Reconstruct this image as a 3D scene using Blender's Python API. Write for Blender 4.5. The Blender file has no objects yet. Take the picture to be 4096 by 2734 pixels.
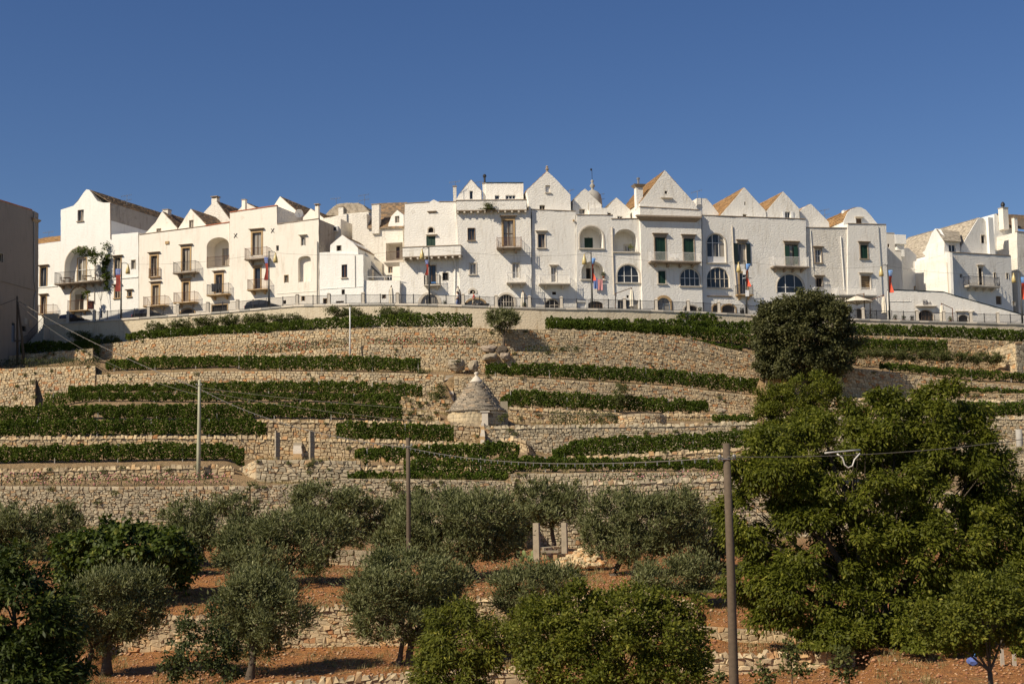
import bpy, bmesh, math, random
import numpy as np
from mathutils import Vector, Matrix, Quaternion, noise
from mathutils.geometry import delaunay_2d_cdt
R = math.radians
rng = random.Random(11)
NR = np.random.default_rng(11)
sc = bpy.context.scene
COL = sc.collection

# ------------------------------------------------------------------ camera
F, CX, CY = 5689.0, 2048.0, 1367.0            # photo pixels, 50 mm on a 36 mm sensor
PITCH, ROLL, CAMZ = R(6.5), R(1.0), 9.0
CAM = Vector((0, 0, CAMZ))
_fw = Vector((0, math.cos(PITCH), math.sin(PITCH)))
_u0 = Vector((0, -math.sin(PITCH), math.cos(PITCH)))
_r0 = Vector((1, 0, 0))
_rt = math.cos(ROLL) * _r0 - math.sin(ROLL) * _u0
_up = math.sin(ROLL) * _r0 + math.cos(ROLL) * _u0
cam = bpy.data.cameras.new('camera')
cam.lens = 50; cam.sensor_width = 36; cam.clip_start = 0.5; cam.clip_end = 6000
co = bpy.data.objects.new('camera', cam); COL.objects.link(co)
m3 = Matrix((_rt, _up, -_fw)).transposed()
co.matrix_world = Matrix.Translation(CAM) @ m3.to_4x4()
sc.camera = co

# ------------------------------------------------------------------ sky, sun, exposure
TO_SUN = Vector((-1.54, -1.10, 1.62)).normalized()
w = bpy.data.worlds.new('World'); sc.world = w; w.use_nodes = True
nt = w.node_tree; nt.nodes.clear()
sky = nt.nodes.new('ShaderNodeTexSky'); sky.sky_type = 'NISHITA'; sky.sun_disc = False
sky.sun_elevation = math.asin(TO_SUN.z); sky.sun_rotation = math.atan2(TO_SUN.x, TO_SUN.y)
sky.altitude = 400; sky.air_density = 1.0; sky.dust_density = 0.4; sky.ozone_density = 3.0
hs = nt.nodes.new('ShaderNodeHueSaturation'); hs.inputs['Saturation'].default_value = 1.2
hs.inputs['Hue'].default_value = 0.512
bg = nt.nodes.new('ShaderNodeBackground'); bg.inputs[1].default_value = 0.068
wo = nt.nodes.new('ShaderNodeOutputWorld')
nt.links.new(sky.outputs[0], hs.inputs['Color']); nt.links.new(hs.outputs[0], bg.inputs[0]); nt.links.new(bg.outputs[0], wo.inputs[0])
sun = bpy.data.lights.new('sun', 'SUN'); sun.energy = 5.0; sun.angle = R(0.53); sun.color = (1.0, 0.885, 0.71)
so = bpy.data.objects.new('sun', sun); COL.objects.link(so)
so.rotation_euler = TO_SUN.to_track_quat('Z', 'Y').to_euler(); so.location = TO_SUN * 300
sc.view_settings.view_transform = 'Standard'; sc.view_settings.look = 'None'
sc.view_settings.exposure = 0.2; sc.view_settings.gamma = 1.0
sc.view_settings.use_curve_mapping = False
sc.cycles.max_bounces = 5; sc.cycles.diffuse_bounces = 3; sc.cycles.glossy_bounces = 2
sc.cycles.transmission_bounces = 3; sc.cycles.transparent_max_bounces = 6

# ------------------------------------------------------------------ pixel -> place
def ray(u, v): return _fw + _rt * ((u - CX) / F) + _up * ((CY - v) / F)
def at(u, v, Y):
    d = ray(u, v); return CAM + d * (Y / d.y)
def ppm(Y): return F / Y
def gcurve(u): return (math.sqrt(1 + ((u - 1900) / 700.0) ** 2) - 1) * (1.0 if u < 1900 else .7)
def amp(Y0):
    t = min(1, max(0, (Y0 - 124) / 27.0)); return 7.6 * t * t * (3 - 2 * t)
def YY(u, Y0): return Y0 + amp(Y0) * gcurve(u)
def pl(poly, u): return float(np.interp(u, [p[0] for p in poly], [p[1] for p in poly]))

# ------------------------------------------------------------------ mesh helpers
def link(o, parent=None, loc=None):
    COL.objects.link(o)
    if parent is not None: o.parent = parent
    if loc is not None: o.location = loc
    return o
def tag(o, label=None, cat=None, group=None, kind=None):
    if label: o['label'] = label
    if cat: o['category'] = cat
    if group: o['group'] = group
    if kind: o['kind'] = kind
    return o
def empty(name, loc, rz=0, label=None, cat=None, group=None):
    o = bpy.data.objects.new(name, None); COL.objects.link(o)
    o.location = loc; o.rotation_euler = (0, 0, rz); o.empty_display_size = 0.3
    return tag(o, label, cat, group)
def mesh_obj(name, V, Fc, m, parent=None, loc=None, smooth=False, cols=None):
    me = bpy.data.meshes.new(name); me.from_pydata(V, [], Fc)
    if m is not None: me.materials.append(m)
    if smooth: me.shade_smooth()
    if cols is not None:
        a = me.attributes.new('rnd', 'FLOAT', 'POINT'); a.data.foreach_set('value', np.asarray(cols, 'f'))
    return link(bpy.data.objects.new(name, me), parent, loc)
def np_mesh(name, V, T, m, parent=None, rnd=None, loc=None):
    me = bpy.data.meshes.new(name); n, k = T.shape
    me.vertices.add(len(V)); me.vertices.foreach_set('co', np.ascontiguousarray(V, 'f').ravel())
    me.loops.add(n * k); me.loops.foreach_set('vertex_index', np.ascontiguousarray(T, 'i').ravel())
    me.polygons.add(n); me.polygons.foreach_set('loop_start', np.arange(0, n * k, k, dtype='i'))
    me.polygons.foreach_set('loop_total', np.full(n, k, 'i'))
    me.update(calc_edges=True)
    if rnd is not None:
        a = me.attributes.new('rnd', 'FLOAT', 'POINT'); a.data.foreach_set('value', np.ascontiguousarray(rnd, 'f'))
    me.materials.append(m)
    return link(bpy.data.objects.new(name, me), parent, loc)

class MB:
    def __init__(s): s.V = []; s.F = []
    def add(s, V, Fc):
        o = len(s.V); s.V += [tuple(v) for v in V]; s.F += [tuple(i + o for i in f) for f in Fc]; return s
    def box(s, x0, y0, z0, x1, y1, z1):
        return s.add([(x0,y0,z0),(x1,y0,z0),(x1,y1,z0),(x0,y1,z0),(x0,y0,z1),(x1,y0,z1),(x1,y1,z1),(x0,y1,z1)],
                     [(0,3,2,1),(4,5,6,7),(0,1,5,4),(1,2,6,5),(2,3,7,6),(3,0,4,7)])
    def taper(s, x0, y0, z0, x1, y1, z1, a):      # box with a smaller top
        return s.add([(x0,y0,z0),(x1,y0,z0),(x1,y1,z0),(x0,y1,z0),(x0+a,y0+a,z1),(x1-a,y0+a,z1),(x1-a,y1-a,z1),(x0+a,y1-a,z1)],
                     [(0,3,2,1),(4,5,6,7),(0,1,5,4),(1,2,6,5),(2,3,7,6),(3,0,4,7)])
    def tube(s, pts, rad, n=6, caps=True):
        pts = [Vector(p) for p in pts]
        if not hasattr(rad, '__len__'): rad = [rad] * len(pts)
        rings = []
        for i, p in enumerate(pts):
            a = pts[max(0, i-1)]; b = pts[min(len(pts)-1, i+1)]
            d = (b - a); d = d.normalized() if d.length > 1e-9 else Vector((0,0,1))
            x = d.cross(Vector((0,0,1)) if abs(d.z) < .9 else Vector((1,0,0))).normalized(); y = d.cross(x)
            rings.append([p + (x*math.cos(2*math.pi*k/n) + y*math.sin(2*math.pi*k/n))*rad[i] for k in range(n)])
        o = len(s.V)
        for r in rings: s.V += [tuple(v) for v in r]
        for i in range(len(rings)-1):
            for k in range(n):
                s.F.append((o+i*n+k, o+i*n+(k+1)%n, o+(i+1)*n+(k+1)%n, o+(i+1)*n+k))
        if caps:
            s.F.append(tuple(o+k for k in range(n))[::-1]); s.F.append(tuple(o+(len(rings)-1)*n+k for k in range(n)))
        return s
    def lathe(s, prof, c=(0,0,0), n=12):
        return s.tube([(c[0], c[1], c[2]+z) for r, z in prof], [r for r, z in prof], n)
    def prism(s, poly, y0, y1):                    # polygon in x,z extruded along y
        n = len(poly)
        return s.add([(x,y0,z) for x,z in poly]+[(x,y1,z) for x,z in poly],
                     [tuple(range(n)), tuple(range(2*n-1, n-1, -1))]+[(i,(i+1)%n+0,(i+1)%n+n,i+n)[::-1] for i in range(n)])
    def build(s, name, m, parent=None, loc=None, smooth=False):
        return mesh_obj(name, s.V, s.F, m, parent, loc, smooth)

# ------------------------------------------------------------------ materials
def newmat(name):
    m = bpy.data.materials.new(name); m.use_nodes = True; t = m.node_tree
    b = t.nodes['Principled BSDF']; return m, t, b
def nd(t, typ, **kw):
    n = t.nodes.new(typ)
    for k, v in kw.items(): setattr(n, k, v)
    return n
def ramp(t, stops, fac):
    r = nd(t, 'ShaderNodeValToRGB'); e = r.color_ramp.elements
    while len(e) < len(stops): e.new(0.5)
    for i, (p, c) in enumerate(stops): e[i].position = p; e[i].color = (*c, 1)
    t.links.new(fac, r.inputs[0]); return r.outputs[0]
def coords(t, scale, kind='Object'):
    c = nd(t, 'ShaderNodeTexCoord'); mp = nd(t, 'ShaderNodeMapping')
    mp.inputs['Scale'].default_value = scale; t.links.new(c.outputs[kind], mp.inputs[0]); return mp.outputs[0]
def noi(t, vec, scale, detail=4, rough=.6):
    n = nd(t, 'ShaderNodeTexNoise'); n.inputs['Scale'].default_value = scale; n.inputs['Detail'].default_value = detail
    n.inputs['Roughness'].default_value = rough
    if vec is not None: t.links.new(vec, n.inputs['Vector'])
    return n.outputs[0]
def mixc(t, f, a, b, mode='MIX'):
    m = nd(t, 'ShaderNodeMix', data_type='RGBA', blend_type=mode)
    for sck, val in ((m.inputs[0], f), (m.inputs[6], a), (m.inputs[7], b)):
        if isinstance(val, (int, float)): sck.default_value = val
        elif isinstance(val, tuple): sck.default_value = (*val, 1)
        else: t.links.new(val, sck)
    return m.outputs[2]
def bump(t, b, h, strength, dist):
    n = nd(t, 'ShaderNodeBump'); n.inputs['Strength'].default_value = strength; n.inputs['Distance'].default_value = dist
    t.links.new(h, n.inputs['Height']); t.links.new(n.outputs[0], b.inputs['Normal'])
def math2(t, op, a, b):
    m = nd(t, 'ShaderNodeMath', operation=op)
    for i, val in enumerate((a, b)):
        if isinstance(val, (int, float)): m.inputs[i].default_value = val
        else: t.links.new(val, m.inputs[i])
    return m.outputs[0]

def plain(name, c, rough=.6, metal=0, var=.25, scale=6):
    m, t, b = newmat(name)
    f = noi(t, coords(t, (1,1,1)), scale, 5)
    t.links.new(mixc(t, f, tuple(x*(1-var) for x in c), tuple(min(1,x*(1+var)) for x in c)), b.inputs['Base Color'])
    b.inputs['Roughness'].default_value = rough; b.inputs['Metallic'].default_value = metal
    return m
def whitewash(name, c, stain, amt, relief=.5):
    m, t, b = newmat(name)
    v1 = coords(t, (1,1,1)); vs = coords(t, (2.0,2.0,.3)); vb = coords(t, (2.0,2.0,4.2))
    f0 = noi(t, v1, .45, 5)
    col = mixc(t, f0, tuple(x*.93 for x in c), tuple(min(.86,x*1.05) for x in c))
    st = ramp(t, [(.49,(0,0,0)),(.72,(1,1,1))], noi(t, vs, 1.0, 6, .7))
    st2 = ramp(t, [(.60,(0,0,0)),(.72,(1,1,1))], noi(t, v1, .9, 8, .75))
    msk = ramp(t, [(.42,(.12,.12,.12)),(.62,(1,1,1))], noi(t, v1, .33, 4, .6))
    st = math2(t, 'MULTIPLY', st, msk)
    col = mixc(t, math2(t, 'MULTIPLY', st, amt), col, stain)
    col = mixc(t, math2(t, 'MULTIPLY', st2, amt*.8), col, tuple(x*.8 for x in stain))
    t.links.new(col, b.inputs['Base Color']); b.inputs['Roughness'].default_value = .9
    vo = nd(t, 'ShaderNodeTexVoronoi', feature='DISTANCE_TO_EDGE'); vo.inputs['Scale'].default_value = 1.0
    wob = nd(t, 'ShaderNodeVectorMath', operation='ADD')
    nn = nd(t, 'ShaderNodeTexNoise'); nn.inputs['Scale'].default_value = 1.2; t.links.new(v1, nn.inputs['Vector'])
    t.links.new(vb, wob.inputs[0]); t.links.new(nn.outputs['Color'], wob.inputs[1]); t.links.new(wob.outputs[0], vo.inputs['Vector'])
    e = ramp(t, [(0,(0,0,0)),(.12,(1,1,1))], vo.outputs['Distance'])
    h = math2(t, 'ADD', math2(t, 'MULTIPLY', e, .5), noi(t, v1, 6, 6, .7))
    bump(t, b, h, relief, .06)
    return m
def leafmat(name, a, bcol, cc, trans=.25, rough=.55, spec=.18):
    m, t, b = newmat(name)
    at_ = nd(t, 'ShaderNodeAttribute', attribute_name='rnd')
    col = ramp(t, [(0,a),(.6,bcol),(1,cc)], at_.outputs['Fac'])
    t.links.new(col, b.inputs['Base Color']); b.inputs['Roughness'].default_value = rough
    b.inputs['Specular IOR Level'].default_value = spec
    tr = nd(t, 'ShaderNodeBsdfTranslucent')
    t.links.new(mixc(t, 1.0, col, (1.0,1.15,.45), 'MULTIPLY'), tr.inputs[0])
    mx = nd(t, 'ShaderNodeMixShader'); mx.inputs[0].default_value = trans
    t.links.new(b.outputs[0], mx.inputs[1]); t.links.new(tr.outputs[0], mx.inputs[2])
    t.links.new(mx.outputs[0], t.nodes['Material Output'].inputs[0])
    return m
def stonemat(name, stops, dirt=(.16,.12,.08), bscale=9):
    m, t, b = newmat(name)
    at_ = nd(t, 'ShaderNodeAttribute', attribute_name='rnd')
    col = ramp(t, stops, at_.outputs['Fac'])
    v = coords(t, (1,1,1))
    d = ramp(t, [(.45,(0,0,0)),(.75,(1,1,1))], noi(t, v, 5, 6, .7))
    col = mixc(t, math2(t, 'MULTIPLY', d, .45), col, dirt)
    gp = nd(t, 'ShaderNodeNewGeometry').outputs['Position']
    big = ramp(t, [(.42,(0,0,0)),(.64,(1,1,1))], noi(t, gp, .22, 6, .65)); spot = ramp(t, [(.58,(0,0,0)),(.7,(1,1,1))], noi(t, gp, 1.1, 6, .7))
    col = mixc(t, math2(t, 'MULTIPLY', big, .5), col, mixc(t, .5, col, (.25,.22,.17)))
    col = mixc(t, math2(t, 'MULTIPLY', spot, .55), col, (.20,.17,.12))
    t.links.new(col, b.inputs['Base Color']); b.inputs['Roughness'].default_value = .95
    bump(t, b, noi(t, gp, bscale, 5, .7), .5, .04)
    return m

MAT = {}
MAT['white'] = whitewash('white_limewash', (.825,.785,.71), (.44,.37,.27), .75, .5)
MAT['cream'] = whitewash('cream_limewash', (.82,.755,.65), (.44,.35,.24), .65, .25)
MAT['clean'] = whitewash('clean_limewash', (.845,.81,.75), (.52,.46,.37), .45, .4)
MAT['old'] = whitewash('weathered_limewash', (.76,.71,.62), (.33,.28,.20), .8, .75)
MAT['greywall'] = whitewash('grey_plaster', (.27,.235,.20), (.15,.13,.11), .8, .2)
MAT['roadwall'] = whitewash('stained_plaster', (.62,.53,.38), (.34,.25,.14), .9)
MAT['ochre'] = plain('ochre_stone', (.44,.295,.145), .85, 0, .35, 5)
MAT['limestone'] = plain('pale_limestone', (.60,.53,.43), .85, 0, .2, 5)
MAT['brownstone'] = plain('weathered_stone', (.33,.26,.19), .9, 0, .4, 4)
MAT['iron'] = plain('dark_iron', (.035,.033,.034), .5, .3)
MAT['rust'] = plain('rusty_iron', (.16,.07,.035), .8, .2, .4, 20)
MAT['whiteiron'] = plain('white_painted_iron', (.70,.68,.64), .5)
MAT['wood'] = plain('brown_wood', (.13,.075,.04), .6, 0, .4, 12)
MAT['palewood'] = plain('pale_wood', (.42,.36,.28), .7)
MAT['greenwood'] = plain('green_shutter_paint', (.012,.045,.026), .5, 0, .3)
MAT['darkgreen'] = plain('blackish_green_paint', (.012,.022,.018), .5, 0, .3)
MAT['whitepaint'] = plain('white_frame_paint', (.74,.72,.68), .5, 0, .1)
MAT['bluepaint'] = plain('grey_blue_paint', (.13,.17,.23), .5)
MAT['dark'] = plain('dark_interior', (.02,.017,.015), .9)
MAT['concrete'] = plain('old_concrete', (.34,.32,.28), .9, 0, .3, 4)
MAT['polewood'] = plain('weathered_pole_wood', (.10,.072,.046), .9, 0, .5, 9)
MAT['polecon'] = plain('greenish_concrete_pole', (.36,.35,.24), .8, 0, .2, 6)
MAT['cable'] = plain('grey_cable', (.15,.13,.105), .6)
MAT['cablepale'] = plain('pale_cable_sleeve', (.55,.52,.47), .5)
MAT['lamppole'] = plain('dark_grey_painted_steel', (.075,.075,.07), .5, .3)
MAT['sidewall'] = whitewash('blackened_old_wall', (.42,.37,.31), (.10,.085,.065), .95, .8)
MAT['metal'] = plain('grey_metal', (.33,.33,.32), .4, .7)
MAT['amber'] = plain('amber_lamp_glass', (.52,.40,.16), .3, 0, .1)
MAT['red'] = plain('banner_red', (.72,.085,.03), .7, 0, .1)
MAT['blue'] = plain('banner_blue', (.10,.28,.62), .7, 0, .1)
MAT['bluedk'] = plain('dark_blue_and_banner_shade', (.10,.15,.40), .7, 0, .1)  # plain dark blue; on the left banners it paints in their shade
MAT['redshade'] = plain('banner_red_shaded', (.34,.05,.03), .7, 0, .1)  # the banner red darkened, shade of the left banners put into the colour
MAT['rockstone'] = plain('grey_ochre_rock', (.33,.275,.195), .95, 0, .4, 3)
MAT['signbrown'] = plain('sign_brown', (.09,.025,.022), .5)
MAT['ink'] = plain('dark_ink', (.03,.02,.03), .7)
MAT['canvas'] = plain('cream_canvas', (.72,.65,.52), .9, 0, .12)
MAT['terracotta'] = plain('terracotta', (.45,.15,.07), .8)
MAT['bark'] = plain('grey_bark', (.085,.065,.045), .95, 0, .5, 10)
MAT['soilwall'] = plain('earth_between_stones', (.30,.22,.14), 1.0, 0, .4, 5)
MAT['plastic'] = plain('white_plastic', (.75,.74,.72), .4)
def glassmat(name, c, curtain=None):
    m, t, b = newmat(name)
    if curtain:
        v = coords(t, (1,1,1)); wv = nd(t, 'ShaderNodeTexWave'); wv.inputs['Scale'].default_value = 4; wv.inputs['Distortion'].default_value = 2
        t.links.new(v, wv.inputs['Vector'])
        fr = ramp(t, [(.42,(0,0,0)),(.5,(1,1,1))], noi(t, coords(t, (1.3,1.3,.15)), 1, 1))
        t.links.new(mixc(t, math2(t,'MULTIPLY',fr,.9), c, mixc(t, wv.outputs[0], tuple(x*.65 for x in curtain), curtain)), b.inputs['Base Color'])
    else: b.inputs['Base Color'].default_value = (*c, 1)
    b.inputs['Roughness'].default_value = .12; b.inputs['Specular IOR Level'].default_value = .6
    return m
MAT['glass'] = glassmat('dark_window_glass', (.025,.028,.032))
MAT['curtain'] = glassmat('curtained_window_glass', (.03,.03,.03), (.45,.40,.32))
def roofmat(name, a, bcol, cc):
    m, t, b = newmat(name)
    at_ = nd(t, 'ShaderNodeAttribute', attribute_name='rnd'); v = coords(t, (1,1,1))
    col = ramp(t, [(0,a),(.5,bcol),(1,cc)], at_.outputs['Fac'])
    d = ramp(t, [(.45,(0,0,0)),(.7,(1,1,1))], noi(t, v, 2.2, 8, .75))
    t.links.new(mixc(t, math2(t,'MULTIPLY',d,.8), col, (.10,.08,.055)), b.inputs['Base Color'])
    b.inputs['Roughness'].default_value = .95; bump(t, b, noi(t, v, 8, 5, .7), .6, .05); return m
MAT['roof'] = roofmat('lichened_stone_roof', (.13,.10,.07), (.26,.18,.11), (.38,.23,.11))
MAT['roofochre'] = roofmat('golden_stone_roof', (.27,.155,.065), (.42,.24,.095), (.48,.30,.135))
MAT['roofpale'] = roofmat('pale_stone_roof', (.40,.34,.26), (.50,.43,.33), (.55,.48,.36))
MAT['stone'] = stonemat('dry_wall_stone', [(0,(0.395,0.323,0.211)),(.3,(0.541,0.434,0.273)),(.62,(0.645,0.525,0.334)),(.86,(0.645,0.475,0.264)),(.94,(0.541,0.293,0.123)),(1,(0.478,0.212,0.079))])
MAT['stonegrey'] = stonemat('grey_dry_wall_stone', [(0,(0.333,0.283,0.194)),(.4,(0.478,0.404,0.273)),(.8,(0.582,0.485,0.326)),(.94,(0.520,0.364,0.194)),(1,(0.437,0.232,0.106))])
MAT['slab'] = stonemat('weathered_roof_slab', [(0,(.15,.125,.095)),(.4,(.27,.225,.165)),(.8,(.40,.33,.24)),(1,(.38,.26,.15))])
MAT['stonegold'] = stonemat('golden_dry_wall_stone', [(0,(0.416,0.313,0.185)),(.35,(0.562,0.434,0.255)),(.72,(0.645,0.505,0.299)),(.9,(0.603,0.384,0.176)),(1,(0.499,0.232,0.088))])
MAT['vine'] = leafmat('vine_leaf', (.032,.052,.007), (.078,.110,.013), (.19,.21,.03), .25, .7, .1)
MAT['olive'] = leafmat('olive_leaf', (.060,.068,.022), (.15,.158,.062), (.34,.34,.17), .15)
MAT['holm'] = leafmat('holm_oak_leaf', (.036,.040,.014), (.084,.086,.030), (.18,.165,.066), .12)
MAT['walnut'] = leafmat('walnut_leaf', (.046,.056,.006), (.115,.128,.012), (.29,.275,.045), .32)
MAT['fig'] = leafmat('fig_leaf', (.028,.044,.006), (.062,.086,.011), (.20,.20,.035), .22)
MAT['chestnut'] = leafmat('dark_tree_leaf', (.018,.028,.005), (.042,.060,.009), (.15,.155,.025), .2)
MAT['pear'] = leafmat('fruit_tree_leaf', (.052,.064,.008), (.125,.135,.016), (.30,.28,.045), .3)
MAT['shrub'] = leafmat('shrub_leaf', (.045,.054,.014), (.095,.105,.028), (.19,.18,.06), .2)
MAT['rose'] = leafmat('rose_leaf', (.028,.040,.012), (.064,.078,.022), (.14,.13,.045), .2)
MAT['petalred'] = plain('red_petal', (.50,.03,.03), .6)
MAT['petalpink'] = plain('pink_petal', (.65,.28,.27), .6)
MAT['petalwhite'] = plain('pale_petal', (.68,.62,.50), .6)
def soilmat():
    m, t, b = newmat('red_soil')
    v = coords(t, (1,1,1), 'Object')
    n1 = noi(t, v, .15, 5); n2 = noi(t, v, 5, 8, .75); n3 = noi(t, v, .6, 6, .7)
    red = ramp(t, [(.32,(.19,.070,.020)),(.5,(.47,.19,.048)),(.66,(.64,.33,.105))], n2)
    ochre = ramp(t, [(.32,(.20,.13,.06)),(.55,(.42,.28,.14)),(.75,(.55,.41,.25))], n2)
    grass = ramp(t, [(.35,(.10,.085,.03)),(.6,(.26,.20,.08))], n2)
    at_ = nd(t, 'ShaderNodeAttribute', attribute_name='rnd')
    col = mixc(t, at_.outputs['Fac'], red, ochre)
    g = ramp(t, [(.52,(0,0,0)),(.66,(1,1,1))], n3)
    col = mixc(t, math2(t,'MULTIPLY',g,.55), col, grass)
    t.links.new(col, b.inputs['Base Color']); b.inputs['Roughness'].default_value = 1.0
    bump(t, b, math2(t,'ADD',n2, math2(t,'ADD', noi(t, v, 14, 4), math2(t,'MULTIPLY', noi(t, v, 1.6, 3), 1.5))), 1.0, .22)
    return m
MAT['soil'] = soilmat()

# ------------------------------------------------------------------ lettering and figure meshes (made while the scene is small)
TXT = {}
for body in ('VIVA!', 'Belvedere', '20m', '2'):
    cu = bpy.data.curves.new('lettering', 'FONT'); cu.body = body; cu.size = 1.0; cu.align_x = 'CENTER'; cu.align_y = 'CENTER'; cu.extrude = .004
    tmp = bpy.data.objects.new('lettering', cu); COL.objects.link(tmp)
    TXT[body] = bpy.data.meshes.new_from_object(tmp.evaluated_get(bpy.context.evaluated_depsgraph_get())); bpy.data.objects.remove(tmp)
def text(body, size, m, parent, M4, name='lettering'):
    me = TXT[body].copy(); me.materials.clear(); me.materials.append(m); o = link(bpy.data.objects.new(name, me), parent); o.matrix_local = M4 @ Matrix.Scale(size, 4); return o
def skin_mesh(V, E, Rr, sub=2):
    me = bpy.data.meshes.new('figure'); me.from_pydata(V, E, []); o = bpy.data.objects.new('figure', me); COL.objects.link(o)
    md = o.modifiers.new('skin', 'SKIN'); md.use_smooth_shade = True
    for i, r_ in enumerate(Rr): me.skin_vertices[0].data[i].radius = (r_, r_)
    me.skin_vertices[0].data[0].use_root = True
    s_ = o.modifiers.new('sub', 'SUBSURF'); s_.levels = sub; s_.render_levels = sub
    me2 = bpy.data.meshes.new_from_object(o.evaluated_get(bpy.context.evaluated_depsgraph_get())); bpy.data.objects.remove(o); return me2
def figure(f, walk, knee):
    Vb = [(0,0,.95),(.0,0,1.2),(.01*f,0,1.42),(.03*f,0,1.52),(.05*f,0,1.60),(.06*f,0,1.70),
          (0,-.18,1.40),(-.06*f,-.24,1.12),(.10*f,-.22,.92),(.13*f,-.21,.86),(0,.18,1.40),(.05*f,.24,1.12),(.18*f,.22,.95),(.22*f,.21,.90),
          (0,-.09,.88),(walk*.18*f,-.09,.48),(walk*.22*f-.12*f,-.09,.08),(walk*.22*f+.02*f,-.09,.04),(0,.09,.88),(-walk*.12*f,.09,.48),(-walk*.30*f,.09,.09),(-walk*.30*f+.14*f,.09,.04)]
    E = [(0,1),(1,2),(2,3),(3,4),(4,5),(2,6),(6,7),(7,8),(8,9),(2,10),(10,11),(11,12),(12,13),(0,14),(14,15),(15,16),(16,17),(0,18),(18,19),(19,20),(20,21)]
    Rr = [.14,.15,.12,.055,.095,.075,.06,.048,.036,.03,.06,.048,.036,.03,.095,.062,.042,.035,.095,.062,.042,.035]
    body = skin_mesh(Vb, E, Rr); shirt = skin_mesh([Vb[0],Vb[1],(.01*f,0,1.40),Vb[6],(-.04*f,-.23,1.2),Vb[10],(.04*f,.23,1.2)], [(0,1),(1,2),(2,3),(3,4),(2,5),(5,6)], [.165,.175,.13,.08,.07,.08,.07])
    if knee: leg = skin_mesh([(0,0,.97),Vb[14],Vb[15],Vb[18],Vb[19]], [(0,1),(1,2),(0,3),(3,4)], [.15,.115,.095,.115,.095])
    else: leg = skin_mesh([(0,0,.97),Vb[14],Vb[15],Vb[16],Vb[18],Vb[19],Vb[20]], [(0,1),(1,2),(2,3),(0,4),(4,5),(5,6)], [.16,.125,.11,.10,.125,.11,.10])
    return Vb, body, shirt, leg
FIG = [figure(-1, .7, False), figure(-1, .9, True)]
# ------------------------------------------------------------------ hillside: walls, terraces, road
LO, HI = -700, 4800
RWTOP = [(172,1297),(287,1286),(378,1281),(550,1269),(818,1250),(939,1241),(1178,1219),(1520,1212),(1807,1217),(2000,1225),(2220,1231),(2478,1234),(2820,1246),(3011,1257),(3520,1277),(4096,1293),(4800,1312)]
RWBOT = [(172,1405),(340,1380),(560,1362),(1100,1332),(1500,1314),(2000,1314),(2220,1318),(2700,1332),(3400,1356),(4096,1380),(4800,1400)]
G_OLD = 'dry stone terrace walls on the hillside'
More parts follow.
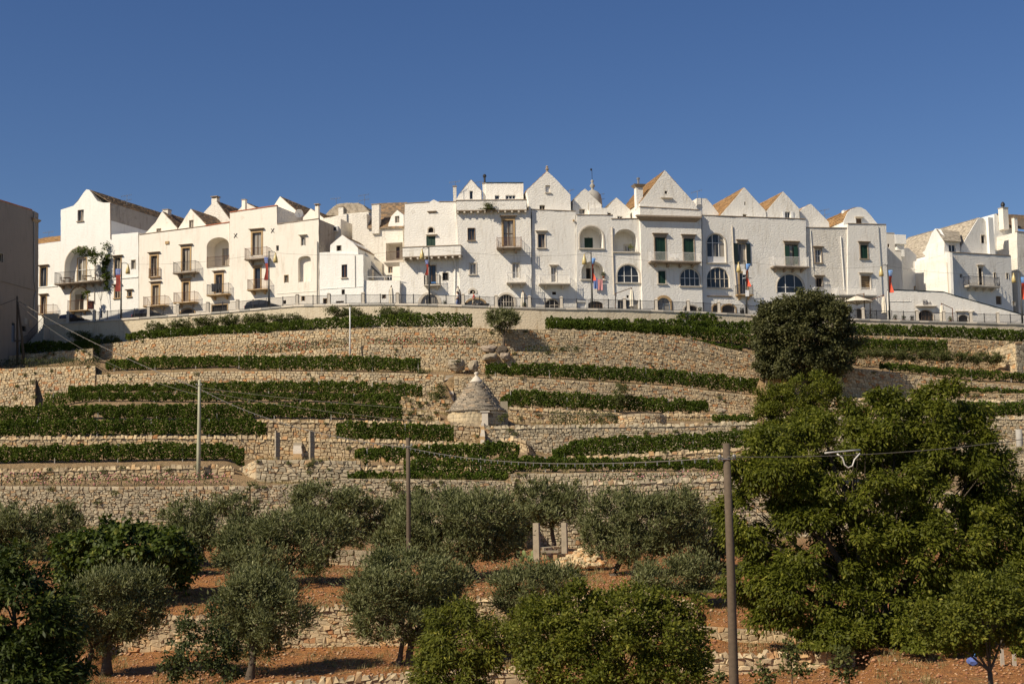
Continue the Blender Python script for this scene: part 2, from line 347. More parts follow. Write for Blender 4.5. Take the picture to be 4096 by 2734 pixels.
# key: (Y0, u0, u1, top, bottom, material, stone size, parts, coping, label)
WALLS = dict(
 W0=(146.0,LO,372,[(0,1424),(166,1411),(300,1400),(372,1392)],[(0,1455),(372,1434)],'stone',(.36,.22),60,0,'low stone wall under the hedge beside the twin wooden pole'),
 W1=(149.0,375,3115,[(375,1379),(590,1356),(834,1337),(1085,1332),(1092,1326),(1400,1313),(1598,1307),(1896,1310),(2015,1316),(2194,1316),(2492,1328),(2700,1345),(2753,1353),(2982,1410),(3115,1444)],[(375,1432),(700,1434),(977,1424),(1400,1390),(1900,1384),(2063,1412),(2400,1425),(2600,1440),(2715,1455),(2720,1528),(3115,1560)],'stone',(.36,.22),300,0,'longest uppermost stone wall, below the plastered road wall and the young olive tree'),
 W1b=(146.5,960,1955,[(960,1424),(1400,1386),(1479,1379),(1896,1379),(1955,1394)],[(960,1470),(1690,1478),(1955,1492)],'stone',(.34,.21),220,0,'pale stone wall in front of the red rose bed, ending at the boulders'),
 W1c=(146.2,1958,2720,[(1958,1412),(2063,1406),(2313,1409),(2492,1425),(2720,1455)],[(1958,1494),(2194,1499),(2492,1514),(2720,1532)],'stone',(.32,.2),160,0,'low stone wall in the shadow of the young olive tree'),
 W2L=(141.5,LO,383,[(0,1474),(383,1462)],[(0,1628),(170,1622),(280,1562),(383,1545)],'stone',(.36,.23),150,0,'tall pale stone wall at the left edge below the low roses'),
 W2=(141.0,386,1776,[(386,1498),(596,1492),(834,1483),(1300,1486),(1598,1492),(1776,1498)],[(386,1550),(1300,1552),(1776,1596)],'stone',(.36,.22),280,0,'long stone wall just above the stacked vine rows, ending at the narrow stair'),
 W2R=(140.8,1816,3030,[(1816,1504),(2015,1504),(2194,1516),(2492,1534),(2700,1546),(3030,1584)],[(1816,1604),(2015,1614),(2194,1620),(2700,1634),(3030,1652)],'stone',(.37,.24),280,0,'stone wall descending to the right behind the conical stone hut'),
 WS1=(131.5,1605,1806,[(1605,1586),(1806,1600)],[(1605,1642),(1806,1654)],'stonegold',(.36,.24),60,1,'short wall with big coping stones left of the cone roof, upper of two'),
 WS2=(127.6,1590,1762,[(1590,1641),(1762,1648)],[(1590,1684),(1762,1690)],'stonegold',(.36,.24),50,1,'short wall with coping stones left of the hut drum, lower of two'),
 W3b=(124.5,1020,1918,[(1020,1675),(1400,1677),(1759,1683),(1918,1693)],[(1020,1758),(1918,1770)],'stonegold',(.36,.24),180,1,'orange stone wall with coping below the conical hut, left of its door path'),
 WS3=(132.0,2034,2480,[(2034,1623),(2480,1648)],[(2034,1690),(2480,1696)],'stonegold',(.36,.24),90,1,'wall with upright coping between the conical hut and the yellowish shrub strip'),
 WS4=(131.8,2650,3030,[(2650,1651),(3030,1653)],[(2650,1678),(3030,1682)],'stonegold',(.36,.24),60,1,'short wall with coping above the round straw covered stone mound'),
 W3R=(124.0,1940,3030,[(1940,1702),(2194,1698),(2700,1692),(3030,1684)],[(1940,1780),(2075,1790),(2212,1818),(2700,1818),(3030,1806)],'stonegrey',(.33,.21),280,1,'grey stone wall with slanted coping right of the hut path'),
 W3=(119.5,LO,1925,[(0,1745),(477,1739),(1073,1741),(1270,1751),(1598,1757),(1925,1770)],[(0,1805),(940,1805),(977,1834),(1440,1844),(1925,1846)],'stonegold',(.36,.24),300,1,'long wall with a row of knobbly coping stones behind the two stone gate pillars'),
 W4=(112.5,LO,938,[(0,1876),(477,1862),(938,1856)],[(0,1930),(477,1918),(938,1908)],'stonegold',(.42,.27),140,1,'orange low wall with coping at the foot of the greenish concrete pole'),
 W4c=(112.6,1445,2050,[(1445,1864),(1616,1858),(2000,1866),(2050,1880)],[(1445,1905),(2050,1908)],'stonegold',(.38,.24),70,1,'low wall with coping crossed by the wooden pole beside the square enclosure'),
 W4R=(116.5,2268,3030,[(2268,1826),(2600,1809),(3030,1782)],[(2268,1856),(3030,1846)],'stonegold',(.36,.24),110,1,'low coped wall between two vine rows left of the big walnut tree'),
 ENC=(111.0,1024,1443,[(1024,1837),(1443,1842)],[(1024,1925),(1443,1945)],'stonegrey',(.5,.24),220,0,'square enclosure front of darker squared stones below the gate pillars'),
 WB=(138.6,LO,143,[(0,1530),(143,1508)],[(0,1640),(143,1636)],'stone',(.36,.23),80,0,'projecting pale stone buttress at the left edge above the vines'),
 W5=(108.5,LO,1000,[(0,1942),(417,1945),(1000,1942)],[(0,2092),(1000,2112)],'stonegrey',(.37,.22),300,0,'tall grey rubble wall behind the olive trees at the left'),
 W5c=(108.0,1003,2058,[(1003,1944),(1200,1932),(1389,1913),(1700,1915),(2058,1925)],[(1003,2112),(1480,2155),(2058,2185)],'stonegrey',(.37,.22),280,0,'rough rubble wall behind the central olive trees'),
 W5R=(108.6,2042,3030,[(2042,1893),(2250,1891),(2444,1889),(3030,1886)],[(2042,1935),(3030,1930)],'stonegrey',(.38,.24),90,0,'thin upper wall above the dark olive behind the lower gate posts'),
 W5R2=(106.0,2062,HI,[(2062,1932),(2361,1924),(2659,1914),(3000,1905),(4096,1985)],[(2062,2188),(2361,2188),(2659,2172),(3000,2150),(4096,2110)],'stonegrey',(.37,.22),220,1,'big rubble wall behind the two lower gate posts'),
 W6=(99.5,1230,1565,[(1230,2200),(1400,2196),(1565,2205)],[(1230,2256),(1565,2262)],'stonegrey',(.42,.27),90,0,'low dark wall under the olive crown beside the middle wooden pole'),
 WR0=(152.0,2700,3060,[(2700,1328),(3060,1334)],[(2700,1345),(3060,1352)],'stone',(.34,.2),40,0,'thin stone wall strip between two hedges left of the round holm oak'),
 WR1=(149.0,3118,HI,[(3118,1380),(3400,1339),(3767,1350),(4046,1364),(4096,1366)],[(3118,1440),(3400,1404),(3948,1412),(4096,1420)],'stonegold',(.33,.2),200,0,'uppermost stone wall right of the holm oak under the long hedge'),
 WR2=(146.2,3118,4010,[(3118,1420),(3400,1401),(3820,1413),(4010,1420)],[(3118,1480),(3400,1470),(3518,1458),(3963,1480),(4010,1482)],'stonegold',(.32,.2),200,0,'golden stone wall behind the bare stemmed bushes'),
 WR4=(139.5,3060,HI,[(3060,1470),(3400,1468),(3518,1483),(3681,1501),(3844,1523),(4096,1544)],[(3060,1590),(3400,1592),(3622,1592),(3780,1560),(4096,1562)],'stone',(.36,.24),240,0,'pale wall with the shadow of the holm oak falling on it'),
 WR4b=(137.4,3700,HI,[(3700,1578),(4096,1572)],[(3700,1592),(4096,1600)],'stonegold',(.34,.22),40,0,'thin wall strip between vine rows at the right edge'),
 WR5=(135.8,3300,HI,[(3300,1590),(3584,1590),(4096,1599)],[(3300,1640),(4096,1655)],'stone',(.38,.22),60,1,'pale coped low wall above the lowest vine rows at the right edge'),
 WR6=(131.0,3060,HI,[(3060,1662),(4096,1664)],[(3060,1800),(4096,1790)],'stonegrey',(.36,.24),140,1,'shaded wall with slanted coping at the right edge behind the walnut top'),
 WR7=(121.0,3060,HI,[(3060,1795),(3950,1786),(4096,1784)],[(3060,1900),(4096,1905)],'stonegrey',(.38,.24),90,0,'wall at the right edge beside the grey concrete post'),
 F1=(66.0,395,2790,[(395,2468),(644,2448),(864,2452),(1216,2418),(1400,2412),(1872,2377),(2015,2377),(2343,2356),(2560,2350),(2790,2400)],[(395,2618),(656,2599),(1192,2587),(1400,2581),(2015,2575),(2560,2562),(2790,2560)],'stonegold',(.27,.15),300,1,'long golden dry wall crossing the red soil between the front olive trees'),
 FR1=(63.5,2793,3290,[(2793,2500),(2836,2505),(3141,2524),(3290,2530)],[(2793,2545),(2900,2567),(3141,2572),(3290,2574)],'stonegold',(.30,.19),150,0,'rounded stone wall beside the tall pole, upper of two at its foot'),
 FR2=(58.0,2700,3420,[(2700,2606),(2772,2604),(3148,2597),(3420,2592)],[(2700,2708),(2791,2704),(3237,2667),(3420,2662)],'stonegold',(.33,.2),200,1,'stone wall beside the tall pole, lower of two at its foot'),
 F2=(56.0,900,2110,[(900,2738),(954,2731),(1400,2693),(1658,2681),(2015,2657),(2110,2655)],[(900,2810),(2110,2800)],'stonegold',(.33,.22),120,1,'lowest dry wall cut by the bottom edge'),
)
BREAKS = [(154.0,LO,170,[(LO,1410),(170,1405)]),
          (98.0,LO,1228,[(LO,2165),(1228,2180)]),(98.0,1567,HI,[(1567,2190),(2300,2200),(HI,2170)]),
          (80.0,LO,HI,[(LO,2290),(2000,2300),(HI,2300)]),
          (66.2,LO,394,[(LO,2480),(394,2480)]),(66.2,2792,HI,[(2792,2480),(HI,2470)]),
          (62.0,LO,394,[(LO,2610),(394,2610)]),
          (46.0,LO,HI,[(LO,2890),(HI,2870)])]
def ztop(k, u): w_ = WALLS[k]; return at(u, pl(w_[3], u), YY(u, w_[0])).z
def zbot(k, u): w_ = WALLS[k]; return at(u, pl(w_[4], u), YY(u, w_[0])).z
def column(u):
    pts = [(15.0, CAMZ-9.0)]
    for k, w_ in WALLS.items():
        if w_[1] <= u <= w_[2]:
            pts += [(w_[0]+.15, zbot(k, u)), (w_[0]+.38, ztop(k, u) - (.28 if w_[8] else .04))]
    for b in BREAKS:
        if b[1] <= u <= b[2]: pts.append((b[0], at(u, pl(b[3], u), YY(u, b[0])).z))
    if u >= 172:
        zr = at(u, pl(RWTOP, u), YY(u, 154.0)).z - .16
        pts += [(154.15, at(u, pl(RWBOT, u), YY(u, 154.0)).z), (154.4, zr), (162, zr), (185, zr+1), (230, zr-6), (300, -12)]
    else:
        z0 = at(u, 1405, YY(u, 154.0)).z; pts += [(160, z0), (230, z0-2), (300, -12)]
    pts.sort(); return pts
def ground_z(u, Y0):
    p = column(u); return float(np.interp(Y0, [a for a, b in p], [b for a, b in p]))
def place(u, Y0, v=None, dz=0.0):
    """point on the terrain seen in column u at terrace depth Y0"""
    Y = YY(u, Y0); z = ground_z(u, Y0)
    vv = 1800.0
    for _ in range(6):
        P = at(u, vv, Y); vv += (P.z - z) * F / Y
    P = at(u, vv, Y); return Vector((P.x, P.y, z + dz))
def make_terrain():
    us = np.arange(LO, HI+1, 40.0)
    ys = set(np.arange(15, 165, 1.6).tolist()) | {175, 185, 200, 230, 300}
    for w_ in list(WALLS.values())+[(154.0,)]: ys |= {w_[0]+.15, w_[0]+.38}
    ys = sorted(ys); ny = len(ys); V = []; C = []
    for u in us:
        p = column(u); zz = np.interp(ys, [a for a, b in p], [b for a, b in p])
        for y, z in zip(ys, zz):
            Y = YY(u, y); d = ray(u, 1800); x = d.x * Y / d.y
            V.append((x, Y, z + noise.noise(Vector((x*.35, Y*.35, 0)))*.07 - .02)); C.append(min(1, max(0, (y-96)/10)))
    Fc = [(i*ny+j, (i+1)*ny+j, (i+1)*ny+j+1, i*ny+j+1) for i in range(len(us)-1) for j in range(ny-1)]
    o = mesh_obj('ground', V, Fc, MAT['soil'], smooth=True, cols=C); tag(o, kind='structure')
    m = MB(); m.add([(-2500,-800,-13),(2500,-800,-13),(2500,3500,-13),(-2500,3500,-13)], [(0,1,2,3)])
    tag(m.build('land', plain('distant_land', (.10,.10,.05), 1)), kind='structure')
make_terrain()

def stone_wall(name, label, P, zb, mat, size, nparts, coping=0, group=None, cat='wall', proud=(.0,.085), rich=False, core=True, rows_flat=False):
    P = [Vector(p) for p in P]; zb = list(zb)
    n = len(P); S = [0.0]
    for i in range(1, n): S.append(S[-1] + (P[i].xy - P[i-1].xy).length)
    L = S[-1]; X = [p.x for p in P]; Yv = [p.y for p in P]; drop = .27 if coping else 0.0
    ZT = [p.z - drop for p in P]
    if rows_flat: ZT = [max(ZT)] * n
    root = empty(name, (X[n//2], Yv[n//2], min(zb)), 0, label, cat, group); root['kind'] = 'thing'; O = root.location.copy()
    nx = []; 
    for i in range(n):
        a, b = P[max(0, i-1)], P[min(n-1, i+1)]; t = Vector((b.x-a.x, b.y-a.y)); t.normalize(); nx.append((t.y, -t.x))
    NXx = [a for a, b in nx]; NXy = [b for a, b in nx]
    Q = 12.0; sg = np.arange(0, int(L*Q)+3)/Q
    tX, tY, tZ, tA, tB, tb, tp = (np.interp(sg, S, a_).tolist() for a_ in (X, Yv, ZT, NXx, NXy, zb, [p.z for p in P])); ng = len(sg)-1
    def pos(s, D, out):
        q = min(max(s*Q, 0), ng-1e-3); i = int(q); f = q-i; g = 1-f
        return (tX[i]*g+tX[i+1]*f + (tA[i]*g+tA[i+1]*f)*out - O.x, tY[i]*g+tY[i+1]*f + (tB[i]*g+tB[i+1]*f)*out - O.y, tZ[i]*g+tZ[i+1]*f - D - O.z)
    gi = lambda s: min(ng, max(0, int(s*Q+.5)))
    if core:
        m = MB(); VV = []; step = max(1, n//120)
        ids = list(range(0, n, step)); ids = ids if ids[-1] == n-1 else ids+[n-1]
        for i in ids:
            for out, z in ((-.03, zb[i]-.4), (-.03, P[i].z-drop-.02), (-.5, P[i].z-drop-.02)):
                VV.append((X[i]+nx[i][0]*out-O.x, Yv[i]+nx[i][1]*out-O.y, z-O.z))
        m.add(VV, [(3*i+a, 3*i+3+a, 3*i+4+a, 3*i+1+a) for i in range(len(ids)-1) for a in (0, 1)])
        m.build('wall_core', MAT['soilwall'], root)
    H = max(ZT[i]-zb[i] for i in range(n)) + .25
    lines = [0.0]
    while lines[-1] < H: lines.append(lines[-1] + size[1]*rng.uniform(.55, 1.6))
    K = len(lines)-1; top = []; bot = []; hh = [lines[k+1]-lines[k] for k in range(K)]
    for k in range(K):
        s = -rng.random()*size[0]*.5; js = [0.0]
        while js[-1] < L: js.append(js[-1] + size[0]*rng.uniform(.5, 1.65)*(.8+.3*hh[k]/size[1]))
        js[-1] = L
        if len(js) > 2 and js[-1]-js[-2] < size[0]*.4: js.pop(-2)
        je = size[0]*.24
        top.append([(j + (rng.uniform(-je, je) if 0 < j < L else 0), lines[k] + (rng.uniform(-.42, .42)*size[1] if k else rng.uniform(-.12, .18)*size[1])) for j in js])
        bot.append([(j + (rng.uniform(-je, je) if 0 < j < L else 0), lines[k+1] + rng.uniform(-.42, .42)*size[1]) for j in js])
    stones = []
    for k in range(K):
        up = bot[k-1] if k else []; dn = top[k+1] if k+1 < K else []
        ia = ib = 0
        for j in range(len(top[k])-1):
            a, b, c, d = top[k][j], top[k][j+1], bot[k][j+1], bot[k][j]
            sm = (a[0]+b[0])/2
            if tZ[gi(sm)] - lines[k] < tb[gi(sm)] - .02: continue
            if rows_flat and tZ[gi(sm)] - (a[1]+d[1])/2 > tp[gi(sm)]: continue
            while ia < len(up) and up[ia][0] <= a[0]+.03: ia += 1
            i2 = ia; mids = []
            while i2 < len(up) and up[i2][0] < b[0]-.03: mids.append(up[i2]); i2 += 1
            while ib < len(dn) and dn[ib][0] <= d[0]+.03: ib += 1
            i3 = ib; mid2 = []
            while i3 < len(dn) and dn[i3][0] < c[0]-.03: mid2.append(dn[i3]); i3 += 1
            stones.append([a]+mids[:2]+[b, c]+mid2[:2][::-1]+[d])
    made = []
    for poly in stones:
        m_ = len(poly); cx = sum(p[0] for p in poly)/m_; cz = sum(p[1] for p in poly)/m_
        w_ = max(p[0] for p in poly)-min(p[0] for p in poly); h_ = max(p[1] for p in poly)-min(p[1] for p in poly)
        pr = rng.uniform(*proud); tx = rng.uniform(-.10, .10)*w_; tz = rng.uniform(-.10, .10)*h_
        V = [pos(cx+(a-cx)*.97, cz+(b-cz)*.96, -.07) for a, b in poly]
        if rich: V += [pos(cx+(a-cx)*.95, cz+(b-cz)*.93, pr*.55) for a, b in poly]
        q = .76 if not rich else .66
        V += [pos(cx+(a-cx)*q+tx*.3, cz+(b-cz)*q+tz*.3, pr*(1+rng.uniform(-.5, .5))) for a, b in poly]
        Fc = []
        for r_ in range(2 if rich else 1):
            Fc += [(r_*m_+i, r_*m_+m_+i, r_*m_+m_+(i+1) % m_, r_*m_+(i+1) % m_) for i in range(m_)]
        Fc.append(tuple(range(len(V)-m_, len(V)))[::-1])
        made.append((w_*h_, V, Fc))
    if coping:
        s = 0.0; cs_ = .75 if rich else 1.0
        while s < L-.15:
            w_ = rng.uniform(.20, .50)*cs_; h_ = rng.uniform(.20, .34)*cs_; V = []; tl = rng.uniform(-.08, .08); e = min(L, s+w_*.95); dz0 = rng.uniform(-.05, .05)
            for dz, ins in ((0, 0), (-h_, .05)):
                for ss, out in ((s+ins+(tl if dz else 0), .10-ins), (e-ins+(tl if dz else 0), .10-ins), (e-ins+(tl if dz else 0), -.34+ins), (s+ins+(tl if dz else 0), -.34+ins)):
                    V.append(pos(ss+rng.uniform(-.03, .03), dz+.03+(dz0 if dz else 0)+rng.uniform(-.05, .05), out+rng.uniform(-.06, .06)))
            made.append((9+w_*h_, V, [(0,1,5,4),(1,2,6,5),(2,3,7,6),(3,0,4,7),(4,5,6,7)])); s += w_
    made.sort(key=lambda t: -t[0]); rest = made[nparts:]
    for a_, V, Fc in made[:nparts]:
        c = Vector((sum(v[0] for v in V)/len(V), sum(v[1] for v in V)/len(V), sum(v[2] for v in V)/len(V)))
        mesh_obj('stone', [(v[0]-c.x, v[1]-c.y, v[2]-c.z) for v in V], Fc, mat, root, c, cols=[rng.random()]*len(V))
    if rest:
        VV = []; FF = []; CC = []
        for a_, V, Fc in rest:
            o = len(VV); VV += V; FF += [tuple(i+o for i in f) for f in Fc]; CC += [rng.random()]*len(V)
        tag(mesh_obj('small_stones', VV, FF, mat, root, cols=CC), kind='stuff')
    return root

def wall_path(k, du=6.0):
    w_ = WALLS[k]; u0, u1 = max(w_[1], -420), min(w_[2], 4500)
    us = np.linspace(u0, u1, max(4, int((u1-u0)/du)))
    return [at(u, pl(w_[3], u), YY(u, w_[0])) for u in us], [zbot(k, u) for u in us]
for k, w_ in WALLS.items():
    P, zb = wall_path(k)
    stone_wall('dry_stone_wall', w_[9], P, zb, MAT[w_[5]], (w_[6][0]*(.84 if w_[0] > 100 else 1), w_[6][1]*(.84 if w_[0] > 100 else 1)), int(w_[7]*.45), w_[8], G_OLD, rich=w_[0] < 70)

# plastered road wall with its coping slabs
def road_wall():
    us = np.linspace(172, 4600, 220)
    T = [at(u, pl(RWTOP, u), YY(u, 154.0)) for u in us]
    B = [at(u, pl(RWBOT, u), YY(u, 154.0)).z - .4 for u in us]
    root = empty('road_retaining_wall', T[110] - Vector((0,0,3)), 0, 'ochre stained plaster retaining wall carrying the road and its railing', 'wall'); O = root.location; root['kind'] = 'thing'
    V = []
    for p, b in zip(T, B):
        for y, z in ((0, b), (0, p.z-.2), (.5, p.z-.2)): V.append((p.x-O.x, p.y+y-O.y, z-O.z))
    Fc = [(3*i+a, 3*i+3+a, 3*i+4+a, 3*i+1+a) for i in range(len(us)-1) for a in (0, 1)]
    V0 = T[0]; o = len(V); V += [(V0.x-O.x, V0.y+14-O.y, B[0]-O.z), (V0.x-O.x, V0.y+14-O.y, V0.z-.2-O.z)]; Fc += [(o, 0, 1, o+1)]
    mesh_obj('wall_face', V, Fc, MAT['roadwall'], root)
    # coping slabs
    S = [0.0]
    for i in range(1, len(T)): S.append(S[-1] + (T[i]-T[i-1]).length)
    s = 0.0; X, Yv, Z = [p.x for p in T], [p.y for p in T], [p.z for p in T]
    f = lambda q: Vector((np.interp(q, S, X), np.interp(q, S, Yv), np.interp(q, S, Z)))
    while s < S[-1]-.5:
        e = min(S[-1], s + rng.uniform(1.0, 1.5)); a, b = f(s+.012), f(e-.012); d = (b-a); ln = d.length
        m = MB(); j = rng.uniform(-.015, .015); m.taper(-ln/2, -.10+j, -.2, ln/2, .42, 0, .015)
        o = m.build('coping_slab', MAT['limestone'] if rng.random() < .4 else MAT['concrete'], root, (a+b)/2 - O)
        o.rotation_euler = (0, -math.atan2(d.z, d.xy.length), math.atan2(d.y, d.x)); s = e
road_wall()
def road():
    us = np.linspace(172, 4700, 160); V = []
    for u in us:
        z = at(u, pl(RWTOP, u), YY(u, 154.0)).z - .13
        for y in (154.42, 158.5, 165.0):
            Y = YY(u, y); d = ray(u, 1240); V.append((d.x*Y/d.y, Y, z + (0 if y < 158 else .0)))
    Fc = [(3*i+a, 3*i+3+a, 3*i+4+a, 3*i+1+a) for i in range(len(us)-1) for a in (0, 1)]
    tag(mesh_obj('road', V, Fc, plain('worn_road_paving', (.16,.15,.135), .9, 0, .3, 3)), kind='structure')
road()
# ------------------------------------------------------------------ the white town
KX = {1: 0, 2: 700, 3: 1400, 4: 2000, 5: 2700, 6: 3276}
def facY(u): return 160.0 + (9.8 if u < 1900 else 8.6) * gcurve(u)
def inside(p, poly):
    c = False; j = len(poly)-1
    for i in range(len(poly)):
        a, b = poly[i], poly[j]
        if (a[1] > p[1]) != (b[1] > p[1]) and p[0] < (b[0]-a[0])*(p[1]-a[1])/(b[1]-a[1])+a[0]: c = not c
        j = i
    return c
class House:
    def __init__(s, label, k, ua, ub, mat='white', off=0.0, offb=None, vbase=1335, cat='house', name='house', group='white houses along the hilltop road', Ya=None, Yb=None):
        s.k = k; Y0 = Ya if Ya else facY(ua)+off; Y1 = Yb if Yb else facY(ub)+(off if offb is None else offb)
        a, b = at(ua, 1150, Y0), at(ub, 1150, Y1)
        s.z0 = at((ua+ub)/2, vbase, (Y0+Y1)/2).z
        s.p0 = Vector((a.x, a.y, s.z0)); t = Vector((b.x-a.x, b.y-a.y)); s.t = t.normalized(); s.nin = Vector((-s.t.y, s.t.x))
        s.root = empty(name, s.p0, math.atan2(s.t.y, s.t.x), label, cat, group); s.root['kind'] = 'thing'
        s.mat = mat; s.cur = None
    def q(s, x, y, sb=0.0):
        d = ray(KX[s.k] + x*.4784, 650 + y*.4784)
        p = s.p0.xy + s.nin*sb
        k = ((p - CAM.xy).dot(s.nin)) / (d.xy.dot(s.nin))
        P = CAM + d*k
        return ((P.xy - s.p0.xy).dot(s.t), P.z - s.z0)
    def rect(s, x0, y0, x1, y1, sb=0.0):
        xm, ym = (x0+x1)/2, (y0+y1)/2
        return s.q(x0, ym, sb)[0], s.q(xm, y1, sb)[1], s.q(x1, ym, sb)[0], s.q(xm, y0, sb)[1]
    def w(s, x, y, sb=0.0):                 # world point
        a, z = s.q(x, y, sb); P = s.p0.xy + s.t*a + s.nin*sb; return Vector((P.x, P.y, s.z0+z))
    # walls
    def wall(s, poly, depth=8.0, sb=0.0, mat=None, name='wall'):
        s.done(); s.cur = dict(poly=[s.q(x, y, sb) for x, y in poly], depth=depth, sb=sb, mat=MAT[mat or s.mat], holes=[], name=name)
        return s
    def done(s):
        c, s.cur = s.cur, None
        if c: s._wall(c['poly'], c['holes'], c['sb'], c['depth'], c['mat'], c['name'])
        return s
    def _wall(s, poly, holes, sb, depth, mat, name='wall', jit=.025):
        out = []
        for i in range(len(poly)):
            a, b = Vector(poly[i]), Vector(poly[(i+1) % len(poly)]); n = max(1, int((b-a).length/.55))
            for j in range(n):
                p = a.lerp(b, j/n)
                out.append((p.x + (rng.uniform(-jit, jit) if 0 < j else 0), p.y + (rng.uniform(-jit, jit) if 0 < j else 0)))
        ar = sum(out[i][0]*out[(i+1) % len(out)][1]-out[(i+1) % len(out)][0]*out[i][1] for i in range(len(out)))
        if ar < 0: out = out[::-1]
        loops = [out] + [h[0] for h in holes]; V2 = []; E = []
        for lp in loops:
            o = len(V2); V2 += [Vector(p) for p in lp]; E += [(o+i, o+(i+1) % len(lp)) for i in range(len(lp))]
        rv, re, rf, *_ = delaunay_2d_cdt(V2, E, [], 0, 1e-5)
        m = MB(); m.V = [(p.x, sb, p.y) for p in rv]
        for f in rf:
            c = (sum(rv[i].x for i in f)/len(f), sum(rv[i].y for i in f)/len(f))
            if inside(c, out) and not any(inside(c, h[0]) for h in holes): m.F.append(tuple(f))
        n = len(out); m.add([(x, sb, z) for x, z in out]+[(x, sb+depth, z) for x, z in out],
                            [((i+1) % n, i, i+n, (i+1) % n+n) for i in range(n)] + [tuple(range(2*n-1, n-1, -1))])
        for h, d in holes:
            k = len(h); m.add([(x, sb, z) for x, z in h]+[(x, sb+d, z) for x, z in h], [(i, (i+1) % k, (i+1) % k+k, i+k) for i in range(k)])
        return m.build(name, mat, s.root)
    @staticmethod
    def shape(a, z0, b, z1, ah, n=12):
        if ah <= 0: return [(a,z0),(b,z0),(b,z1),(a,z1)]
        c, r = (a+b)/2, (b-a)/2
        return [(a,z0),(b,z0)] + [(c+r*math.cos(math.pi*i/n), z1-ah+ah*math.sin(math.pi*i/n)) for i in range(n+1)]
    def op(s, x0, y0, x1, y1, arch=0, d=.24, frame='wood', pane='glass', mull=1, trans=0, trim=0, tmat='ochre', hood=0, sill=0, shut=None, smat='greenwood', part='window', sb=None, panel=0):
        c = s.cur; sb = c['sb'] if sb is None else sb
        a, z0, b, z1 = s.rect(x0, y0, x1, y1, sb); ah = (z1-z0)/(y1-y0)*arch
        h = s.shape(a, z0, b, z1, ah); c['holes'].append((h, d))
        s._window(a, z0, b, z1, ah, sb, d, frame, pane, mull, trans, trim, tmat, hood, sill, shut, smat, part, panel); return s
    def _window(s, a, z0, b, z1, ah, sb, d, frame, pane, mull, trans, trim, tmat, hood, sill, shut, smat, part, panel=0):
        h = s.shape(a, z0, b, z1, ah); cx = (a+b)/2; W = b-a; Hh = z1-z0; fw_ = min(.07, W*.1)
        topz = lambda x: z1 if ah <= 0 else z1-ah+ah*math.sqrt(max(0, 1-((x-cx)/(W/2))**2))
        inn = [(cx+(x-cx)*(1-2*fw_/W), z0+fw_+(z-z0)*(1-2*fw_/Hh)) for x, z in h]; k = len(h); y = sb+d-.07
        m = MB(); m.add([(x,y,z) for x,z in h]+[(x,y,z) for x,z in inn]+[(x,y+.06,z) for x,z in inn],
                        [(i,(i+1)%k,(i+1)%k+k,i+k) for i in range(k)]+[(i+k,(i+1)%k+k,(i+1)%k+2*k,i+2*k) for i in range(k)])
        for i in range(mull):
            x = a+W*(i+1)/(mull+1); m.box(x-fw_*.5, y-.01, z0+.02, x+fw_*.5, y+.05, topz(x)-.02)
        for i in range(trans):
            z = z0+Hh*(i+1)/(trans+1)*(1 if not ah else .95); m.box(a+.02, y+.002, z-fw_*.4, b-.02, y+.05, z+fw_*.4)
        if ah and trans == 0 and mull: m.box(a+.02, y+.002, z1-ah-fw_*.4, b-.02, y+.05, z1-ah+fw_*.4)
        if panel: m.box(a+.03, y-.012, z0, b-.03, y+.05, z0+Hh*panel)
        wo_ = m.build(part, MAT[frame], s.root)
        p = MB(); p.add([(x, sb+d-.012, z) for x, z in h], [tuple(range(k))]); p.build('pane', MAT[pane], wo_)
        if shut == 'closed':
            for q0, q1 in ((a+.01, cx-.012), (cx+.012, b-.01)):
                m = MB(); m.box(q0, sb+.07, z0, q1, sb+.10, z1)
                n = max(5, int(Hh/.14))
                for i in range(n):
                    zz = z0+.08+(Hh-.16)*i/n; m.add([(q0+.06,sb+.075,zz+.07),(q1-.06,sb+.075,zz+.07),(q1-.06,sb+.035,zz),(q0+.06,sb+.035,zz)], [(0,3,2,1)])
                for (c0, c1) in ((q0, q0+.06), (q1-.06, q1)): m.box(c0, sb+.03, z0, c1, sb+.068, z1)
                m.build('shutter', MAT[smat], wo_)
        elif shut == 'open':
            for q0, q1 in ((a-W*.5, a-.03), (b+.03, b+W*.5)):
                m = MB(); m.box(q0, sb-.08, z0, q1, sb-.03, z1)
                for i in range(int(Hh/.16)): m.box(q0+.06, sb-.095, z0+.08+i*.16, q1-.06, sb-.081, z0+.16+i*.16)
                m.build('shutter', MAT[smat], wo_)
        if trim:
            o = [(cx+(x-cx)*(1+2*trim/W), z if i < 2 else z+trim*(1 if not ah else max(0, (z-(z1-ah))/max(ah, .01)))) for i, (x, z) in enumerate(h)]
            m = MB(); yo = sb-.05
            idx = range(1, k)
            m.add([(x,yo,z) for x,z in h]+[(x,yo,z) for x,z in o]+[(x,sb+.06,z) for x,z in o]+[(x,sb+.05,z) for x,z in h],
                  [f for i in idx for f in ((i,i+k,(i+1)%k+k,(i+1)%k),(i+k,i+2*k,(i+1)%k+2*k,(i+1)%k+k),(i,(i+1)%k,(i+1)%k+3*k,i+3*k))])
            m.build('surround', MAT[tmat], wo_)
        if sill:
            m = MB(); m.box(a-trim-.08, sb-.16, z0-.10, b+trim+.08, sb+.05, z0-.004); m.build('sill', MAT[tmat], wo_)
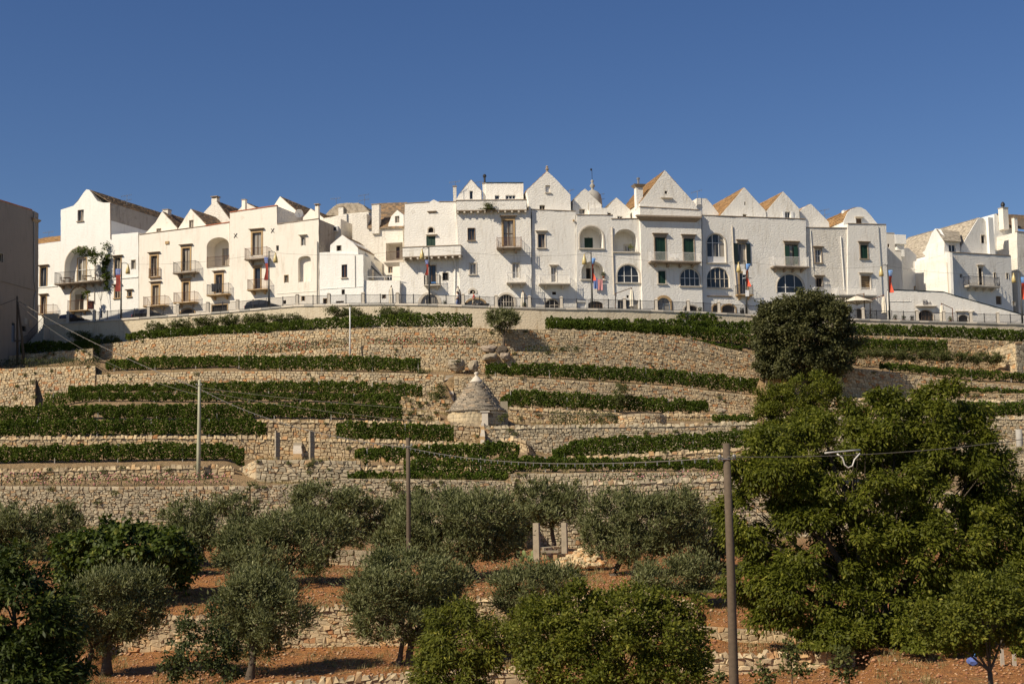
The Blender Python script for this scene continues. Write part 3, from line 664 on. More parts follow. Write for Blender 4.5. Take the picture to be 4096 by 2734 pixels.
        if hood:
            zz = z1+trim+hood; m = MB(); m.box(a-trim-.06, sb-.09, z1+trim+.004, b+trim+.06, sb+.04, zz-.005)
            m.add([(a-trim-.10,sb-.12,zz),(b+trim+.10,sb-.12,zz),(b+trim+.2,sb-.30,zz+.09),(a-trim-.2,sb-.30,zz+.09),(b+trim+.2,sb-.30,zz+.15),(a-trim-.2,sb-.30,zz+.15),(b+trim+.2,sb+.04,zz+.15),(a-trim-.2,sb+.04,zz+.15),(a-trim-.10,sb+.04,zz),(b+trim+.10,sb+.04,zz)],
                  [(0,3,2,1)[::-1],(3,5,4,2)[::-1],(5,7,6,4)[::-1],(0,8,7,5,3),(1,2,4,6,9),(0,1,9,8)])
            m.build('hood', MAT['brownstone' if tmat != 'limestone' else 'limestone'], wo_)
    def loggia(s, x0, y0, x1, y1, arch=0, D=1.4, inner=(), mat=None, trim=0, tmat='limestone', sill=0):
        c = s.cur; sb = c['sb']; a, z0, b, z1 = s.rect(x0, y0, x1, y1, sb); ah = (z1-z0)/(y1-y0)*arch
        h = s.shape(a, z0, b, z1, ah); c['holes'].append((h, D)); inh = []
        for (X0, Y0, X1, Y1, kw) in inner:
            kw = dict(dict(arch=0, d=.15, frame='wood', pane='curtain', mull=1, trans=0, trim=0, tmat='ochre', hood=0, sill=0, shut=None, smat='greenwood', part='window'), **kw)
            A, Z0, B, Z1 = s.rect(X0, Y0, X1, Y1, sb+D); Z0 = max(Z0, z0+.01); A = max(A, a+.05); B = min(B, b-.05)
            AH = (Z1-Z0)/(Y1-Y0)*kw['arch']; inh.append((s.shape(A, Z0, B, Z1, AH), kw['d']))
            s._window(A, Z0, B, Z1, AH, sb+D, kw['d'], kw['frame'], kw['pane'], kw['mull'], kw['trans'], kw['trim'], kw['tmat'], kw['hood'], kw['sill'], kw['shut'], kw['smat'], kw['part'])
        g = [(x+(.05 if x > (a+b)/2 else -.05), z+(.05 if i > 1 else -.05)) for i, (x, z) in enumerate(h)]
        s._wall(g, inh, sb+D, .4, MAT[mat] if mat else c['mat'], 'loggia_wall', 0)
        if trim or sill:
            k = len(h); cx = (a+b)/2; W = b-a
            o = [(cx+(x-cx)*(1+2*trim/W), z if i < 2 else z+trim*max(0, (z-(z1-ah))/max(ah, .01))) for i, (x, z) in enumerate(h)]
            m = MB(); yo = sb-.06
            if trim: m.add([(x,yo,z) for x,z in h]+[(x,yo,z) for x,z in o]+[(x,sb+.05,z) for x,z in o], [f for i in range(1,k) for f in ((i,i+k,(i+1)%k+k,(i+1)%k),(i+k,i+2*k,(i+1)%k+2*k,(i+1)%k+k))])
            if sill: m.box(a-.15, sb-.16, z0-.14, b+.15, sb+.05, z0-.003)
            m.build('surround', MAT[tmat], s.root)
        return s
    def rail(s, m, a, b, zs, zr, proj, step=.13, r=.013, bulge=0):
        pts = [(a,.0),(a,-proj),(b,-proj),(b,.0)]
        for z, rr in ((zs+.08, .015), (zr, .024)): m.tube([(x,y,z) for x,y in pts], rr, 4)
        def bars(p, q_):
            n = max(2, int(math.dist(p, q_)/step))
            for i in range(n+1):
                x, y = p[0]+(q_[0]-p[0])*i/n, p[1]+(q_[1]-p[1])*i/n
                if bulge:
                    ox, oy = (0, -bulge) if p[1] == q_[1] else ((-bulge if x < (a+b)/2 else bulge), 0)
                    m.tube([(x,y,zs+.05),(x+ox,y+oy,zs+(zr-zs)*.3),(x,y,zs+(zr-zs)*.7),(x,y,zr)], r, 4, False)
                else: m.tube([(x,y,zs+.05),(x,y,zr)], r, 4, False)
        for i in range(3): bars(pts[i], pts[i+1])
        for x in (a, b): m.tube([(x,-proj,zs),(x,-proj,zr+.1)], .03, 5)
    def bal(s, x0, x1, ys, yr, proj=.9, smat='ochre', rmat='iron', br=2, th=.16, bulge=0, r=.014, struts=0, sb=0):
        P = -proj+sb; a, zs = s.q(x0, ys, P); b, zs2 = s.q(x1, ys, P); zs = (zs+zs2)/2
        zr = (s.q(x0, yr, P)[1]+s.q(x1, yr, P)[1])/2; zr = max(zr, zs+.75)
        m = MB(); m.box(a-.06, P-.05, zs-th*.55, b+.06, sb+.03, zs); m.box(a, P+.04, zs-th, b, sb+.02, zs-th*.55-.003)
        o = m.build('balcony', MAT[smat], s.root)
        m = MB(); s.rail(m, a, b, zs, zr, proj-.06, r=r, bulge=bulge)
        if struts:
            for x in (a, b): m.tube([(x,-proj+.06,zr),(x,-proj*.98,zr+.25),(x,-.02,zr+1.1)], .012, 4)
        rl = m.build('railing', MAT[rmat], o)
        if sb: rl.location.y = sb
        for i in range(br):
            x = a+(b-a)*(i+.5)/br if br > 2 else a+(b-a)*(.22+.56*i/max(1, br-1))
            m = MB(); m.add([(x-.11,sb+.02,zs-th-.42),(x+.11,sb+.02,zs-th-.42),(x+.11,P*.75,zs-th-.14),(x-.11,P*.75,zs-th-.14),(x-.11,P*.8,zs-th-.003),(x+.11,P*.8,zs-th-.003),(x+.11,sb+.02,zs-th-.003),(x-.11,sb+.02,zs-th-.003)],
                            [(0,1,2,3)[::-1],(3,2,5,4)[::-1],(4,5,6,7)[::-1],(0,3,4,7)[::-1],(1,6,5,2)[::-1]])
            m.build('bracket', MAT[smat], o)
        return a, b, zs, zr
    def parap(s, x0, y0, x1, y1, proj=.4, mat=None, corb=0, cmat='limestone', cap='brownstone'):
        a, z0, b, z1 = s.rect(x0, y0, x1, y1, -proj)
        o = s._wall([(a,z0),(b,z0),(b,z1),(a,z1)], [], -proj, proj+.04, MAT[mat or s.mat], 'parapet', .02)
        m = MB(); m.box(a-.06, -proj-.06, z1+.003, b+.06, .25, z1+.09); m.box(a-.05, -proj-.05, z0-.10, b+.05, .03, z0-.003); m.build('coping', MAT[cap], o)
        for i in range(corb):
            x = a+.12+(b-a-.24)*i/(corb-1); m = MB(); m.box(x-.10, -proj-.02, z0-.32, x+.10, .03, z0-.103); m.build('corbel', MAT[cmat], o)
    def cornice(s, x0, y0, x1, y1, proj=.3, mat='brownstone', sb=0):
        a, z0, b, z1 = s.rect(x0, y0, x1, y1, sb-proj); m = MB()
        m.add([(a+proj,sb-.04,z0),(b-proj,sb-.04,z0),(b,sb-proj,z1-(z1-z0)*.3),(a,sb-proj,z1-(z1-z0)*.3),(b,sb-proj,z1),(a,sb-proj,z1),(b,sb+.03,z1),(a,sb+.03,z1),(a+proj,sb+.03,z0),(b-proj,sb+.03,z0)],
              [(0,1,2,3),(3,2,4,5),(5,4,6,7),(0,3,5,7,8),(1,9,6,4,2),(0,8,9,1)])
        m.build('cornice', MAT[mat], s.root)
    def cap(s, x0, y0, x1, y1, th=.1, sb=0, mat='brownstone', deep=.35):
        a, z0 = s.q(x0, y0, sb-.06); b, z1 = s.q(x1, y1, sb-.06); m = MB(); n = max(1, int(abs(b-a)/.8))
        for i in range(n):
            f0, f1 = i/n, (i+1)/n; xa, xb = a+(b-a)*f0+.01, a+(b-a)*f1-.01; za, zb_ = z0+(z1-z0)*f0, z0+(z1-z0)*f1; j = rng.uniform(-.02, .02)
            m.add([(xa,sb-.06+j,za),(xb,sb-.06+j,zb_),(xb,sb+deep,zb_),(xa,sb+deep,za),(xa,sb-.06+j,za+th),(xb,sb-.06+j,zb_+th),(xb,sb+deep,zb_+th),(xa,sb+deep,za+th)], [(0,3,2,1),(4,5,6,7),(0,1,5,4),(1,2,6,5),(2,3,7,6),(3,0,4,7)])
        m.build('coping', MAT[mat], s.root)
    def roof(s, p, q_, L, sb=0.0, mat='roof', front=.12):
        """stone slabs laid on the slope whose front edge runs p -> q_, going back L metres"""
        a, za = s.q(*p, sb); b, zb_ = s.q(*q_, sb)
        if za < zb_: a, za, b, zb_ = b, zb_, a, za      # a = ridge
        dx, dz = b-a, zb_-za; ln = math.hypot(dx, dz); nx_, nz = (-dz/ln, dx/ln) if dx > 0 else (dz/ln, -dx/ln)
        if nz < 0: nx_, nz = -nx_, -nz
        y0, y1 = sb+front, sb+L; m = MB(); P = lambda f, h, y: (a+dx*f+nx_*h, y, za+dz*f+nz*h)
        m.add([P(0,.03,y0),P(1.02,.03,y0),P(1.02,.03,y1),P(0,.03,y1),P(0,-.05,y0),P(1.02,-.05,y0)], [(0,1,2,3),(0,4,5,1)])
        o = m.build('roof', MAT[mat], s.root)
        nr = max(3, int(ln/.26)); V = []; Fc = []; C = []
        for i in range(nr):
            f0, f1 = i/nr, (i+1.15)/nr; y = y0
            while y < y1-.1:
                e = min(y1, y+rng.uniform(.35, .7)); h = rng.uniform(.045, .085); k = len(V); c = rng.random(); t_ = .012*rng.random(); y_ = y+.01
                V += [P(f0,h-.03,y_),P(f1,h+.02,y_),P(f1,h+.02,e),P(f0,h-.03,e),P(f1+.01,-.01,y_),P(f1+.01,-.01,e),P(f0,-.01,y_)]; C += [c]*7
                Fc += [(k,k+1,k+2,k+3),(k+1,k+4,k+5,k+2),(k,k+6,k+4,k+1)]; y = e
        tag(mesh_obj('roof_slabs', V, Fc, MAT[mat], o, cols=C), kind='stuff')
    def lean(s, p, q_, r, t_, sb0, sb1, mat='roof'):
        """roof plane falling towards the viewer: lower edge p-q_ at sb0, upper edge t_-r at sb1"""
        A, B = Vector((*s.q(*p, sb0), 0)), Vector((*s.q(*q_, sb0), 0)); Cc, D = Vector((*s.q(*r, sb1), 0)), Vector((*s.q(*t_, sb1), 0))
        A, B, Cc, D = [Vector((v.x, y, v.y)) for v, y in ((A, sb0), (B, sb0), (Cc, sb1), (D, sb1))]
        m = MB(); m.add([A, B, Cc, D], [(0,1,2,3)]); o = m.build('roof', MAT[mat], s.root)
        nr = max(3, int((D-A).length/.25)); nc = max(4, int((B-A).length/.45)); V = []; Fc = []; C = []
        g = lambda u_, v_: A.lerp(B, u_).lerp(D.lerp(Cc, u_), v_)
        for i in range(nr):
            sh = rng.random()*.5
            for j in range(-1, nc):
                u0, u1 = max(0, (j+sh)/nc), min(1, (j+1+sh)/nc-.004)
                if u1 <= u0: continue
                h = Vector((0, -.01, rng.uniform(.05, .09))); k = len(V); c = rng.random()
                p0, p1, p2, p3 = g(u0, i/nr), g(u1, i/nr), g(u1, min(1, (i+1.15)/nr)), g(u0, min(1, (i+1.15)/nr))
                V += [p0+h, p1+h, p2+h*.4, p3+h*.4, p0-h*.3, p1-h*.3]; C += [c]*6; Fc += [(k,k+1,k+2,k+3),(k+4,k+5,k+1,k)]
        tag(mesh_obj('roof_slabs', [tuple(v) for v in V], Fc, MAT[mat], o, cols=C), kind='stuff')
    def gable(s, poly, L=8, sb=1.0, mat=None, slopes=(), rmat='roof'):
        s.wall(poly, L, sb, mat, 'gable')
        for i, j in slopes: s.roof(poly[i], poly[j], L, sb, rmat)
        return s
    def chim(s, x0, y0, x1, y1, sb=1.0, mat=None, cap='slab', dep=None):
        a, z0, b, z1 = s.rect(x0, y0, x1, y1, sb); dp = dep or (b-a)
        o = s._wall([(a,z0-.6),(b,z0-.6),(b,z1),(a,z1)], [], sb, dp, MAT[mat or s.mat], 'chimney', .012); m = MB()
        if cap == 'slab': m.box(a-.06, sb-.06, z1+.002, b+.06, sb+dp+.06, z1+.08); m.build('chimney_cap', MAT['brownstone'], o)
        elif cap == 'pots':
            for x in (a+.04, b-.12): m.box(x, sb+.05, z1+.002, x+.08, sb+dp-.05, z1+.22)
            m.box(a-.1, sb-.1, z1+.222, b+.1, sb+dp+.1, z1+.3); m.build('chimney_cap', MAT['brownstone'], o)
        elif cap == 'flare':
            m.add([(a-.02,sb-.02,z1),(b+.02,sb-.02,z1),(b+.02,sb+dp+.02,z1),(a-.02,sb+dp+.02,z1),(a-.32,sb-.3,z1+.36),(b+.32,sb-.3,z1+.36),(b+.32,sb+dp+.3,z1+.36),(a-.32,sb+dp+.3,z1+.36)], [(4,5,6,7),(0,1,5,4),(1,2,6,5),(2,3,7,6),(3,0,4,7)])
            m.build('chimney_cap', MAT['brownstone'], o); m = MB(); c_ = (a+b)/2; m.lathe([(.13,0),(.13,.7),(.2,.72),(.2,.86),(.05,.95)], (c_, sb+dp/2, z1+.34), 10); m.build('flue', MAT['metal'], o)
        elif cap == 'cowl':
            c_ = (a+b)/2; m.box(a-.05, sb-.05, z1+.002, b+.05, sb+dp+.05, z1+.1); m.build('chimney_cap', MAT['concrete'], o)
            m = MB(); m.lathe([(.2,.0),(.2,.25),(.28,.3),(.26,.55),(.12,.75),(.02,.8)], (c_, sb+dp/2, z1+.1), 10); m.build('cowl', MAT['iron'], o)
        return s
    def pipe(s, pts, r=.05, mat='limestone', out=.07):
        m = MB(); L = [s.q(x, y, -out) for x, y in pts]; m.tube([(x, -out, z) for x, z in L], r, 6); m.build('drainpipe', MAT[mat], s.root)
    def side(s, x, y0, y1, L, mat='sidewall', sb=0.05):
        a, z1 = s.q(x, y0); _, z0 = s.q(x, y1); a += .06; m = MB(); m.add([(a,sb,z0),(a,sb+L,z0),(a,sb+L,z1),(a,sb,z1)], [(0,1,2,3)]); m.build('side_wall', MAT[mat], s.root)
    def band(s, x0, y0, x1, y1, th=.1, proj=.06, mat=None):
        a, z0 = s.q(x0, y0, -proj); b, z1 = s.q(x1, y1, -proj); z = (z0+z1)/2; m = MB(); m.box(min(a,b), -proj, z-th/2, max(a,b), .03, z+th/2); m.build('string_course', MAT[mat or s.mat], s.root)

OCH = dict(trim=.2, tmat='ochre', hood=.12, frame='wood', pane='curtain')
# --- shaded grey building at the left edge
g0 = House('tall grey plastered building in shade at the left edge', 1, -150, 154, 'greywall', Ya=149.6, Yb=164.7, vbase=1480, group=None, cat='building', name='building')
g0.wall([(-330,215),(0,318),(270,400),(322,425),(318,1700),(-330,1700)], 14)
g0.op(-8,760,24,830, frame='limestone', pane='dark', mull=0, trim=.08, tmat='concrete'); g0.op(96,1340,126,1500, frame='bluepaint', pane='glass', part='door', panel=.9, mull=0); g0.op(182,1366,218,1410, frame='iron', mull=3)
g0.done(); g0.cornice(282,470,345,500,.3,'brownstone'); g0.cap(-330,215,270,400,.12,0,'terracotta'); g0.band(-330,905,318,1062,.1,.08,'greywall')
g0.pipe([(283,400),(288,1000),(300,1080),(288,1130),(286,1290)], .05, 'metal')
for r_ in ((205,1300,228,1350),(243,1315,273,1375)):
    a, z0, b, z1 = g0.rect(*r_, -.05); m = MB(); m.box(a, -.05, z0, b, .01, z1); m.build('plaque', MAT['brownstone' if r_[0] > 230 else 'concrete'], g0.root)
# --- house with the big arch
h = House('bright white gabled house with a big vine draped arch over its balcony', 1, 150, 557, 'clean', group='white houses along the hilltop road')
h.wall([(270,690),(508,658),(508,395),(560,378),(612,362),(650,325),(700,250),(722,225),(745,228),(775,265),(815,322),(860,335),(922,335),(926,603),(1155,583),(1160,1420),(270,1420)], 17)
h.op(648,395,700,490, frame='brownstone', pane='curtain', sill=1, tmat='brownstone')
h.loggia(545,706,792,990,150,1.0,[(650,800,722,990,dict(frame='whitepaint',trim=.1,mull=1,trans=1))],trim=.12,tmat='limestone')
h.op(338,877,390,1035,frame='iron',pane='curtain',trim=.13,hood=.05); h.op(342,1118,385,1268,part='door',frame='wood',pane='curtain',trim=.12,hood=.05)
h.op(957,797,1010,960,frame='iron',pane='curtain',trim=.12,hood=.05); h.op(1098,815,1131,890,frame='palewood',pane='curtain',mull=0,trim=.07,tmat='limestone')
h.op(960,1037,1003,1133,pane='curtain',trim=.12,hood=.04,sill=1); h.op(1068,1076,1098,1120,frame='whitepaint',trim=.08,hood=.02,sill=1,mull=0)
h.loggia(592,1040,730,1235,70,.7,[(612,1100,700,1235,dict(frame='palewood'))],trim=.14,tmat='ochre'); h.op(590,1290,702,1370,arch=45,d=.3,frame='wood',pane='dark',mull=0,trim=.12,part='door')
h.done(); h.bal(455,830,998,905,1.1,'brownstone','iron',6); h.bal(563,730,1235,1150,.5,'ochre','rust',2,.12); h.bal(318,440,1262,1190,.8,'ochre','rust',2,.12)
h.band(300,1045,480,1030,.12,.08); h.band(850,985,1150,950,.12,.08); h.roof((745,228),(922,335),17,0,'roof'); h.roof((722,225),(612,362),17,0,'roof')
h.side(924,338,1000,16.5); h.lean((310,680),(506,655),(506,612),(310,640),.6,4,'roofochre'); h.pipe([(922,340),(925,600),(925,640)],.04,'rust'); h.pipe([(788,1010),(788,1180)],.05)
# --- cream house, three gables
h = House('cream house with ochre framed doors and small gables above its parapet', 1, 557.5, 918.5, 'cream')
h.wall([(1163,605),(1540,560),(1714,533),(1918,502),(1924,1420),(1163,1420)], 9)
h.op(1262,780,1315,950,**OCH); h.op(1525,715,1588,905,**OCH); h.op(1275,1025,1328,1187,part='door',**OCH); h.op(1530,1000,1580,1160,part='door',**OCH)
h.op(1508,1222,1628,1370,arch=40,frame='wood',pane='dark',mull=0,trim=.14,part='door'); h.op(1773,1190,1901,1260,frame='iron',pane='dark',mull=7,trim=.1)
h.op(1803,935,1858,1090,part='door',**OCH); h.loggia(1728,625,1914,868,70,1.8,[(1855,715,1912,868,dict(frame='palewood'))])
h.done(); h.bal(1242,1333,955,885,.25,'ochre','rust',0,.1); h.bal(1447,1628,915,828,.9,'brownstone','iron',2); h.bal(1197,1375,1192,1118,.9,'ochre','rust',2); h.bal(1450,1622,1165,1083,.9,'ochre','rust',2); h.bal(1728,1908,1100,1015,.9,'ochre','iron',2)
h.bal(1730,1912,868,785,.05,'limestone','rust',0,.04); h.cap(1163,603,1714,531,.08); h.cap(1714,531,1918,500,.1,0,'terracotta')
h.pipe([(1922,595),(1935,640),(1935,1200)],.07,'concrete'); a, z0, b, z1 = h.rect(1380,657,1410,680,-.1); m = MB(); m.box(a,-.12,z0,b,.02,z1); m.build('vent_block', MAT['ochre'], h.root)
h.gable([(1205,640),(1205,600),(1300,500),(1355,408),(1480,545),(1480,640)],9,1.4,None,((2,3),(3,4))); h.op(1307,550,1348,588,frame='palewood',pane='curtain',mull=2)
h.gable([(1484,620),(1484,560),(1595,387),(1732,530),(1732,620)],9,1.4,None,((1,2),(2,3))); h.op(1580,480,1618,548,frame='palewood',pane='curtain',part='door')
h.gable([(1700,600),(1703,420),(1793,320),(1808,322),(1923,480),(1923,600)],10,7,'old',((2,1),(3,4))); h.done()
h.chim(1360,395,1404,425,2.2,'old'); h.chim(1768,300,1812,335,7.2,'old','pots')
# --- tall house with iron crosses
h = House('tall cream house with two iron wall crosses and a rusty railed balcony', 2, 919, 1272, 'cream', off=-.35)
h.wall([(458,420),(850,362),(852,518),(1200,472),(1204,1420),(458,1420)], 9)
h.op(648,585,722,775,**OCH); h.op(665,880,715,1055,frame='wood',pane='glass',trim=.14,mull=0,part='door',hood=.06); h.op(845,692,868,738,mull=0,frame='limestone'); h.op(1055,620,1087,692,frame='whitepaint',trim=.07,tmat='limestone',hood=.02)
h.loggia(1030,780,1135,995,28,.55); h.op(915,942,945,1002,frame='palewood',trim=.05); h.op(597,1152,768,1370,arch=75,frame='wood',pane='dark',mull=0,trim=.08,tmat='limestone',part='door'); h.op(903,1150,930,1182,pane='dark',mull=0); h.op(1060,1118,1083,1155,pane='dark',trim=.04,mull=0)
h.done(); h.bal(582,765,800,712,.9,'brownstone','rust',2); h.bal(605,766,1057,975,.8,'ochre','rust',2); h.cap(458,418,850,360,.1,0,'terracotta'); h.cap(852,516,1200,470,.08)
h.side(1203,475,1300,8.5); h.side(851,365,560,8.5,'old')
for cx_, cy_ in ((505,610),(815,568)):
    m = MB(); c_ = Vector((h.q(cx_, cy_, -.04)[0], -.04, h.q(cx_, cy_, -.04)[1]))
    for sg in (-1, 1): m.tube([c_+Vector((-.2,0,-.25*sg)), c_+Vector((.2,0,.25*sg))], .035, 5)
    m.build('iron_cross', MAT['iron'], h.root)
h.pipe([(1190,660),(1188,1180)],.06,'concrete'); h.band(850,1105,1180,1065,.06,.04)
h.gable([(825,480),(825,365),(878,283),(1010,400),(1010,480)],11,6,None,((1,2),(2,3))); h.gable([(525,440),(525,402),(590,335),(690,385),(690,440)],6,9,'old',((1,2),(2,3))); h.gable([(1070,520),(1070,460),(1135,385),(1240,462),(1240,520)],6,5,None,((1,2),(2,3))); h.done()
h.chim(558,312,586,400,5); h.chim(1170,365,1198,480,.8,None,'pots')
# --- low house with gablet
h = House('low rough white house with a small gablet and one red brown window', 2, 1276, 1453, 'clean', off=-.9)
h.wall([(1208,752),(1300,748),(1490,760),(1575,770),(1578,1420),(1208,1420)], 6)
h.op(1392,852,1440,962,frame='rust',pane='glass',sill=1,tmat='limestone'); h.op(1392,1060,1420,1102,pane='dark',mull=0); h.op(1240,1137,1270,1177,pane='dark',mull=2,trim=.05); h.op(1345,1156,1413,1172,pane='dark',mull=0)
h.gable([(1298,775),(1298,690),(1350,645),(1400,605),(1490,672),(1530,715),(1530,775)],5,.25,None,((1,3),(3,5))); h.op(1352,693,1388,738,pane='dark',mull=0,trim=.03,tmat='limestone'); h.done()
h.pipe([(1505,775),(1507,1040)],.03,'cable'); h.band(1210,1045,1570,1048,.06,.05)
# --- houses behind the courtyard
h = House('domed stone roof house rising behind the courtyard', 2, 1292, 1478, 'old', off=11, group=None)
h.wall([(1245,470),(1300,455),(1420,430),(1618,412),(1640,820),(1245,820)], 6); h.pipe([(1440,430),(1442,720)],.09,'metal')
h.gable([(1255,440),(1290,400),(1350,352),(1400,341),(1530,340),(1570,360),(1625,415),(1625,440)],6,.5,'roofpale',((1,2),(2,3),(3,4),(4,5),(5,6)),'roofpale'); h.done(); h.chim(1365,372,1405,430,.1,'old')
h = House('block of bare whitish stone with a boxed air conditioner', 2, 1274, 1366, 'old', off=4.2, group=None)
h.wall([(1202,478),(1260,462),(1335,448),(1385,470),(1388,820),(1202,820)], 5); h.done()
m = MB(); a, z0, b, z1 = h.rect(1313,530,1357,575,-.4); m.box(a,-.4,z0,b,.02,z1); m.lathe([(.2,-.02),(.2,.0)],(0,0,0),10); m.V = m.V[:8]; m.F = m.F[:6]; ac = m.build('air_conditioner', MAT['plastic'], h.root)
m = MB(); m.box(a+.1,-.42,z0+.1,b-.1,-.401,z1-.1); m.build('fan_grille', MAT['iron'], ac)
h = House('stepped courtyard house with a brown slab roof and a tall white chimney', 3, 1408, 1616, 'old', off=5.5)
h.wall([(20,430),(138,425),(142,548),(440,545),(450,1100),(20,1100)], 5); h.op(375,0,376,1,mull=0) if False else None
h.gable([(318,545),(320,520),(345,450),(395,397),(448,440),(448,545)],3,-.05,'white'); h.op(375,446,413,503,frame='palewood',pane='curtain'); h.done()
h.chim(182,350,243,552,-.3,'old','slab',.8); h.lean((142,552),(460,545),(478,333),(240,342),-.25,4.5,'roof'); h.cap(142,548,440,545,.08,-.2)
h.wall([(288,655),(442,655),(442,1100),(285,1100)],2.6,-2.6,'cream'); h.loggia(300,670,440,815,0,1.6,[(385,705,415,800,dict(frame='wood',pane='glass'))]); h.op(318,870,356,922,frame='ochre',pane='curtain'); h.op(303,938,352,1000,frame='whitepaint',pane='glass',part='door')
h.done(); h.bal(305,440,815,742,.03,'limestone','rust',0,.04,sb=-2.6); h.chim(88,600,96,705,.2,'old','slab',.2); h.cornice(280,822,442,862,.35,'limestone',-2.6)
h = House('white courtyard wall with an outside stair and iron handrail', 3, 1453.5, 1598, 'white', off=-.6, cat='courtyard wall', name='courtyard_wall', group=None)
h.wall([(112,985),(415,985),(418,1420),(112,1420)], .4); h.op(268,1102,300,1136,pane='dark',mull=3,trim=.03,tmat='limestone'); h.wall([(112,745),(125,745),(285,960),(285,1000),(112,1000)],.35,2.2,'cream'); h.done()
m = MB(); L = [h.q(x,y,2.1) for x,y in ((128,798),(140,830),(260,945))]; m.tube([(x,2.1,z) for x,z in L],.05,5); m.build('handrail', MAT['iron'], h.root)
m = MB(); L = [h.q(x,955,.1) for x in (105,425)]; m.tube([(x,.1,z) for x,z in L],.035,5); m.build('top_rail', MAT['whiteiron'], h.root)
a, z0, b, z1 = h.rect(140,895,185,975,1.2); m = MB(); m.box(a,1.2,z0,b,1.9,z1); m.build('meter_cupboard', MAT['limestone'], h.root)
# --- house with quatrefoil
h = House('white house with a clover shaped window over one closed green shutter', 3, 1598.5, 1829.5, 'white')
h.wall([(450,832),(458,345),(560,340),(660,332),(700,310),(740,330),(885,330),(920,1000),(924,1420),(415,1420),(415,835)], 8)
h.op(638,612,714,720,shut='closed',trim=.0,frame='darkgreen'); h.op(654,541,698,586,arch=22,pane='dark',mull=0,trim=.12,tmat='limestone'); h.op(645,858,718,1018,frame='wood',pane='glass',trim=.13,tmat='limestone',part='door'); h.op(774,920,820,985,pane='dark',mull=3,frame='iron',trim=.03,tmat='limestone')
h.op(592,1100,745,1370,arch=80,frame='limestone',pane='bluepaint' if False else 'curtain',mull=3,trim=.3,tmat='limestone',part='door')
h.done(); h.parap(440,702,925,778,1.2,'white',9); h.bal(620,748,1020,940,.8,'limestone','iron',2); h.cornice(630,597,725,612,.3,'limestone'); h.cornice(643,403,722,420,.2); h.pipe([(880,770),(876,1190)],.09,'clean')
h.cap(458,343,660,330,.07); h.cap(740,328,885,328,.07)
# --- house with roof terrace
h = House('large white house with a corbelled roof terrace and an ochre framed rusty balcony', 3, 1830, 2121, 'white', off=-.25)
h.wall([(888,312),(1475,312),(1478,398),(1512,400),(1522,1420),(935,1420),(902,690)], 9)
h.op(985,548,1043,650,frame='wood',pane='curtain',sill=1,trim=.04,tmat='brownstone'); h.op(1282,482,1366,698,frame='wood',pane='curtain',trans=1,trim=.2,tmat='ochre',hood=.2); h.op(1002,842,1052,934,frame='whitepaint',pane='curtain',trim=.12,tmat='limestone',sill=1); h.op(1358,838,1415,965,frame='whitepaint',pane='curtain',trim=.05,tmat='limestone')
h.op(1003,1064,1047,1096,arch=15,pane='dark',mull=0,trim=.22,tmat='limestone'); h.op(1240,1100,1376,1370,arch=62,frame='limestone',pane='dark',mull=5,trim=.22,tmat='limestone',part='door'); h.op(978,1142,1128,1370,arch=40,frame='palewood',pane='curtain',mull=3,trim=.2,tmat='ochre',part='door')
h.done(); h.parap(890,316,1475,395,.45,'white',11); h.bal(1230,1433,705,625,1.1,'brownstone','rust',2,.18,0,.018); h.bal(1314,1470,998,918,1.1,'limestone','whiteiron',2,.16,0,.012,1)
h.gable([(888,335),(890,305),(915,262),(1012,143),(1098,235),(1100,335)],7,2.4,None,((2,3),(3,4))); h.op(1000,236,1028,306,frame='whitepaint',mull=0,part='door'); h.wall([(1135,172),(1450,172),(1450,330),(1135,330)],5,2.6); h.op(1210,272,1250,307,frame='whitepaint',mull=0); h.op(1300,271,1384,306,frame='whitepaint',mull=2); h.done()
h.cap(1135,170,1450,170,.08,2.6,'darkgreen'); h.chim(862,200,890,330,.6,'old','slab'); h.chim(1108,175,1136,300,2.8)
m = MB(); a, z = h.q(1126,175,3.0); m.lathe([(.12,-.3),(.12,.7),(.2,.75),(.22,.95),(.1,1.1)],(a,3.0,z),8); m.build('flue', MAT['iron'], h.root)
# --- house with big gable and finial
h = House('white house under a tall pointed gable topped by a stone finial', 4, 2122, 2306, 'white')
h.wall([(266,395),(632,410),(640,1420),(266,1420)], 8)
h.op(318,598,375,712,frame='wood',pane='curtain',trim=.13,tmat='limestone',hood=.12,sill=1); h.op(427,872,473,998,frame='whitepaint',pane='curtain',trim=.04,tmat='limestone',hood=.05); h.op(436,1079,470,1104,pane='dark',mull=0); h.op(378,1140,500,1370,arch=50,pane='dark',frame='limestone',mull=2,trim=.14,tmat='limestone',part='door')
h.done(); h.bal(335,588,1008,937,1.1,'limestone','whiteiron',2,.16,0,.012,1); h.cap(258,393,632,408,.09)
h.gable([(252,425),(222,235),(300,162),(395,75),(480,152),(588,270),(596,425)],10,1.3,'white',((1,3),(3,5)),'roofochre'); h.op(380,190,420,250,frame='limestone',pane='plastic',mull=0,sill=1,tmat='limestone'); h.op(330,355,377,402,frame='palewood',pane='dark'); h.done()
m = MB(); a, z = h.q(395,78,1.5); m.lathe([(.16,-.2),(.16,.1),(.1,.15),(.24,.35),(.1,.5),(.17,.62),(.02,.78)],(a,1.6,z),8); m.build('finial', MAT['brownstone'], h.root)
m = MB(); L = [h.q(x,y,-.3) for x,y in ((612,475),(618,487))]; m.box(L[0][0],-.35,L[1][1],L[0][0]+.14,.02,L[0][1]); m.build('waterspout', MAT['ochre'], h.root)
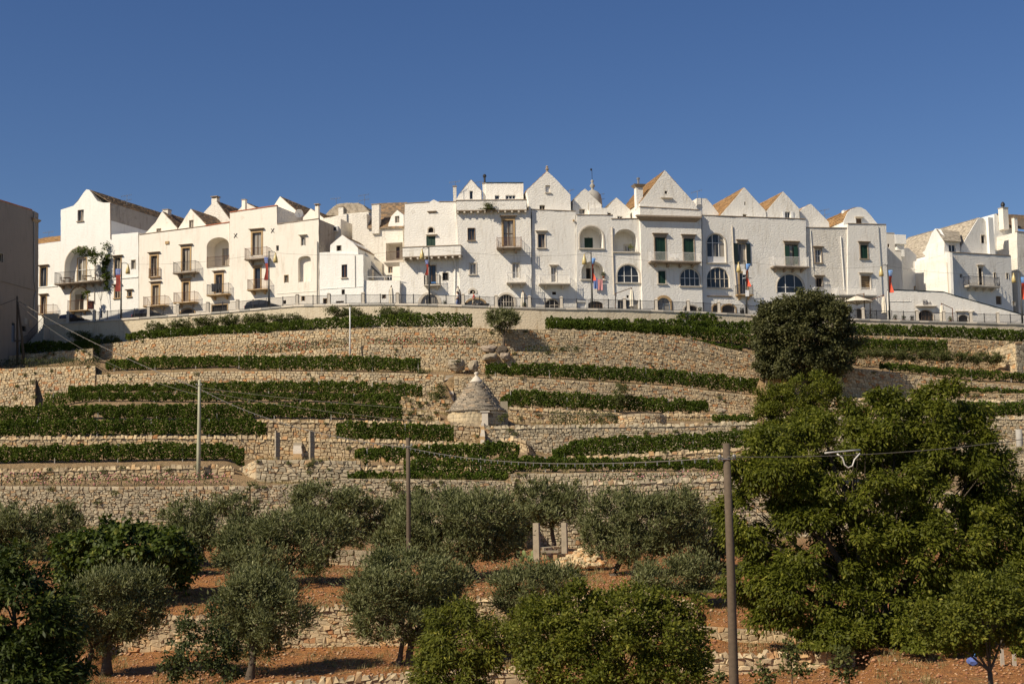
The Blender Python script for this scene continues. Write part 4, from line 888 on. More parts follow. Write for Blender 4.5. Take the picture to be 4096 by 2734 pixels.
# --- house with loggias
h = House('white house with three arched loggias and one big arched white window', 4, 2306.5, 2558, 'white', off=-.2)
h.wall([(641,440),(945,442),(948,473),(1165,470),(1178,750),(1196,1420),(641,1420)], 8)
h.loggia(667,532,862,715,95,1.6,[(706,628,777,716,dict(shut='closed',frame='darkgreen'))],trim=.15,sill=1); h.loggia(950,555,1148,745,95,1.7,[(1040,690,1090,744,dict(frame='whitepaint',trim=.1,tmat='limestone'))],sill=1); h.loggia(680,824,872,975,90,1.3,[(720,882,786,976,dict(frame='wood',pane='dark',part='door'))],sill=1)
h.op(980,852,1164,1003,arch=92,frame='whitepaint',pane='glass',mull=2,trim=.16,tmat='limestone',sill=1); h.op(1058,1108,1078,1131,pane='dark',mull=0); h.op(738,1158,865,1370,arch=30,pane='dark',frame='wood',mull=4,part='door'); h.op(645,1165,720,1370,arch=0,frame='whitepaint',pane='plastic',mull=0,part='door')
h.op(985,1150,1040,1370,frame='palewood',pane='curtain',part='door'); h.op(1060,1150,1160,1370,frame='palewood',pane='curtain',part='door')
h.done(); h.cap(641,438,945,440,.08); h.cap(930,472,1165,468,.08); h.pipe([(938,540),(945,820),(955,1100)],.08); h.pipe([(740,335),(740,400)],.06)
h.gable([(610,460),(612,318),(712,218),(848,352),(850,460)],7,2.2,None,((1,2),(2,3)),'roofpale'); h.op(662,388,711,430,frame='palewood',pane='curtain'); h.gable([(893,490),(895,382),(975,293),(1088,395),(1092,490)],7,2.6,None,((1,2),(2,3)),'roofpale'); h.op(980,446,1025,471,frame='whitepaint'); h.op(902,420,927,436,pane='dark',mull=0)
h.wall([(748,380),(895,380),(895,460),(748,460)],2,1.4); h.done()
m = MB(); a, z = h.q(775,330,7); m.lathe([(1.15,-.9),(1.15,-.4),(1.12,0),(1.08,.4),(1.0,.85),(.7,1.2),(.3,1.42),(.16,1.5),(.14,1.7),(.34,1.95),(.2,2.2),(.08,2.35),(.22,2.55),(.03,2.75)],(a,7,z),14); m.build('dome', MAT['concrete'], h.root, smooth=True)
m = MB(); m.tube([(a,7,z+2.7),(a,7,z+4.1)],.03,5); m.box(a-.2,6.98,z+3.85,a,7.02,z+4.1); m.build('weather_vane', MAT['iron'], h.root)
# --- great gable house
h = House('house with the tallest steep gable, a dark cornice and two closed green shutters', 4, 2558.5, 2811, 'white', off=-.55)
h.wall([(1168,372),(1665,398),(1682,470),(1698,1420),(1196,1420),(1180,740)], 9)
for x0_, y0_, x1_, y1_ in ((1296,626,1383,820),(1536,636,1620,826)): h.op(x0_,y0_,x1_,y1_,shut='closed',frame='darkgreen',trim=.14,tmat='brownstone',hood=.2)
h.op(1323,906,1383,1012,shut='closed',frame='darkgreen',trim=.12,tmat='limestone',sill=1); h.op(1507,884,1672,1032,arch=80,frame='whitepaint',mull=3,trim=.1,tmat='limestone',sill=1); h.op(1318,1130,1425,1370,arch=55,frame='bluepaint',pane='concrete',mull=1,trim=.3,tmat='ochre',part='door'); h.op(1545,1195,1650,1370,arch=25,pane='dark',mull=0,trim=.15,tmat='limestone',part='door')
h.done(); h.cornice(1142,442,1690,485,.55,'brownstone'); h.bal(1266,1680,824,750,1.1,'brownstone','whiteiron',4,.18,0,.012)
h.gable([(1170,392),(1172,332),(1225,270),(1380,65),(1470,168),(1632,345),(1660,410)],11,.7,'white',((1,3),(3,5)),'roofochre'); h.op(1378,237,1399,262,pane='dark',mull=0); h.done()
h.cornice(1348,290,1445,304,.25,'limestone',.7); h.cap(1168,370,1665,397,.09); h.chim(1140,208,1196,345,1.0,'white','flare')
# --- long house with two gables
h = House('long white house with dark open shutters and two gables behind the parapet', 5, 2811.5, 3224, 'white', off=0)
h.wall([(228,444),(480,457),(800,468),(1093,475),(1108,1420),(233,1420)], 9)
h.op(268,594,422,838,arch=76,frame='whitepaint',pane='curtain',mull=2,panel=.22,trim=.13,tmat='limestone',sill=1); h.op(527,676,595,850,shut='open',smat='darkgreen',frame='palewood',pane='curtain',hood=.25,trim=.04,tmat='brownstone'); h.op(541,922,600,1098,frame='whitepaint',pane='glass',trim=.2,tmat='ochre',part='door'); h.op(266,874,455,1045,arch=95,frame='limestone',mull=4,sill=1,tmat='limestone'); h.op(922,686,1028,864,frame='darkgreen',pane='curtain',mull=2,hood=.2,trim=.06,tmat='brownstone',shut=None); h.op(852,928,1080,1090,arch=112,frame='whitepaint',mull=2,trim=.12,tmat='limestone')
for x_ in (70,318,395): h.op(x_,1190,x_+(110 if x_ != 318 else 50),1370,arch=28,pane='dark',mull=0,trim=.16,tmat='ochre',part='door')
h.op(700,1195,800,1370,arch=28,pane='dark',mull=0,part='door')
h.done(); h.bal(526,652,1102,1025,.7,'ochre','iron',2); h.bal(830,1120,866,788,1.1,'brownstone','whiteiron',4,.18,0,.012); h.cap(228,442,1093,473,.09); h.pipe([(478,530),(490,800),(520,1110)],.07); h.cornice(268,1112,480,1122,.15,'brownstone')
for q0_ in ((922,958),(998,1028)):
    a, z0, b, z1 = h.rect(q0_[0],700,q0_[1],850,-.12); m = MB(); m.box(a,-.12,z0,b,-.07,z1); m.build('shutter', MAT['greenwood'], h.root)
h.gable([(380,480),(382,440),(580,208),(758,403),(765,480)],11,1.8,'white',((1,2),(2,3)),'roofochre'); h.op(580,328,592,357,pane='dark',mull=0); h.op(567,431,600,456,frame='palewood',pane='dark',mull=0); h.gable([(765,485),(765,408),(905,243),(1038,385),(1045,490)],11,1.9,'white',((1,2),(2,3)),'roofochre'); h.op(920,410,966,468,frame='whitepaint',shut='open',smat='plastic',part='door'); h.gable([(180,460),(182,298),(265,300),(378,440),(378,460)],6,3,'white'); h.done()
# --- narrower houses
h = House('narrow white house with two brown framed windows between drainpipes', 5, 3224.5, 3389.5, 'old', off=.3)
h.wall([(1096,547),(1441,551),(1455,1420),(1108,1420)], 8); h.op(1172,722,1222,836,frame='whitepaint',pane='curtain',trans=1,trim=.13,tmat='brownstone',hood=.04,sill=1); h.op(1182,965,1232,1060,frame='wood',pane='dark',trim=.12,tmat='brownstone',hood=.05,part='door')
h.op(1200,1170,1300,1370,pane='dark',mull=0,part='door'); h.done(); h.cap(1096,545,1441,549,.1); h.pipe([(1385,618),(1405,900),(1415,1060)],.06,'clean'); h.pipe([(1463,580),(1470,1060)],.07,'clean'); h.pipe([(1132,560),(1155,890)],.04,'clean')
h.gable([(1045,560),(1047,402),(1092,366),(1135,346),(1150,358),(1285,498),(1295,560)],8,2.2,'white',((1,3),(4,5)),'roofochre'); h.done()
h = House('white house with a rounded gable and one closed green shutter', 6, 3390, 3553, 'white', off=.1)
h.wall([(240,513),(563,521),(584,1420),(240,1420)], 8); h.op(347,690,406,803,shut='closed',frame='darkgreen',trim=.14,tmat='brownstone',hood=.15,sill=1); h.op(352,946,430,1060,frame='wood',pane='ochre',mull=0,trans=5,trim=.13,tmat='limestone',hood=.1); h.op(318,1222,360,1370,pane='dark',mull=0,trim=.05,tmat='limestone',part='door')
h.done(); h.bal(170,482,1106,1044,1.2,'concrete','whiteiron',0,.22,0,.016); h.bal(-30,165,1106,1044,1.2,'concrete','whiteiron',0,.22,0,.016); h.cap(240,511,563,519,.09); h.pipe([(497,535),(515,800),(530,1120)],.035,'metal')
h.gable([(205,535),(205,492),(240,415),(268,390),(320,372),(350,373),(392,396),(440,450),(490,512),(490,535)],9,1.3,'clean',((1,2),(2,3),(3,4),(6,7)),'roofochre'); h.op(310,466,358,508,frame='wood',pane='wood',mull=0,hood=.02,tmat='limestone'); h.done(); h.chim(208,398,245,440,2.5,'clean',None)
h = House('pale set back house wall behind the lamp with the red banner', 6, 3546, 3612, 'cream', off=5, group=None)
h.wall([(560,590),(632,592),(636,738),(688,742),(705,1110),(560,1110)], 6); h.op(573,680,590,708,frame='rust',mull=2); h.done(); h.cap(560,588,632,590,.06,0,'limestone'); h.cap(636,736,688,740,.08,0,'limestone')
a, z0, b, z1 = h.rect(600,640,618,735,.3)
h = House('white house front with a thick square chimney top at the street gap', 6, 3590, 3672, 'clean', off=9, group=None)
h.wall([(655,735),(720,715),(745,712),(815,775),(820,1110),(655,1110)], 8); h.op(800,1040,832,1110,frame='greenwood',pane='dark',trim=.1,tmat='ochre'); h.done(); h.chim(652,650,712,745,-.6,'clean',None); h.chim(636,602,728,640,-.9,'clean',None,2.2)
# --- right house, lit side and shaded front
YA = facY(3800)+1.5
h = House('bright sunlit side of the corner house with one window under its gablet', 6, 3678, 3801, 'clean', Ya=YA+13, Yb=YA, group=None)
h.wall([(735,800),(850,765),(885,735),(945,585),(970,553),(1000,560),(1050,650),(1052,746),(1094,753),(1116,1330),(745,1330)], .3); h.op(972,690,1020,768,frame='whitepaint',pane='glass',trim=.1,tmat='limestone'); h.op(890,855,912,887,pane='dark',mull=0); h.done()
h.pipe([(850,770),(865,1080)],.07); h.pipe([(1068,835),(1085,1100)],.07); h.cap(735,797,850,762,.06,0,'limestone')
h = House('corner house front in half shade with a curly black iron balcony', 6, 3801.5, 4052, 'white', Ya=YA+.15, Yb=YA+3.9)
h.wall([(1094,752),(1350,768),(1605,782),(1632,1420),(1116,1420)], 11); h.op(1336,880,1366,1022,frame='wood',pane='dark',trim=.12,tmat='limestone',hood=.1,mull=0,part='door'); h.op(1178,934,1197,962,pane='dark',mull=0,trim=.03,tmat='limestone'); h.op(1460,920,1478,965,pane='dark',mull=0,trim=.03,tmat='limestone'); h.op(1565,925,1583,974,pane='dark',mull=0,trim=.05,tmat='limestone'); h.op(1480,1116,1530,1186,frame='brownstone',pane='wood',mull=0); h.op(1645-30,1160,1670-30,1196,frame='ochre',pane='ochre',mull=0)
h.done(); h.bal(1256,1513,1028,955,1.0,'limestone','iron',4,.2,.12,.02); h.cap(1094,750,1605,780,.1)
h.gable([(1185,790),(1188,702),(1260,585),(1325,475),(1345,460),(1376,466),(1432,548),(1448,790)],14,2.0,'white',((1,3),(3,4),(5,6)),'roofpale'); h.op(1355,607,1386,675,frame='limestone',pane='dark',mull=0,trim=.06,tmat='limestone'); h.wall([(1048,652),(1176,660),(1182,770),(1048,770)],3,1.0,'white'); h.op(1085,684,1146,745,frame='whitepaint',mull=1); h.done()
h.lean((1042,655),(1188,662),(1172,578),(978,556),.7,3.4,'roofpale'); h.chim(1422,460,1466,790,1.6,'clean',None)
h = House('far corner house with a brown slab roof and black cowled chimney', 6, 3976, 4230, 'clean', Ya=YA+6.5, Yb=YA+10.5, group=None)
h.wall([(1466,432),(1480,427),(1580,520),(1600,545),(1640,560),(1640,1420),(1466,1420)],8,1.5); h.wall([(1655,580),(2000,612),(2000,1420),(1672,1420)],6,-2.2,'old'); h.op(1655+20,545-0,1690,575,frame='greenwood',mull=0) if False else None
h.done(); h.lean((1585,545),(2000,590),(2000,455),(1482,428),1.0,6,'roof'); h.chim(1540,380,1584,518,.6,'cream','cowl'); h.chim(1634,462,1660,548,.2,'cream'); h.pipe([(1605,675),(1615,1040)],.07); h.cap(1655,578,2000,610,.1,-2.2)
# --- ramp wall with the lettering
h = House('whitewashed ramp wall with a sloping dark coping and a small sign', 6, 3553.5, 4230, 'white', off=-2.6, offb=-5.2, cat='ramp wall', name='ramp_wall', group=None)
h.wall([(586,1063),(700,1068),(1040,1083),(1150,1118),(1714,1275),(1860,1315),(1860,1460),(586,1460)], .5)
h.op(832,1232,958,1400,arch=52,frame='wood',pane='dark',mull=3,trim=.1,tmat='limestone',part='door'); h.op(1166,1272,1250,1400,arch=35,pane='dark',mull=0,frame='iron',trim=.1,tmat='limestone',part='door'); h.done()
h.cornice(815,1195,992,1212,.45,'limestone'); h.cornice(1145,1240,1305,1250,.25,'limestone')
for p_, q_ in (((586,1061),(1040,1081)),((1040,1081),(1150,1116)),((1150,1116),(1860,1313))): h.cap(*p_, *q_, .07, 0, 'darkgreen', .55)
h.band(586,1158,770,1162,.05,.05)
RAMP = h
# ------------------------------------------------------------------ vegetation
def unit(a): return a / np.maximum(1e-9, np.linalg.norm(a, axis=1, keepdims=True))
def leaf_mesh(name, C, D, N, L, W, rnd, m, parent, O, fold=.18):
    n = len(C); D = unit(D); S = unit(np.cross(N, D)); N2 = np.cross(D, S)
    L = np.broadcast_to(np.asarray(L, float), (n,))[:, None]; W = np.broadcast_to(np.asarray(W, float), (n,))[:, None]
    V = np.empty((n, 4, 3)); mid = C - D*L*.06 - N2*W*fold
    V[:, 0] = C - D*L*.5; V[:, 1] = mid + S*W*.5; V[:, 2] = C + D*L*.5 - N2*L*.12; V[:, 3] = mid - S*W*.5
    V -= np.array(O)
    b = np.arange(n)[:, None]*4; T = np.concatenate([b+np.array([0,1,2]), b+np.array([0,2,3])], 1).reshape(-1, 3)
    return np_mesh(name, V.reshape(-1, 3), T, m, parent, np.repeat(rnd, 4))
G_VINE = 'trellised vine rows on the terraces'
def hedge(label, u0, u1, top, Y0, mat='vine', thick=.6, gap=.2, dens=560, L=.17, W=.15, posts=5.0, flowers=None, group=G_VINE, name='vine_row', cat='vine row', zoff=0.0):
    u0, u1 = max(u0, -350), min(u1, 4450); us = np.linspace(u0, u1, max(8, int((u1-u0)/30)))
    B = [place(u, Y0) for u in us]; ZT = np.array([at(u, pl(top, u), YY(u, Y0)).z for u in us]); X = np.array([b.x for b in B]); Yv = np.array([b.y for b in B]); ZB = np.array([b.z for b in B])
    ZB = np.minimum(ZB, ZT-.6)
    S = np.concatenate([[0], np.cumsum(np.hypot(np.diff(X), np.diff(Yv)))]); Ln = S[-1]
    root = empty(name, (X[len(X)//2], Yv[len(X)//2], ZB[len(X)//2]), 0, label, cat, group); O = root.location.copy()
    hm = float(np.mean(ZT-ZB)); n = int(Ln*dens*max(.35, (hm-gap*.5)/1.5)); s = NR.random(n)*Ln
    x, y, zb, zt = (np.interp(s, S, a) for a in (X, Yv, ZB, ZT)); ph = NR.random(6)*6.28
    zt = zt + .10*np.sin(s*2.3+ph[0])*np.sin(s*.9+ph[1]) + .06*np.sin(s*6.1+ph[2])
    pl_ = np.sin(s*math.pi*1.9+ph[5]); zt = zt-.10*(1-np.abs(pl_))+.05*np.sin(s*15+ph[3]); thin = (np.sin(s*.83+ph[4])+np.sin(s*1.37+ph[1])) < -1.9; zt = np.where(thin, zt-.45*(zt-zb)*.6, zt)
    ge = np.minimum(gap, (zt-zb)*.4) * (.75+.35*np.sin(s*2.7+ph[3])+.25*np.sin(s*7.3+ph[0]))
    f = NR.random(n)**.85; z = zb+ge+(zt-zb-ge)*f
    end = np.minimum(1, np.minimum(s, Ln-s)/.5)**.5
    prof = np.sqrt(np.clip(1-(2*f-1.0)**4, .12, 1))
    lump = 1+.22*np.sin(s*3.1+ph[4]+z*2)*np.sin(z*4.1+ph[5])+.18*np.sin(s*7.7+z*3.3+ph[1])
    hw = thick*.5*prof*lump*(.55+.45*end); r = NR.random(n); side = np.where(r < .62, -1, np.where(r < .8, 1, 0))
    off = np.where(side == 0, NR.uniform(-1, 1, n), side*(1-.35*NR.random(n)**1.5))*hw
    t = np.stack([np.gradient(X, S), np.gradient(Yv, S)], 1); tx, ty = np.interp(s, S, t[:, 0]), np.interp(s, S, t[:, 1])
    C = np.stack([x-ty*off, y+tx*off, z], 1)
    N = np.stack([-ty*side*.8, tx*side*.8, .5+.5*(f > .9)], 1) + NR.normal(0, .55, (n, 3)); D = NR.normal(0, 1, (n, 3)) + np.array([0, 0, -.7])
    sc_ = NR.uniform(.7, 1.25, n)
    rnd = np.clip(.2+.5*NR.random(n)**1.5+.2*(NR.random(n) < .08)+.16*np.sin(s*.7+ph[2])*np.sin(s*2.1+ph[0]), 0, 1)
    tag(leaf_mesh('foliage', C, D, unit(N), L*sc_, W*sc_, rnd, MAT[mat], root, O), kind='stuff')
    m = MB(); q = .3
    while q < Ln:
        bx, by, bz, bt = (float(np.interp(q, S, a)) for a in (X, Yv, ZB, ZT)); j = rng.uniform(-.12, .12)
        if bt-bz > .9: m.tube([(bx-O.x, by-O.y, bz-O.z-.1), (bx+j-O.x, by-O.y+.03, bz+.45-O.z), (bx+j*.5-O.x, by-O.y, bz+.95-O.z)], [.045, .03, .025], 4, False)
        q += rng.uniform(.8, 1.25)
    if m.V: tag(m.build('stems', MAT['bark'], root), kind='stuff')
    if posts:
        q = 1.0
        while q < Ln:
            bx, by, bz, bt = (float(np.interp(q, S, a)) for a in (X, Yv, ZB, ZT)); hh = bt-bz-.06
            m = MB(); m.tube([(0,0,-.1),(0,0,hh)], .045, 5); m.build('post', MAT['concrete'], root, (bx-O.x, by-O.y-thick*.28, bz-O.z)); q += posts*rng.uniform(.9, 1.1)
    if flowers:
        k, mt = flowers; pts = NR.integers(0, n, k); V = []; Fc = []
        for i in pts:
            c = C[i]-np.array(O)+np.array([0, -.06, .02]); r_ = .05+.03*rng.random(); o = len(V)
            V += [tuple(c+np.array(d)*r_) for d in ((1,0,0),(-1,0,0),(0,1,0),(0,-1,0),(0,0,1),(0,0,-1))]
            Fc += [tuple(o+a for a in f_) for f_ in ((0,2,4),(2,1,4),(1,3,4),(3,0,4),(2,0,5),(1,2,5),(3,1,5),(0,3,5))]
        tag(mesh_obj('blossoms', V, Fc, MAT[mt], root), kind='stuff')
    return root
HEDGES = [
 ('hedge of vines at the left edge beside the shaded stairway',LO,400,[(0,1380),(166,1362),(300,1366),(400,1355)],148.2,{}),
 ('topmost long vine row under the road wall left of the young olive',505,1890,[(505,1334),(596,1319),(834,1305),(1132,1283),(1400,1264),(1658,1251),(1890,1252)],150.8,dict(thick=.8)),
 ('second vine row from the top, left of the boulders',425,1682,[(425,1440),(596,1424),(1300,1421),(1400,1419),(1682,1433)],143.4,{}),
 ('vine row right of the boulders, running down towards the laurel',1942,3078,[(1942,1453),(2194,1452),(2492,1466),(2700,1478),(3078,1519)],143.0,{}),
 ('first of four stacked vine rows under the long wall, ending by the stair bush',275,1690,[(275,1546),(400,1538),(834,1526),(1400,1522),(1690,1538)],138.4,{}),
 ('second of four stacked vine rows, starting at the wall corner',175,1612,[(175,1571),(400,1566),(1300,1570),(1612,1576)],134.0,{}),
 ('third of four stacked vine rows, reaching the short coped walls',LO,1610,[(0,1621),(500,1616),(1300,1608),(1610,1616)],126.4,{}),
 ('fourth of four stacked vine rows, ending above the left gate pillar',LO,1066,[(0,1677),(500,1673),(1020,1671),(1066,1692)],120.7,{}),
 ('short vine row between two coped walls below the hut',1346,1816,[(1346,1692),(1400,1681),(1816,1699)],122.0,{}),
 ('vine row in front of the gate wall crossed by the concrete pole',LO,978,[(0,1784),(477,1773),(600,1766),(900,1773),(978,1787)],115.8,{}),
 ('vine row with bare stems right of the stone gate pillars',1420,2078,[(1420,1792),(1700,1778),(2000,1764),(2078,1772)],115.6,dict(gap=.7)),
 ('lowest long vine row crossed by the thick cable',1616,2945,[(1616,1836),(1800,1827),(2200,1823),(2700,1831),(2945,1842)],110.4,dict(gap=.2)),
 ('vine row below the slanted coping wall right of the hut',2210,3024,[(2210,1794),(2350,1746),(2700,1736),(3024,1716)],119.6,{}),
 ('vine row right of the conical hut carrying a young sapling',2002,2832,[(2002,1592),(2045,1556),(2200,1563),(2700,1591),(2832,1602)],136.0,{}),
 ('small vine patch above the slanted coping beside the laurel',2850,3030,[(2850,1655),(3030,1655)],127.8,dict(gap=.2)),
 ('low green vine strip under the thick cable beside the wooden pole',1390,2032,[(1390,1884),(2032,1890)],109.8,dict(gap=.05,posts=0)),
 ('upper of the two vine rows right of the young olive under the road wall',2182,3024,[(2182,1268),(2700,1277),(3024,1286)],152.6,{}),
 ('lower of the two vine rows right of the young olive, on the long wall',2190,3034,[(2190,1280),(2492,1288),(2700,1300),(3034,1320)],150.4,{}),
 ('short vine row on the falling wall top left of the holm oak',2756,2968,[(2756,1352),(2968,1384)],149.7,dict(gap=.15)),
 ('long top hedge right of the holm oak under the road wall',3400,HI,[(3400,1292),(3755,1304),(4096,1319),(4500,1332)],151.3,dict(thick=.8)),
 ('second vine row right of the holm oak above the bare stemmed bushes',3380,3790,[(3380,1352),(3790,1361)],147.6,dict(gap=.15)),
 ('vine row behind the walnut top right of the oak shadow',3520,HI,[(3520,1446),(3700,1462),(4096,1490),(4500,1515)],141.2,{}),
 ('thin vine row at the right edge between two pale walls',3780,HI,[(3780,1542),(4096,1556)],138.3,dict(gap=.25)),
 ('lowest vine row at the right edge above the shaded wall',3560,HI,[(3560,1604),(4096,1604)],133.2,dict(thick=1.0)),
]
for lb, a_, b_, tp, y_, kw in HEDGES: hedge(lb, a_, b_, tp, y_, **kw)
BED = dict(mat='rose', thick=.8, gap=.05, dens=190, L=.13, W=.10, posts=0, group='rose beds on the terraces', name='rose_bed', cat='rose bed')
hedge('low rose bed with red blooms left of the white lamp post', 985, 1395, [(985,1378),(1395,1352)], 147.7, flowers=(60,'petalred'), **BED)
hedge('low rose bed with red blooms between the white post and the young olive', 1470, 1895, [(1470,1352),(1895,1350)], 147.7, flowers=(70,'petalred'), **BED)
hedge('low rose bed in the olive tree shadow', 2100, 2325, [(2100,1378),(2325,1386)], 147.6, **BED)
hedge('low roses at the left edge below the twin wooden pole', LO, 400, [(0,1434),(400,1428)], 143.0, **BED)
hedge('thin bed of pale pink flowers on the tall rubble wall at the left', LO, 936, [(0,1890),(936,1892)], 109.8, flowers=(260,'petalpink'), **dict(BED, dens=110))
hedge('yellowish shrub strip right of the hut under a coped wall', 2196, 2476, [(2196,1640),(2476,1648)], 129.6, **dict(BED, mat='shrub', dens=260, name='shrub_strip', cat='shrub', group=None))
hedge('rough flowering strip above the dark olive behind the gate posts', 2360, 2990, [(2360,1888),(2990,1878)], 107.2, flowers=(60,'petalpink'), **dict(BED, dens=110))

KIND = dict(
 olive=dict(mat='olive', L=.17, W=.046, lai=2.05, cr=.36, up=.7, rad=1.0, tr=.16, jit=.75),
 walnut=dict(mat='walnut', L=.19, W=.08, lai=3.1, cr=.5, up=-.4, rad=.8, tr=.32, jit=.6),
 fig=dict(mat='fig', L=.22, W=.17, lai=3.0, cr=.45, up=-.3, rad=.7, tr=.13, jit=.7),
 chestnut=dict(mat='chestnut', L=.22, W=.075, lai=3.0, cr=.40, up=-.25, rad=.9, tr=.2, jit=.7),
 pear=dict(mat='pear', L=.12, W=.068, lai=2.3, cr=.34, up=.1, rad=.8, tr=.10, jit=.8),
 peach=dict(mat='pear', L=.17, W=.045, lai=2.0, cr=.36, up=-.35, rad=.8, tr=.09, jit=.7),
 holm=dict(mat='holm', L=.26, W=.16, lai=3.3, cr=.62, up=.1, rad=.7, tr=.3, jit=.8),
 laurel=dict(mat='walnut', L=.20, W=.10, lai=2.2, cr=.5, up=.1, rad=.7, tr=.15, jit=.8),
 shrub=dict(mat='shrub', L=.14, W=.095, lai=1.3, cr=.3, up=.1, rad=.8, tr=.03, jit=.9),
 rose=dict(mat='rose', L=.13, W=.09, lai=1.2, cr=.3, up=.1, rad=.8, tr=.025, jit=.9),
 vine=dict(mat='vine', L=.16, W=.14, lai=1.5, cr=.28, up=-.3, rad=.8, tr=.04, jit=.8))
def tree(name, label, cat, base, crowns, kind, group=None, Y=None, z=None, dr=.85, fork=.45, trunks=None, tilt=0.0, shell=.5, lob=None):
    lob = (2 if kind in ('olive', 'walnut', 'pear', 'fig', 'holm') else 0) if lob is None else lob
    k = KIND[kind]; u, Y0 = base
    if Y is None: P = place(u, Y0); Yc = P.y
    else: Yc = Y; P = at(u, z, Y)
    root = empty(name, P, 0, label, cat, group); O = np.array(P)
    dist = Yc if Y is None else 60; lf = min(1.7, max(1.0, dist/62.0)) if kind in ('olive', 'fig', 'pear', 'peach') else 1.0; k = dict(k, L=k['L']*lf, W=k['W']*lf)
    s = ppm(Yc); el = []; big = (1.12 if Y0 < 72 else .98) if kind == 'olive' and Y0 < 100 else 1.0
    for c in crowns:
        cu, cv, ru, rv = c[:4]; ru *= big; rv *= big; rr = max(ru, rv)/s*dr; dy = c[4] if len(c) > 4 else rng.uniform(-.35, .35)*(rr if kind != 'walnut' else 1.6)
        p = at(cu, cv, Yc+dy); el.append((np.array(p), np.array([ru/s, min(rr, 3.2), rv/s])))
    if lob:
        for c, r in list(el):
            for _ in range(lob):
                d3 = unit(NR.normal(0, 1, (1, 3)))[0]; d3[2] = abs(d3[2])*.8-.15; q3 = NR.uniform(.3, .5); el.append((c+d3*r*NR.uniform(.75, 1.0), r*q3))
    CC = []; Dd = []; lim = []
    for c, r in el:
        A = 4*math.pi*(r[0]*r[2]*.7+r[1]*(r[0]+r[2])*.15); nc = max(5, int(A/(k['cr']**2*3.2)))
        d = unit(NR.normal(0, 1, (nc, 3))); rad = shell+(1.08-shell)*NR.random(nc)**.6
        q = c+d*r*rad[:, None]*.92; cs = NR.uniform(.6, 1.3, nc)*k['cr']; cs *= np.minimum(1, r.min()/k['cr'])
        keep = np.ones(nc, bool)
        for c2, r2 in el:
            if c2 is not c: keep &= (np.linalg.norm((q-c2)/r2, axis=1) > (.74 if kind in ('walnut', 'pear') else .5)) | (NR.random(nc) < .12)
        kf = max(.05, keep.mean()); 
        if not keep.any(): keep[:] = True
        q = q[keep]; d = d[keep]; cs = cs[keep]; nc = len(q)
        n = max(40, int(k['lai']*A*kf/(k['L']*k['W']*.5)*.62)); w_ = cs**2; idx = NR.choice(nc, n, p=w_/w_.sum())
        o = unit(NR.normal(0, 1, (n, 3)))*(NR.random(n)**.55 if kind != 'olive' else np.abs(NR.normal(0, .75, n)))[:, None]*cs[idx][:, None]*np.array([1.1, 1.1, .85])
        sp = NR.random(n) < (.24 if kind == 'olive' else .12); o[sp] *= NR.uniform(1.2, 1.9, (int(sp.sum()), 1)); o[sp, 2] += NR.uniform(0, .3 if kind == 'olive' else .12, int(sp.sum()))*(1 if k['up'] > -.2 else -1)
        CC.append((q[idx]+o, o, d[idx], NR.random(nc)[idx]))
        if len(lim) < min(len(crowns), 12 if kind == 'walnut' else 5): lim.append((c, q))
    C = np.concatenate([a for a, *_ in CC]); o = np.concatenate([b for _, b, *_ in CC]); d = np.concatenate([b for _, _, b, _ in CC]); cl = np.concatenate([b for *_, b in CC])
    n = len(C); C[:, 2] = np.maximum(C[:, 2], P.z+.08)
    D = unit(o)*k['rad']+d*.35+np.array([0, 0, k['up']])+NR.normal(0, k['jit'], (n, 3))*.6; N = unit(d*.6+unit(o)*.5+np.array([0, -.15, .6])+NR.normal(0, .45, (n, 3)))
    sz = NR.uniform(.7, 1.25, n); rnd = np.clip(.12+.28*cl+.5*NR.random(n)**2+.25*(NR.random(n) < .06), 0, 1)
    tag(leaf_mesh('crown', C, D, N, k['L']*sz, k['W']*sz, rnd, MAT[k['mat']], root, O), kind='stuff')
    m = MB(); tr = k['tr']; top = np.mean([c for c, r in el], axis=0); low = min(c[2]-r[2] for c, r in el)
    for (bu, scl) in (trunks or [(u, 1.0)]):
        b = Vector((0, 0, 0)) if bu == u else Vector((at(bu, 1800, Yc).x-P.x, 0, 0)); r0 = tr*scl
        fk = Vector((b.x*.75+(top[0]-O[0])*.25+tilt, (top[1]-O[1])*.2, max(.25, (low-P.z)*.7+(top[2]-low)*fork*.6)))
        m.tube([b+Vector((0,0,-.3)), b+Vector((0,0,.02)), b.lerp(fk, .35)+Vector((rng.uniform(-.1,.1)*r0*5,0,0)), b.lerp(fk, .7)+Vector((rng.uniform(-.1,.1)*r0*5,0,0)), fk], [r0*1.7, r0*1.35, r0*.95, r0*.85, r0*.75], 8)
        for c, q in lim:
            e = Vector(c-O); mid = fk.lerp(e, .5)+Vector((rng.uniform(-.15,.15), rng.uniform(-.15,.15), .1)); m.tube([fk, mid, e], [r0*.45, r0*.28, r0*.12], 6, False)
            for i in NR.choice(len(q), min(len(q), 4), replace=False):
                e2 = Vector(q[i]-O); m.tube([mid, mid.lerp(e2, .55)+Vector((0,0,.06)), e2], [r0*.18, r0*.10, r0*.04], 4, False)
    m.build('trunk', MAT['bark'], root, smooth=True)
    return root
G_OL = 'olive trees in the lower orchard'
